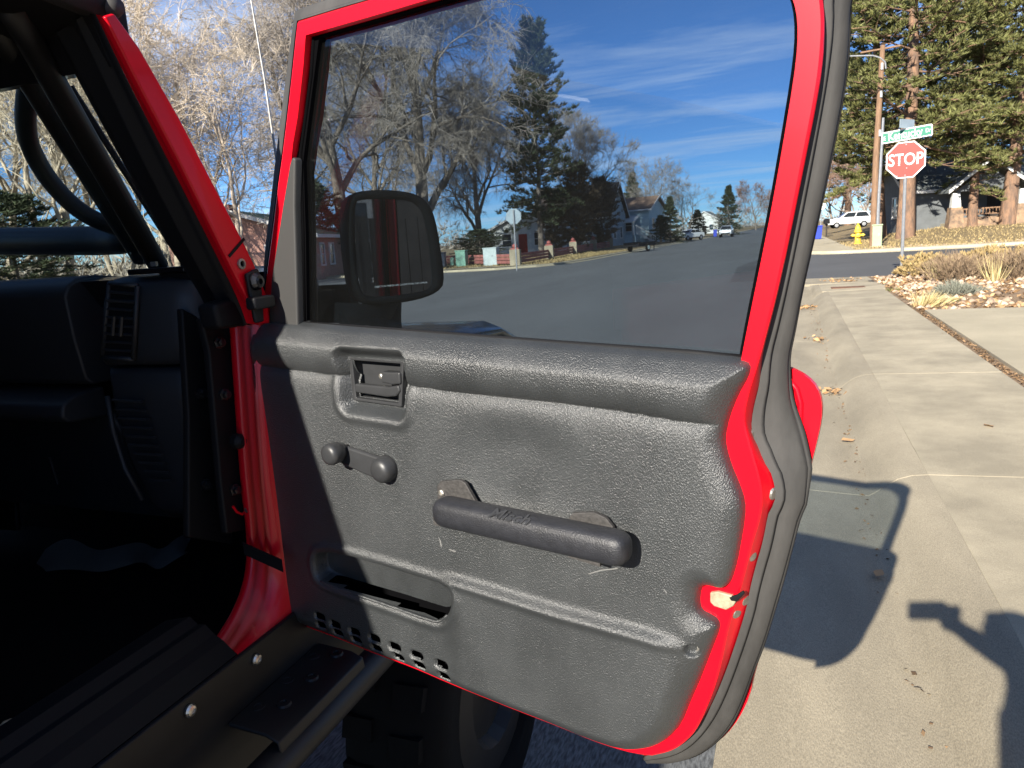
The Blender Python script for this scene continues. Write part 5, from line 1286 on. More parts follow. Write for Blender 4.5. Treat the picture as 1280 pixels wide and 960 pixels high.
podu = pod([((-1.1986, 1.0300, 1.5559), (-1.0253, 1.0300, 1.5455), 1.06), ((-1.1647, 0.9900, 1.5527), (-0.9741, 0.9900, 1.5404), 1.00), ((-1.1572, 0.9750, 1.5434), (-0.9545, 0.9750, 1.5299), .978), ((-1.1608, 0.9670, 1.5127), (-0.9468, 0.9670, 1.5019), .967), ((-1.1836, 0.9670, 1.4331), (-0.9574, 0.9670, 1.4280), .967), ((-1.1887, 0.9670, 1.4034), (-0.9627, 0.9670, 1.4000), .967), ((-1.1946, 0.9750, 1.3930), (-0.9756, 0.9750, 1.3915), .978)], 1.33, 'dash_end', M['dash'], dash)
podl = pod([((-1.1903, 0.9750, 1.3854), (-0.9767, 0.9750, 1.3858), .982), ((-1.1806, 0.9700, 1.3759), (-0.9664, 0.9700, 1.3769), .970), ((-1.1843, 0.9720, 1.3269), (-0.9749, 0.9720, 1.3233), .972), ((-1.1934, 0.9850, 1.2455), (-0.9946, 0.9850, 1.2456), .985), ((-1.1919, 1.0000, 1.1606), (-1.0166, 1.0000, 1.1631), 1.0), ((-1.1730, 1.0100, 1.1056), (-1.0294, 1.0100, 1.1032), 1.01), ((-1.1604, 1.0300, 1.0771), (-1.0455, 1.0300, 1.0746), 1.03)], 1.33, 'dash_lower_end', M['dash'], dash)
# upper outlet
q0, q1, q2, q3 = [Vector(p) for p in ((-1.1211, 0.9620, 1.5415), (-1.0569, 0.9620, 1.5348), (-1.0944, 0.9620, 1.4055), (-1.1695, 0.9620, 1.4087))]
fr_ = VMB()
for a, b in ((q0, q1), (q1, q2), (q2, q3), (q3, q0)): fr_.tube([a, b], .0045, 6)
vt = fr_.obj('air_vent', M['dash'], dash, smooth=True)
plate([q0, q1, q2, q3], (0, .003, 0), 'vent_shade_plate', M['black'], vt)  # flat black plate stands for the shaded hollow behind the slats
for k in range(1, 9):
    t = k / 9; a = q0.lerp(q3, t); b = q1.lerp(q2, t)
    VMB().tube([a, b], .0042 if k != 2 else .006, 6, flat=.6).obj('vent_slat', M['dash'], vt)
for t in (.36, .62):
    a = q0.lerp(q1, t).lerp(q3.lerp(q2, t), .42); b = q0.lerp(q1, t).lerp(q3.lerp(q2, t), .68)
    VMB().tube([a - Vector((0, .006, 0)), b - Vector((0, .006, 0))], .0035, 6).obj('vent_tab', M['dash'], vt)
# lower slotted grille
lv = VMB().tube([(-1.1817, 0.9680, 1.3354), (-1.1814, 0.9680, 1.2664), (-1.1689, 0.9680, 1.1965), (-1.1380, 0.9680, 1.1350)], .005, 6).obj('slot_grille', M['dash'], dash, smooth=True)
for k in range(10):
    t = k / 9; a = (141 + 47 * t ** 1.25, 500 + 100 * t); 
    A = Vector((-1.1669, 0.9660, 1.3286)).lerp(Vector((-1.1289, 0.9850, 1.1694)), t) + Vector((-.012 * math.sin(math.pi * t), 0, 0)); B = Vector((-1.0948, 0.9660, 1.3268)).lerp(Vector((-1.0773, 0.9850, 1.1708)), t)
    VMB().tube([A, B], .0038, 6, flat=.7).obj('vent_slat', M['dash'], lv)
# glove box lid and its grab ledge
VMB().loft([[(x, y, z) for y, z in [(1.05, 1.338), (.985, 1.332), (.955, 1.318), (.950, 1.295), (.962, 1.282), (1.05, 1.275)]] for x in (-2.05, -1.55, -1.44, -1.30, -1.285)]).obj('dash_ledge', M['dash'], dash, bevel=.006)
plate([(-2.0, 1.06, 1.28), (-1.30, 1.06, 1.28), (-1.22, 1.14, 1.02), (-2.0, 1.14, 1.02)], (0, .1, 0), 'lower_dash', M['dash'], dash, bevel=.01)
VMB().tube([(-1.4676, 1.0400, 1.1807), (-1.4728, 1.0500, 1.1181)], .003, 6).obj('glove_box_catch', M['dash'], dash)
VMB().tube([(-1.2382, 1.0200, 1.2043), (-1.2394, 1.0300, 1.1728)], .003, 6).obj('glove_box_catch', M['dash'], dash)
# rumpled mat in the footwell and a seat bolt
pts_t = [(-1.8628, 1.2200, 0.8251), (-1.7574, 1.2200, 0.8888), (-1.6909, 1.2200, 0.9035), (-1.6209, 1.2200, 0.8713), (-1.5342, 1.2200, 0.8966), (-1.4569, 1.2200, 0.9162), (-1.4061, 1.2200, 0.8922), (-1.3339, 1.2200, 0.9435), (-1.2979, 1.2200, 0.9427)]
pts_b = [(-1.6910, 1.1200, 0.8548), (-1.6273, 1.1200, 0.8700), (-1.5568, 1.1200, 0.8776), (-1.4903, 1.1200, 0.8767), (-1.4210, 1.1200, 0.8961), (-1.3427, 1.1200, 0.9236), (-1.3104, 1.1200, 0.8983), (-1.2527, 1.1200, 0.9328), (-1.2077, 1.1200, 0.9559)]
strips([pts_t, [((a[0] + b[0]) / 2, (a[1] + b[1]) / 2 - .02, (a[2] + b[2]) / 2 + .012 * math.sin(i * 2.1)) for i, (a, b) in enumerate(zip(pts_t, pts_b))], pts_b], 40, 'floor_mat', M['greycloth'])
VMB().lathe((-1.0000, 0.5789, 0.9527), (1, -.5, .2), [(0, .016), (.004, .016), (.006, .010), (.002, .008)], 12).obj('seat_bolt', M['cream'])
# hood side aerial
VMB().tube([(-0.9000, 1.1648, 2.0719), (-0.9000, 1.1606, 2.0184), (-0.8850, 1.1518, 1.8807), (-0.8700, 1.1377, 1.7467), (-0.8600, 1.1280, 1.6115), (-.86, 1.17, 1.37)], [.0016, .0016, .002, .0024, .003, .005], 6).obj('aerial', M['dullsteel'])
# door check strap
s0, s1 = Vector((-0.8800, 0.9323, 1.0903)), Vector((-0.8000, 0.9307, 1.0665))
plate([s0, s1, s1 + Vector((0, 0, -.022)), s0 + Vector((0, 0, -.022))], (.004, -.004, 0), 'door_strap', M['black'])

# ---------------------------------------------------------------- the open door (local axes: u to the latch, v up, w to the eye)
DU, DV, DN, DP = Vector((0.9745, -0.2233, -0.0230)), Vector((0.0236, -0.0000, 0.9997)), Vector((-0.2232, -0.9747, 0.0053)), Vector((-0.8306, 1.0000, 1.4585))
DOORM = Matrix(((DU.x, DV.x, DN.x, DP.x - VB.x), (DU.y, DV.y, DN.y, DP.y - VB.y), (DU.z, DV.z, DN.z, DP.z - VB.z), (0, 0, 0, 1)))
N_TOP, N_REAR, N_BOT, N_FLO, N_FUP = 24, 110, 40, 30, 24
def loop(top, rear, bot, flo, fup):
    segs = []
    for s, n in ((top, N_TOP), (rear, N_REAR), (bot, N_BOT), (flo, N_FLO), (fup, N_FUP)):
        segs.append(resample(smooth_poly(s, 2), n + 1)[:-1])
    return np.concatenate(segs)
TR = [(.60, .446), (.74, .4435), (.79, .436)]                    # roof edge beyond the picture
B_top = [(0.1509, 0.4436), (0.3026, 0.4453)] + TR
B_rear = [(.79, .436), (.835, .415), (.859, .380)] + [(0.8684, 0.3361), (0.8706, 0.3181), (0.8709, 0.2918), (0.8680, 0.2561), (0.8565, 0.1853), (0.8470, 0.1272), (0.8362, 0.0629), (0.8223, 0.0012), (0.8177, -0.0183), (0.8138, -0.0327), (0.8098, -0.0473), (0.8059, -0.0666), (0.8044, -0.0823), (0.8092, -0.0993), (0.8169, -0.1242), (0.8245, -0.1483), (0.8276, -0.1684), (0.8256, -0.1925), (0.8175, -0.2231), (0.8126, -0.2487), (0.8051, -0.2855), (0.7973, -0.3141), (0.7902, -0.3473), (0.7850, -0.3829), (0.7777, -0.4177), (0.7671, -0.4534), (0.7551, -0.4872), (0.7438, -0.5065), (0.7246, -0.5304), (0.6959, -0.5491)]
B_bot = [(0.6959, -0.5491), (0.6811, -0.5539), (0.6566, -0.5588), (0.6081, -0.5618), (0.5571, -0.5597), (0.4749, -0.5597), (0.4161, -0.5588), (0.3537, -0.5578), (0.2826, -0.5540), (0.1837, -0.5554), (0.1223, -0.5525), (0.0210, -0.5535)]
B_flo = [(0.0210, -0.5535), (-0.0002, -0.5498), (-0.0323, -0.5278), (-0.0523, -0.4972), (-0.0488, -0.4481), (-0.0476, -0.3458), (-0.0477, -0.2544), (-0.0449, -0.1739), (-0.0421, -0.0827), (-0.0382, -0.0360), (-0.0272, -0.0105), (-0.0040, 0.0012)]
B_fup = [(-0.0040, 0.0012), (0.0018, 0.0231), (0.0263, 0.0948), (0.0507, 0.1582), (0.0727, 0.2214), (0.0881, 0.2588), (0.1211, 0.3519), (0.1443, 0.4230), (0.1509, 0.4436)]
LB = loop(B_top, B_rear, B_bot, B_flo, B_fup)
C_rear = [(.79, .440), (.848, .418), (.873, .382)] + [(0.8665, 0.3408), (0.8695, 0.3223), (0.8686, 0.2897), (0.8550, 0.1928), (0.8360, 0.0714), (0.8259, 0.0187), (0.8205, -0.0037), (0.8185, -0.0244), (0.8181, -0.0434), (0.8118, -0.0705), (0.8096, -0.0922), (0.8117, -0.1060), (0.8201, -0.1200), (0.8258, -0.1353), (0.8322, -0.1410), (0.8380, -0.1600), (0.8393, -0.1731), (0.8353, -0.1863), (0.8318, -0.1898), (0.8266, -0.2290), (0.8184, -0.2639), (0.8126, -0.2948), (0.8103, -0.3151), (0.7998, -0.3592), (0.7870, -0.4076), (0.7716, -0.4563), (0.7555, -0.4943), (0.7366, -0.5262), (0.7136, -0.5509), (0.6746, -0.5740)]
D_rear = [(.79, .462), (.868, .437), (.898, .395)] + [(0.8838, 0.3429), (0.8849, 0.3186), (0.8855, 0.2904), (0.8815, 0.2471), (0.8702, 0.1729), (0.8592, 0.1119), (0.8497, 0.0592), (0.8437, 0.0125), (0.8394, -0.0101), (0.8401, -0.0310), (0.8424, -0.0500), (0.8465, -0.0672), (0.8539, -0.0840), (0.8607, -0.1047), (0.8669, -0.1330), (0.8689, -0.1412), (0.8669, -0.1576), (0.8636, -0.1841), (0.8622, -0.1941), (0.8580, -0.1978), (0.8497, -0.2420), (0.8412, -0.2867), (0.8330, -0.3232), (0.8203, -0.3792), (0.8094, -0.4145), (0.7994, -0.4549), (0.7860, -0.4966), (0.7676, -0.5284), (0.7475, -0.5532), (0.7277, -0.5710), (0.6992, -0.5877), (0.6684, -0.5964)]
def shift(L, dv, du=0.0): return [(a + du, b + dv) for a, b in L]
C_top = [(0.1293, 0.4558), (0.2846, 0.4572)] + shift(TR, .004)
D_top = [(0.1189, 0.4726), (0.1801, 0.4762)] + shift(TR, .026)
C_bot = [C_rear[-1]] + shift(B_bot[1:], .003); D_bot = [D_rear[-1]] + shift(B_bot[1:], .010)
C_flo = shift(B_flo, 0.002, .004); D_flo = shift(B_flo, 0.004, .008)
C_fup = [C_flo[-1]] + [(-0.0237, 0.0231), (-0.0003, 0.0992), (0.0244, 0.1615), (0.0469, 0.2263), (0.0628, 0.2647), (0.0966, 0.3600), (0.1205, 0.4329), (0.1272, 0.4540)]
D_fup = [D_flo[-1]] + [(-0.0325, 0.0443), (-0.0102, 0.1257), (0.0159, 0.1955), (0.0428, 0.2743), (0.0662, 0.3353), (0.0864, 0.3916), (0.1044, 0.4370), (0.1189, 0.4726)]
LC, LD = loop(C_top, C_rear, C_bot, C_flo, C_fup), loop(D_top, D_rear, D_bot, D_flo, D_fup)
# openings
G_ = smooth_poly([(0.1655, 0.4259), (0.3196, 0.4272), (0.3931, 0.4286)] + [(.58, .429), (.72, .427), (.79, .413), (.828, .378)] + [(0.8450, 0.3406), (0.8494, 0.3220), (0.8502, 0.2981), (0.8476, 0.2677), (0.8396, 0.2092), (0.8305, 0.1480), (0.8200, 0.0871), (0.8105, 0.0337), (0.8021, -0.0157), (0.8006, -0.0247)], 1)
G_ += [np.array(p) for p in [(0.0291, -0.0112), (0.0134, 0.0058), (0.0351, 0.0751), (0.0809, 0.1891), (0.1081, 0.2559), (0.1155, 0.2799), (0.1320, 0.3175), (0.1544, 0.3852)]]
K_ = smooth_poly([(0.1802, 0.4249), (0.3006, 0.4257), (0.4253, 0.4267)] + [(.58, .427), (.72, .425), (.787, .410), (.824, .377)] + [(0.8388, 0.3462), (0.8433, 0.3271), (0.8442, 0.3025), (0.8414, 0.2714), (0.8332, 0.2113), (0.8238, 0.1485), (0.8130, 0.0860), (0.8032, 0.0312), (0.7962, -0.0140), (0.7948, -0.0287)], 1)
K_ += [np.array(p) for p in [(0.0904, -0.0129), (0.0925, 0.0018), (0.1102, 0.1393), (0.1214, 0.2559), (0.1216, 0.2571), (0.1634, 0.3769)]]
HOLE = [(0.0403, -0.0296), (-0.0217, -0.4184), (0.0333, -0.5278), (0.2005, -0.5383), (0.3711, -0.5380), (0.4760, -0.5366), (0.6336, -0.5087), (0.7136, -0.3334), (0.7341, -0.2644), (0.7437, -0.2008), (0.7334, -0.1230), (0.7184, -0.0359)]

def fill(loops, w, up=1):
    bm = bmesh.new(); es = []
    for L in loops:
        vs = [bm.verts.new((p[0], p[1], w)) for p in L]
        es += [bm.edges.new((vs[i], vs[(i + 1) % len(vs)])) for i in range(len(vs))]
    bmesh.ops.triangle_fill(bm, edges=es, use_beauty=True, use_dissolve=False)
    bm.verts.index_update()
    V = [tuple(v.co) for v in bm.verts]; F = []
    for f in bm.faces:
        idx = tuple(v.index for v in f.verts)
        F.append(idx if f.normal.z * up > 0 else idx[::-1])
    bm.free(); return V, F
def with_w(L, w): return [(p[0], p[1], w) for p in L]

shell = MB()
shell.add(*fill([LB, G_, HOLE], 0.0))
inw = LB + 0                                                           # small rolled edge, then the dark returning flange
ctr = LB.mean(0)
nrmB = np.stack([np.roll(LB, -1, 0)[:, 1] - np.roll(LB, 1, 0)[:, 1], -(np.roll(LB, -1, 0)[:, 0] - np.roll(LB, 1, 0)[:, 0])], 1)
nrmB /= np.linalg.norm(nrmB, axis=1)[:, None] + 1e-9
if ((LB + nrmB * .01 - ctr) ** 2).sum() < ((LB - ctr) ** 2).sum(): nrmB = -nrmB
shell.loft([with_w(LB, 0), with_w(LB + nrmB * .0022, -.0012), with_w(LB + nrmB * .003, -.0035), with_w(.5 * (LB + nrmB * .003) + .5 * LC, -.012), with_w(LC, -.0215), with_w(LC, -.046)], caps=False)
shell.loft([with_w(G_, 0), with_w(G_, -.012)], caps=False)
door = shell.obj('door', M['red'], veh, smooth=False, fix=False)
door.matrix_local = DOORM
mod = door.modifiers.new('edges', 'EDGE_SPLIT'); mod.split_angle = math.radians(35)
door.data.polygons.foreach_set("use_smooth", np.ones(len(door.data.polygons), dtype=bool))
door["label"] = 'open passenger door, red metal with grey vinyl lining'

vb = [np.array(p) for p in smooth_poly(HOLE, 1, closed=True)]; vbm = np.mean(vb, 0); vb = [vbm + (p - vbm) * 1.03 for p in vb]
MB().prism(vb, -.036, -.034).obj('cavity_shade_sheet', M['felt_shade'], door)  # black sheet added to stand for the shade inside the door
# outer skin below the belt, its raised rear corner showing past the seal
E_rear = [(0.7984, -0.0285), (0.8299, -0.0275), (0.8457, -0.0311), (0.8606, -0.0392), (0.8712, -0.0503), (0.8769, -0.0672), (0.8769, -0.0884), (0.8722, -0.1180), (0.8679, -0.1404), (0.8659, -0.1570), (0.8610, -0.1880), (0.8563, -0.2057), (0.8532, -0.2213), (0.8472, -0.2570), (0.8410, -0.2936), (0.8327, -0.3295), (0.8200, -0.3884), (0.8119, -0.4210), (0.8059, -0.4605), (0.7944, -0.4936), (0.7783, -0.5245), (0.7636, -0.5435), (0.7364, -0.5690), (0.6905, -0.5913)]
E_loop = smooth_poly(E_rear, 1) + [np.array(p) for p in shift(B_bot[2:], .012)] + [np.array(p) for p in shift(B_flo[:-1], .0, .012)] + [np.array((.02, -.005))]
sk = MB(); V, F = fill([E_loop], -.056); sk.add(V, F); V, F = fill([E_loop], -.064, -1); sk.add(V, F)
sk.loft([with_w(E_loop, -.056), with_w(E_loop, -.064)], caps=False)
skin = sk.obj('outer_skin', M['red'], door)
# pressed bead on the inside of the skin's rear corner
for off, rr in ((.012, .0035), (.030, .0025)):
    Lb = [(0.8393, -0.0330), (0.8525, -0.0385), (0.8614, -0.0488), (0.8662, -0.0650), (0.8663, -0.0891), (0.8623, -0.1187), (0.8600, -0.1506)]
    MB().tube([(a - off, b - off * .4, -.0555) for a, b in Lb], rr, 8).obj('skin_bead', M['red'], door, smooth=True)
of = MB(); V, F = fill([LD * .985 + LD.mean(0) * .015, G_], -.050, -1); of.add([p for p in V], F)
of.obj('outer_frame', M['red'], door)

wD = np.r_[np.full(N_TOP, -.028), np.full(N_REAR + N_BOT + N_FLO, -.047), np.full(N_FUP, -.028)]
for _ in range(14): wD = .5 * wD + .25 * np.roll(wD, 1) + .25 * np.roll(wD, -1)
bS = np.clip((-.030 - wD) / .012, .15, 1)
# rubber seal round the door, a bulging section between the two digitised edges
nD = nrmB
rings = [with_w(LC, -.019)]
for t, b in ((.06, .006), (.14, .0065), (.18, .002), (.24, .002), (.32, .0075), (.5, .010), (.68, .0095), (.8, .0075), (.86, .0045), (.9, .0045), (.95, .006), (1.0, .001)):
    rings.append([(q[0] + m[0] * b * bs, q[1] + m[1] * b * bs, -.0205 + (wd_ + .0205) * t + .0012) for q, m, wd_, bs in zip((1 - t) * LC + t * LD, nD, wD, bS)])
rings.append([(q[0], q[1], w_ - .005) for q, w_ in zip(LD, wD)])
rings.append(with_w(.6 * LD + .4 * LC, -.054))
MB().loft(rings, caps=False).obj('door_seal', M['rubber'], door, smooth=True)
# window run channel and glass
ch = MB(); V, F = fill([[p for p in G_], [p for p in K_]], -.0125); ch.add(V, F); ch.loft([with_w(K_, -.0125), with_w(K_, -.030)], caps=False)
V, F = fill([[p for p in G_], [p for p in K_]], -.034, -1); ch.add(V, F)
ch.obj('window_channel', M['felt_shade'], door, fix=False)
for L in ([(0.1598, 0.4225), (0.1418, 0.3699), (0.1115, 0.2871), (0.1015, 0.1831), (0.0805, 0.0024)], [(0.1685, 0.4233), (0.1563, 0.3734), (0.1180, 0.2688), (0.1058, 0.1484), (0.0882, 0.0026)]):
    MB().tube([(a, b, -.0125) for a, b in L], .003, 6).obj('channel_rib', M['felt_shade'], door, smooth=True)
KX = [np.array(p) + (np.array(p) - np.mean(K_, 0)) * .008 for p in K_]
gm = MB(); V, F = fill([KX], -.019); gm.add(V, F); V, F = fill([KX], -.023, -1); gm.add(V, F); gm.loft([with_w(KX, -.019), with_w(KX, -.023)], caps=False)
gm.obj('window_glass', M['glass_side'], door)
MB().tube([(a, b, -.010) for a, b in [(0.0883, 0.0003), (0.2973, -0.0036), (0.5693, -0.0098), (0.7387, -0.0128), (0.8027, -0.0155)]], .006, 8, flat=.6).obj('belt_strip', M['black'], door, smooth=True)
qt = MB(); QT = [(0.1150, 0.2611), (0.1218, 0.2581), (0.1093, 0.1875), (0.0997, 0.0991), (0.0882, -0.0035), (0.0140, -0.0061), (0.0356, 0.0753), (0.0814, 0.1891), (0.1079, 0.2511)]
qt.prism(QT, -.012, .004); qt.obj('quarter_trim', M['trim_grey'], door, bevel=.0035)

# ---------------- moulded vinyl lining as one relief surface
A_ = smooth_poly([(0.0202, 0.0038), (0.0913, 0.0021), (0.3099, -0.0036), (0.5773, -0.0093), (0.7438, -0.0131), (0.8024, -0.0141), (0.8128, -0.0179), (0.8114, -0.0303), (0.8006, -0.0509), (0.7905, -0.0792), (0.7864, -0.1028), (0.7884, -0.1166), (0.7942, -0.1356), (0.8036, -0.1559), (0.8103, -0.1748), (0.8107, -0.1939), (0.8069, -0.2237), (0.8029, -0.2512), (0.7977, -0.2724), (0.7941, -0.2804), (0.7867, -0.2863), (0.7733, -0.2855), (0.7655, -0.2874), (0.7607, -0.2949), (0.7589, -0.3110), (0.7620, -0.3228), (0.7738, -0.3258), (0.7826, -0.3297), (0.7847, -0.3395), (0.7763, -0.3663), (0.7678, -0.3937), (0.7590, -0.4217), (0.7490, -0.4496), (0.7378, -0.4854), (0.7229, -0.5096), (0.7054, -0.5282), (0.6852, -0.5410), (0.6586, -0.5517), (0.6104, -0.5545), (0.5596, -0.5523), (0.4779, -0.5521), (0.4195, -0.5511), (0.3575, -0.5500), (0.2868, -0.5460), (0.1885, -0.5473), (0.1275, -0.5443), (0.0268, -0.5451), (0.0100, -0.5417), (-0.0218, -0.5198), (-0.0418, -0.4912), (-0.0382, -0.4552), (-0.0393, -0.4206), (-0.0352, -0.3422), (-0.0355, -0.2515), (-0.0306, -0.1714), (-0.0301, -0.0812), (-0.0267, -0.0376), (-0.0183, -0.0138), (-0.0013, -0.0009)], 1, closed=True)
A_ = np.array(A_)
def poly_sd(P, U, V):
    """signed distance, positive inside"""
    x, y = U.ravel(), V.ravel(); d = np.full(x.shape, 1e9); ins = np.zeros(x.shape, bool)
    for i in range(len(P)):
        a, b = P[i], P[(i + 1) % len(P)]; e = b - a
        t = np.clip(((x - a[0]) * e[0] + (y - a[1]) * e[1]) / (e @ e + 1e-12), 0, 1)
        d = np.minimum(d, (x - a[0] - t * e[0]) ** 2 + (y - a[1] - t * e[1]) ** 2)
        c = (a[1] > y) != (b[1] > y)
        ins ^= c & (x < (b[0] - a[0]) * (y - a[1]) / (b[1] - a[1] + 1e-15) + a[0])
    return (np.sqrt(d) * np.where(ins, 1, -1)).reshape(U.shape)
u0, u1, v0, v1 = A_[:, 0].min() - .004, A_[:, 0].max() + .004, A_[:, 1].min() - .004, A_[:, 1].max() + .004
STEP = .0017
us, vs_ = np.arange(u0, u1, STEP), np.arange(v0, v1, STEP)
U, V2 = np.meshgrid(us, vs_)
sd = poly_sd(A_, U, V2)
q = np.clip(sd / .019, 0, 1)
Wd = .003 + .0155 * np.sqrt(np.clip(1 - (1 - q) ** 2, 0, 1))
VG = np.array([(-0.0492, -0.0642), (-0.0108, -0.0660), (0.0525, -0.0687), (0.1314, -0.0700), (0.2013, -0.0714), (0.3312, -0.0756), (0.4198, -0.0781), (0.4995, -0.0783), (0.5842, -0.0785), (0.6505, -0.0792), (0.7502, -0.0853), (0.7786, -0.0849), (0.8215, -0.0855)])
vg = np.interp(U, VG[:, 0], VG[:, 1])
VT = np.array([(-0.0124, -0.0005), (0.0277, 0.0035), (0.0985, 0.0031), (0.3154, -0.0026), (0.7460, -0.0120), (0.8076, -0.0137), (0.8212, -0.0155)]); vt_ = np.interp(U, VT[:, 0], VT[:, 1])
t = np.clip((V2 - vg) / (vt_ - vg), 0, 1)
endf = sstep(sd / .03)
Wd += np.where(V2 > vg, .0145 * np.clip(1 - (2 * t - 1) ** 2, 0, 1) ** .6, 0) * endf
Wd += np.where(V2 <= vg, .0085 * (1 - np.exp(-(vg - V2) / .010)) * (0.75 + .25 * np.exp(-(vg - V2) / .06)), 0) * endf
# broad shallow hollow behind the pull handle
hc = (0.5199, -0.1784); rr_ = np.hypot((U - hc[0]) / .125, (V2 - hc[1]) / .085)
Wd -= .006 * (1 - sstep((rr_ - .35) / .75))
# lower step
RL = np.array([(0.2902, -0.3557), (0.3667, -0.3539), (0.4433, -0.3547), (0.5751, -0.3573), (0.6900, -0.3552), (0.7541, -0.3570), (0.8190, -0.3580)]); vl = np.interp(U, RL[:, 0], RL[:, 1])
ru0, ru1 = (0.3667, -0.3539)[0], (0.7319, -0.3507)[0]
stepm = sstep((U - ru0) / .05) * (1 - sstep((U - ru1 + .02) / .05))
Wd += .0085 / (1 + np.exp(-np.clip((vl - V2) / .0026, -40, 40))) * stepm * endf
Wd += .004 * np.exp(-((vl - V2 - .008) / .007) ** 2) * stepm
# door pull recess (a frame sits in it)
HR = np.array([(0.2120, -0.0434), (0.3210, -0.0430), (0.3100, -0.1096), (0.2145, -0.1085)])
hsd = poly_sd(HR, U, V2)
Wd -= .024 * (1 - sstep((-hsd - .002) / .020)) * sstep((hsd + .03) / .01)
Wd += .003 * np.exp(-((-hsd - .026) / .007) ** 2) * (V2 < vg)
# map pocket
PK = np.array(smooth_poly([(0.1093, -0.3789), (0.1602, -0.3707), (0.2887, -0.3708), (0.3911, -0.3725), (0.3993, -0.3820), (0.3967, -0.3981), (0.3879, -0.4160), (0.3712, -0.4337), (0.3552, -0.4395), (0.2481, -0.4369), (0.1290, -0.4356), (0.1002, -0.4308), (0.0946, -0.4144), (0.0973, -0.3946)], 1, closed=True))
pk = poly_sd(PK, U, V2)
sp_in = sstep((pk + .001) / .006)
vlo = np.interp(U, [PK[:, 0].min(), (0.1002, -0.4308)[0], (0.3552, -0.4395)[0], PK[:, 0].max()], [(0.1002, -0.4308)[1], (0.1002, -0.4308)[1], (0.3552, -0.4395)[1], (0.3821, -0.4320)[1]])
Wd = Wd * (1 - sp_in) + (-.004 + .16 * np.maximum(0, V2 - vlo)) * sp_in
Wd += .0035 * np.exp(-((pk + .008) / .007) ** 2)
lowv = np.full(len(us), np.nan)                                 # lower rim of the pocket, column by column
for ii in range(len(PK)):
    a, b = PK[ii], PK[(ii + 1) % len(PK)]
    mm = (us >= min(a[0], b[0])) & (us <= max(a[0], b[0]))
    vv = a[1] + (us - a[0]) / (b[0] - a[0] + 1e-12) * (b[1] - a[1]); lowv[mm] = np.fmin(lowv[mm], vv[mm])
fr_u = np.clip((us - PK[:, 0].min() - .012) / .02, 0, 1) * np.clip((PK[:, 0].max() - .014 - us) / .012, 0, 1)
c0 = lowv + .0012; c1 = lowv + .0012 + (.0035 + .0060 * np.clip((us - .13) / .18, 0, 1)) * fr_u
trench = np.zeros(U.shape, bool)
for ii in np.nonzero((fr_u > .15) & np.isfinite(lowv))[0]:
    col = V2[:, ii]; k0 = int(np.argmin(abs(col - c0[ii]))); k1 = int(np.argmin(abs(col - c1[ii])))
    if k1 - k0 < 2: continue
    V2[k0, ii] = c0[ii]; V2[k1, ii] = c1[ii]; trench[k0 + 1:k1, ii] = True
# speaker slots
SLOTS = []
for px_, py_ in ((402, 770), (421, 780), (445, 789), (470, 797), (495.5, 807.5), (523, 818), (554, 829.5)): SLOTS.append((px_, py_, 1))
for px_, py_ in ((403, 781), (424, 791), (447, 800), (472, 810), (499, 821), (525, 831), (556, 844)): SLOTS.append((px_, py_, 0))
SL_UV = [(0.0942, -0.5044), (0.1311, -0.5092), (0.1769, -0.5096), (0.2229, -0.5079), (0.2676, -0.5096), (0.3139, -0.5103), (0.3637, -0.5105), (0.0939, -0.5212), (0.1350, -0.5247), (0.1788, -0.5253), (0.2245, -0.5262), (0.2718, -0.5275), (0.3156, -0.5279), (0.3653, -0.5312)]
slot = np.full(U.shape, -1.0)
ang = math.atan2(SL_UV[6][1] - SL_UV[0][1], SL_UV[6][0] - SL_UV[0][0])
for (a, b) in SL_UV:
    x = (U - a) * math.cos(ang) + (V2 - b) * math.sin(ang); y = -(U - a) * math.sin(ang) + (V2 - b) * math.cos(ang)
    hx, hy, r = .0118, .0062, .005
    dx, dy = np.abs(x) - hx + r, np.abs(y) - hy + r
    slot = np.maximum(slot, -(np.hypot(np.maximum(dx, 0), np.maximum(dy, 0)) + np.minimum(np.maximum(dx, dy), 0) - r))
Wd -= .006 * sstep((slot + .0035) / .006)
# recessed screw
sc = (0.7572, -0.3678); Wd -= .009 * (1 - sstep((np.hypot(U - sc[0], V2 - sc[1]) - .0055) / .004))
Wd = np.where(sd < 0, .003 + np.maximum(sd, -.01) * 4.0, Wd)
idx = np.arange(U.size).reshape(U.shape)
keep = (sd > -.0046) & ~(slot > .0012) & ~trench & ~(hsd > .004)
kf = keep[:-1, :-1] & keep[1:, :-1] & keep[:-1, 1:] & keep[1:, 1:]
Fq = np.stack([idx[:-1, :-1], idx[:-1, 1:], idx[1:, 1:], idx[1:, :-1]], -1)[kf]
used = np.unique(Fq); remap = np.full(U.size, -1); remap[used] = np.arange(len(used))
me = np_mesh('lining', np.stack([U.ravel()[used], V2.ravel()[used], Wd.ravel()[used]], 1), remap[Fq])
lining = link('door_lining', me, M['vinyl'], door, smooth=True)
def wd_at(u, v): return float(Wd[int(round((v - v0) / STEP)), int(round((u - u0) / STEP))])

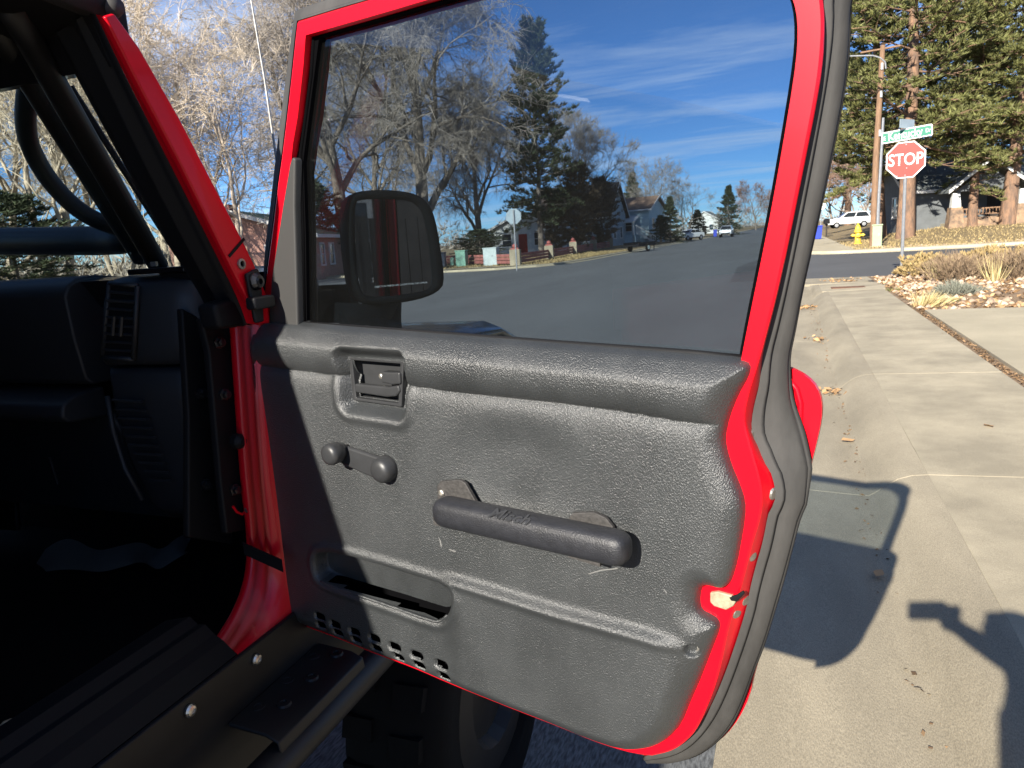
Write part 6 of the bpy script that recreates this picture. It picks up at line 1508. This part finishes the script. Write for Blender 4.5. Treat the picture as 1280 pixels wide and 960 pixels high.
sbk = [(0.0508, -0.5162), (0.2045, -0.5099), (0.3677, -0.5095), (0.3712, -0.5471), (0.3550, -0.5511), (0.2841, -0.5471), (0.1854, -0.5483), (0.1243, -0.5452), (0.0513, -0.5428)]
MB().prism(sbk, .0006, .0022).obj('slot_shade_strip', M['felt_shade'], door)  # black strip in place of the shade seen through the slots
for pl in ([(0.6211, -0.2981), (0.6406, -0.2880), (0.6628, -0.2807), (0.6628, -0.2820), (0.6405, -0.2896), (0.6222, -0.2989)], [(0.3752, -0.2980), (0.3793, -0.3034), (0.3809, -0.3119), (0.3786, -0.3124), (0.3770, -0.3039)], [(0.3935, -0.3129), (0.4066, -0.3138), (0.4050, -0.3160), (0.3934, -0.3142)], [(0.7236, -0.2935), (0.7277, -0.2977), (0.7267, -0.2990), (0.7231, -0.2947)]):
    h_ = max(wd_at(a, b) for a, b in pl) + .0002
    MB().prism(pl, h_ - .002, h_).obj('scuff_mark', M['scuff'], door)
lipp = [(us[ii], lowv[ii] - .0004, wd_at(us[ii], lowv[ii] - .0035) - .0022) for ii in range(len(us)) if np.isfinite(lowv[ii]) and fr_u[ii] > .02][::3]
MB().tube(lipp, .0026, 8).obj('pocket_lip', M['vinyl'], door, smooth=True)
# lining screw, latch, edge screws
MB().lathe((sc[0], sc[1], .008), (0, 0, 1), [(0, .0075), (.003, .0075), (.0045, .004), (.002, .0025)], 12).obj('lining_screw', M['dullsteel'], door)
lt = (0.7901, -0.3017)
MB().prism([(0.7727, -0.2959), (0.7823, -0.2924), (0.7984, -0.2934), (0.8050, -0.2968), (0.8006, -0.3061), (0.7922, -0.3135), (0.7778, -0.3122), (0.7729, -0.3083)], -.004, .004).obj('latch', M['cream'], door, bevel=.0015)
MB().prism([(0.7950, -0.2959), (0.8043, -0.2905), (0.8115, -0.2836), (0.8134, -0.2871), (0.8045, -0.2995), (0.7979, -0.3002)], .001, .0042).obj('latch_claw', M['black'], door, bevel=.001)
for p, w in (((0.8161, -0.2441), -.010), ((0.8001, -0.3203), -.010), ((0.8078, -0.3055), -.018), ((0.8101, -0.1042), -.020), ((0.8357, -0.1686), -.020)):
    MB().lathe((p[0], p[1], w), (.9, 0, .43), [(-.004, .0078), (.001, .0078), (.003, .0055), (.0032, .003)], 12).obj('edge_screw', M['dullsteel'], door)

# inner handle in its frame
hp = [(0.2057, -0.0448), (0.3155, -0.0443), (0.3044, -0.1115), (0.2082, -0.1104)]
hf = MB(); hq = np.array(hp); hcn = hq.mean(0)
ri = [with_w(hq + (hq - hcn) * .04, -.004), with_w(hq + (hq - hcn) * .04, .009), with_w(hq - (hq - hcn) * .10, .0085), with_w(hq - (hq - hcn) * .14, -.010)]
hf.loft(ri, caps=False); hf.add(with_w(hq - (hq - hcn) * .14, -.010), [(0, 1, 2, 3)])
hfo = hf.obj('handle_frame', M['plastic_grey'], door, bevel=.0015)
def door_box(pl, w0, w1, name, m, bevel): return MB().prism(pl, w0, w1).obj(name, m, door, bevel=bevel)
door_box([(0.2151, -0.0840), (0.2867, -0.0833), (0.3062, -0.0793), (0.3084, -0.0888), (0.2997, -0.0968), (0.2802, -0.0998), (0.2152, -0.0979)], .000, .012, 'handle_lever', M['plastic_grey'], .003)
door_box([(0.2748, -0.0607), (0.2940, -0.0606), (0.3115, -0.0594), (0.3113, -0.0773), (0.2953, -0.0798), (0.2730, -0.0779)], -.004, .013, 'lock_slider', M['plastic_grey'], .003)
scw = (0.2567, -0.0724); MB().lathe((scw[0], scw[1], -.009), (0, 0, 1), [(0, .0042), (.005, .0042), (.006, .002)], 10).obj('handle_screw', M['dullsteel'], door)

# window crank
hb_ = (0.2844, -0.2056); kb_ = (0.2036, -0.1851); hw = wd_at(*(0.2590, -0.2170)) - .002
cr_ = MB(); cr_.lathe((hb_[0], hb_[1], hw - .004), (0, 0, 1), [(0, .021), (.012, .0205), (.022, .019), (.027, .0155), (.029, .008)], 24)
a = np.array(hb_); k2 = np.array((0.1915, -0.1912)); d_ = (k2 - a) / np.linalg.norm(k2 - a); nn_ = np.array([-d_[1], d_[0]])
arm = [tuple(a + nn_ * .019), tuple(a * .5 + k2 * .5 + nn_ * .018), tuple(k2 + nn_ * .015), tuple(k2 + d_ * .009 + nn_ * .006), tuple(k2 + d_ * .009 - nn_ * .006), tuple(k2 - nn_ * .015), tuple(a * .5 + k2 * .5 - nn_ * .017), tuple(a - nn_ * .018)]
crank = MB().prism(arm, hw + .006, hw + .015).obj('window_crank', M['plastic_grey'], door, bevel=.004)
cr_.obj('crank_hub', M['plastic_grey'], door, smooth=True)
MB().lathe((kb_[0], kb_[1], hw + .012), (.0, .0, 1), [(0, .0105), (.006, .0115), (.012, .016), (.026, .0172), (.032, .0155), (.0345, .009)], 24).obj('crank_knob', M['plastic_grey'], door, smooth=True)

# pull handle with brackets, screws and embossed name
g0, g1 = np.array((0.4278, -0.2363)), np.array((0.6765, -0.2351)); dd = (g1 - g0) / np.linalg.norm(g1 - g0); Lh = np.linalg.norm(g1 - g0)
gr = MB(); rad = .0205
prof = []
for i in range(7): th = math.pi / 2 * (1 - i / 6); prof.append((-.020 * math.sin(th), max(.15, math.cos(th) ** .6)))
body_ = prof + [(Lh * f, 1.0) for f in (.25, .5, .75)] + [(Lh - p[0], p[1]) for p in reversed(prof)]
nrm2 = np.array([-dd[1], dd[0]])
rings = []
for s, k in body_:
    c = g0 + dd * s; rg = []
    for j in range(24):
        th = 2 * math.pi * j / 24; cx, sx_ = math.cos(th), math.sin(th)
        e = lambda v: math.copysign(abs(v) ** .72, v)
        a1, a2 = e(cx) * rad * k, e(sx_) * rad * .95 * k
        # section: flat-ish top tilted to the eye
        rg.append((c[0] + nrm2[0] * a1, c[1] + nrm2[1] * a1, .062 + a2))
    rings.append(rg)
gr.loft(rings); handle = gr.obj('pull_handle', M['foam'], door, smooth=True)
for pl in ([(0.3885, -0.2383), (0.3889, -0.2141), (0.3954, -0.2059), (0.4301, -0.1982), (0.4396, -0.2014), (0.4584, -0.2285), (0.4575, -0.2427), (0.3894, -0.2454)], [(0.6012, -0.2336), (0.6015, -0.2217), (0.6075, -0.2141), (0.6369, -0.2077), (0.6532, -0.2120), (0.6627, -0.2216), (0.6668, -0.2375), (0.6656, -0.2483), (0.6032, -0.2440)]):
    MB().prism(pl, .031, .037).obj('handle_bracket', M['bracket'], door, bevel=.001)
    MB().prism([tuple(np.array(p) * .7 + np.mean(pl, 0) * .3 - nrm2 * .024) for p in pl], .026, .060).obj('handle_standoff', M['bracket'], door)
for p in ((0.3971, -0.2229), (0.6506, -0.2295)):
    MB().lathe((p[0], p[1], .036), (0, 0, 1), [(0, .0055), (.003, .005), (.004, .003), (.002, .002)], 10).obj('bracket_screw', M['dullsteel'], door)
for txt, f_, sz, ang_ in (('Misch', .42, .021, 0),):
    me = text_mesh(txt, sz, .0006, .0002, sx=1.25, shear=.35)
    tc_ = g0 + dd * (Lh * f_ + .005)
    th = math.radians(52)
    xax = Vector((dd[0], dd[1], 0)); zax = Vector((nrm2[0] * math.sin(th), nrm2[1] * math.sin(th), math.cos(th))).normalized(); yax = zax.cross(xax)
    c3 = Vector((tc_[0], tc_[1], .062)) + zax * (rad * 1.10)
    me.transform(Matrix(((xax.x, yax.x, zax.x, c3.x), (xax.y, yax.y, zax.y, c3.y), (xax.z, yax.z, zax.z, c3.z), (0, 0, 0, 1))))
    link('lettering', me, M['plastic_grey'], door)
# scuffs on the vinyl
for L in (((735, 716), (752, 712), (770, 710)), ((549, 672), (551, 684)), ((562, 686), (569, 689))):
    pass

# ---------------- door mirror
MP, Mn, Mr, Mu = Vector((-0.6473, 1.1331, 1.5706)), Vector((0.7413, -0.6712, 0.0000)), Vector((0.6712, 0.7413, 0.0000)), Vector((-0.0000, 0.0000, 1.0000))
MI = DOORM.copy(); MI.translation = DP
MLOC = Matrix(((Mr.x, Mu.x, Mn.x, MP.x), (Mr.y, Mu.y, Mn.y, MP.y), (Mr.z, Mu.z, Mn.z, MP.z), (0, 0, 0, 1)))
rim = [np.array(p) for p in smooth_poly([(-0.0654, 0.0873), (-0.0494, 0.0959), (-0.0080, 0.0988), (0.0456, 0.0933), (0.0710, 0.0789), (0.0840, 0.0550), (0.0899, 0.0016), (0.0936, -0.0614), (0.0875, -0.0782), (0.0601, -0.0902), (0.0156, -0.0960), (-0.0527, -0.0937), (-0.0696, -0.0797), (-0.0745, -0.0479), (-0.0753, 0.0219), (-0.0703, 0.0678)], 2, closed=True)]
gls = [np.array(p) for p in smooth_poly([(-0.0567, 0.0791), (-0.0465, 0.0847), (0.0372, 0.0820), (0.0569, 0.0712), (0.0685, 0.0515), (0.0744, -0.0513), (0.0709, -0.0725), (0.0563, -0.0812), (-0.0472, -0.0824), (-0.0605, -0.0737), (-0.0653, -0.0527), (-0.0630, 0.0212)], 2, closed=True)]
RC = np.mean(rim, 0); nR = 60
def rs(L): 
    L = np.array(L); th = np.arctan2(L[:, 1] - RC[1], L[:, 0] - RC[0]); o = np.argsort(th); th, L = th[o], L[o]; r = np.hypot(L[:, 0] - RC[0], L[:, 1] - RC[1])
    tt = np.linspace(-math.pi, math.pi, nR, endpoint=False); r2 = np.interp(tt, np.r_[th - 2 * math.pi, th, th + 2 * math.pi], np.r_[r, r, r]); return np.stack([RC[0] + r2 * np.cos(tt), RC[1] + r2 * np.sin(tt)], 1)
rim, gls = rs(rim), rs(gls)
sc_ = lambda L, s: RC + (L - RC) * s
hs = MB().loft([with_w(gls, -.010), with_w(sc_(gls, 1.01), .001), with_w(sc_(rim, .97), .004), with_w(rim, -.001), with_w(sc_(rim, 1.02), -.02), with_w(sc_(rim, 1.0), -.055), with_w(sc_(rim, .86), -.085), with_w(sc_(rim, .5), -.10)])
mir = hs.obj('door_mirror', M['mirror_shell'], veh, smooth=True)
mir.matrix_local = Matrix.Translation(-VB) @ MLOC
MB().loft([with_w(sc_(gls, .995), -.0085), with_w(sc_(gls, .995), -.0065)]).obj('mirror_glass', M['mirror'], mir)
me = text_mesh('OBJECTS IN MIRROR ARE CLOSER THAN THEY APPEAR', .0042, 0, 0, sx=.95); b_ = gls.min(0); me.transform(Matrix.Translation((RC[0] + .008, b_[1] + .018, -.0062)))
link('lettering', me, M['sign_white'], mir)
ma = VMB()
ma.tube([MP - Mu * .085 - Mn * .05, MP - Mu * .125 - Mn * .055, MP - Mu * .15 - Mn * .07], [.030, .026, .030], 10, flat=.8)
base = DP + DU * .10 + DV * -.02 - DN * .07
ma.tube([MP - Mu * .145 - Mn * .06, (MP - Mu * .15) * .55 + base * .45, base], [.026, .030, .036], 10)
ma.tube([MP - Mu * .09 - Mn * .055, (MP - Mu * .12 - Mn * .05) * .6 + base * .4, base + DV * .015], [.026, .034, .036], 10)
ma.obj('mirror_arm', M['mirror_shell'], smooth=True)

# ================================================================ THE PHOTOGRAPHER (behind the eye; only the shadow is in view)
def skin_figure(name, joints, edges, m, parent=None, sub=2, root=0):
    me = bpy.data.meshes.new(name)
    me.from_pydata([j[0] for j in joints], edges, [])
    o = bpy.data.objects.new(name, me); COL.objects.link(o)
    me.materials.append(m)
    if parent: o.parent = parent
    sm = o.modifiers.new('skin', 'SKIN'); sm.use_smooth_shade = True
    ld = me.skin_vertices[0].data if me.skin_vertices else None
    if ld is None:
        bm = bmesh.new(); bm.from_mesh(me); bm.verts.layers.skin.verify(); bm.to_mesh(me); bm.free(); ld = me.skin_vertices[0].data
    for i, j in enumerate(joints):
        r = j[1]; ld[i].radius = r if isinstance(r, tuple) else (r, r); ld[i].use_root = (i == root)
    sb = o.modifiers.new('sub', 'SUBSURF'); sb.levels = sub; sb.render_levels = sub
    return o
_fwd = Vector((CAM_R[0][2], CAM_R[1][2], CAM_R[2][2])) * -1
_rgt = Vector((CAM_R[0][0], CAM_R[1][0], CAM_R[2][0])); _upv = Vector((CAM_R[0][1], CAM_R[1][1], CAM_R[2][1]))
PH = CAM_LOC - _fwd * .034                                            # middle of the phone, just behind the lens
hor_r = Vector((_rgt.x, _rgt.y, 0)).normalized(); hor_f = Vector((_fwd.x, _fwd.y, 0)).normalized()
hor_r = Vector((.45, .89, 0)).normalized(); hor_f = Vector((-hor_r.y, hor_r.x, 0))    # the person stands turned towards the vehicle
HG = Vector((0.7599, 2.7811, 0.1300))                                       # where the head's shadow falls
tt = (1.70 - HG.z) / -SUN_TRAVEL.z; HD = HG - SUN_TRAVEL * tt         # the head itself
person = empty('person', (HD.x - hor_f.x * .02, HD.y - hor_f.y * .02, .12), 'person in dark jacket and jeans holding a phone out with one raised hand', 'person')
PB = Vector(person.location)
def L_(v): return tuple(Vector(v) - PB)
top_h = HD.z
neck = HD + Vector((0, 0, -.165)) - hor_f * .02
chest = neck + Vector((0, 0, -.20)) - hor_f * .02; waist = chest + Vector((0, 0, -.26)); pelv = waist + Vector((0, 0, -.16))
shl, shr = neck - hor_r * .18 + Vector((0, 0, -.035)), neck + hor_r * .18 + Vector((0, 0, -.035))
wr_r = PH + _rgt * .085 - _fwd * .05 - Vector((0, 0, .05)); wr_l = shl + Vector((0, 0, -.52)) - hor_r * .05 + hor_f * .06
el_r = (shr + wr_r) / 2 + Vector((0, 0, -.05)) + _rgt * .02; el_l = (shl + wr_l) / 2 - hor_r * .05 - hor_f * .03
hipl, hipr = pelv - hor_r * .09 + Vector((0, 0, -.03)), pelv + hor_r * .09 + Vector((0, 0, -.03))
gz = .13
fl = Vector((hipl.x, hipl.y, gz + .09)); fr2 = Vector((hipr.x, hipr.y, gz + .09))
kl, kr = (hipl + fl) / 2 + hor_f * .02, (hipr + fr2) / 2 + hor_f * .02
J = [(L_(pelv), (.15, .12)), (L_(waist), (.14, .11)), (L_(chest), (.17, .12)), (L_(neck), .058), (L_(HD + Vector((0, 0, -.12)) + hor_f * .01), (.062, .07)), (L_(HD + Vector((0, 0, -.03))), (.078, .095)), (L_(HD + Vector((0, 0, .055))), (.066, .080)),
     (L_(shl), .062), (L_(el_l), .046), (L_(wr_l), .030), (L_(shr), .062), (L_(el_r), .046), (L_(wr_r), .030),
     (L_(hipl), .098), (L_(kl), .064), (L_(fl), .045), (L_(fl + hor_f * .16 - Vector((0, 0, .05))), .04), (L_(hipr), .098), (L_(kr), .064), (L_(fr2), .045), (L_(fr2 + hor_f * .16 - Vector((0, 0, .05))), .04)]
Eg = [(0, 1), (1, 2), (2, 3), (3, 4), (4, 5), (5, 6), (2, 7), (7, 8), (8, 9), (2, 10), (10, 11), (11, 12), (0, 13), (13, 14), (14, 15), (15, 16), (0, 17), (17, 18), (18, 19), (19, 20)]
skin_figure('body', J, Eg, M['jacket'], person)
# face, hair and hands
fc = HD + hor_f * .075
skin_figure('face', [(L_(HD + Vector((0, 0, -.02)) + hor_f * .035), (.068, .07)), (L_(HD + Vector((0, 0, -.095)) + hor_f * .05), (.045, .045)), (L_(HD + Vector((0, 0, .04)) + hor_f * .035), (.062, .06)), (L_(HD + Vector((0, 0, -.045)) + hor_f * .115), .012)], [(0, 1), (0, 2), (0, 3)], M['skin'], person)
skin_figure('hair', [(L_(HD + Vector((0, 0, .05)) - hor_f * .02), (.082, .09)), (L_(HD - hor_f * .055 - Vector((0, 0, .03))), (.07, .06))], [(0, 1)], M['hair'], person)
for wr, sgn in ((wr_l, -1), (wr_r, 1)):
    if sgn < 0:                                                       # relaxed hand hanging at the side
        jj = [(L_(wr), .026), (L_(wr + Vector((0, 0, -.07))), (.016, .036))]; ee = [(0, 1)]; palm = wr + Vector((0, 0, -.075))
        for f in range(4):
            b = palm + hor_f * (f - 1.5) * .018; k = b + Vector((0, 0, -.04 + .004 * abs(f - 1.5))); e = k + Vector((0, 0, -.03)) - hor_r * .012
            i = len(jj); jj += [(L_(b), .0092), (L_(k), .0085), (L_(e), .0075)]; ee += [(1, i), (i, i + 1), (i + 1, i + 2)]
        i = len(jj); jj += [(L_(palm + hor_f * .038 + Vector((0, 0, .02))), .011), (L_(palm + hor_f * .052 + Vector((0, 0, -.025))), .0095)]; ee += [(1, i), (i, i + 1)]
        skin_figure('hand', jj, ee, M['skin'], person); continue
    wr0 = wr + (el_r - wr) * .22; palm = wr + (PH + _rgt * .07 - _fwd * .012 - _upv * .03 - wr) * .6
    jj = [(L_(wr), .030), (L_(palm), (.034, .020)), (L_(wr0), .034)]; ee = [(0, 1), (0, 2)]
    for f in range(4):
        b = palm + _rgt * (f - 1.5) * .017 * 1.0 + _upv * .02; k = b + _upv * .028 - _fwd * .012; e = k + _upv * .02 + _fwd * (.018 - .002 * f)
        i = len(jj); jj += [(L_(b), .0092), (L_(k), .0085), (L_(e), .0075)]; ee += [(1, i), (i, i + 1), (i + 1, i + 2)]
    i = len(jj); th0 = palm - _rgt * sgn * .03 - _upv * .005; jj += [(L_(th0), .011), (L_(th0 - _rgt * sgn * .015 + _upv * .03 - _fwd * .01), .0095)]; ee += [(1, i), (i, i + 1)]
    skin_figure('hand', jj, ee, M['skin'], person)
ph = MB().prism(rrect(.150, .074, .012), -.004, .004).obj('phone', M['gloss_black'], None, bevel=.002)
ph.matrix_world = Matrix(((_rgt.x, _upv.x, -_fwd.x, PH.x), (_rgt.y, _upv.y, -_fwd.y, PH.y), (_rgt.z, _upv.z, -_fwd.z, PH.z), (0, 0, 0, 1)))
tag(ph, 'black phone held sideways in the raised hand', 'phone')
MB().prism(rrect(.138, .066, .008), .0042, .0048).obj('screen', M['window'], ph)
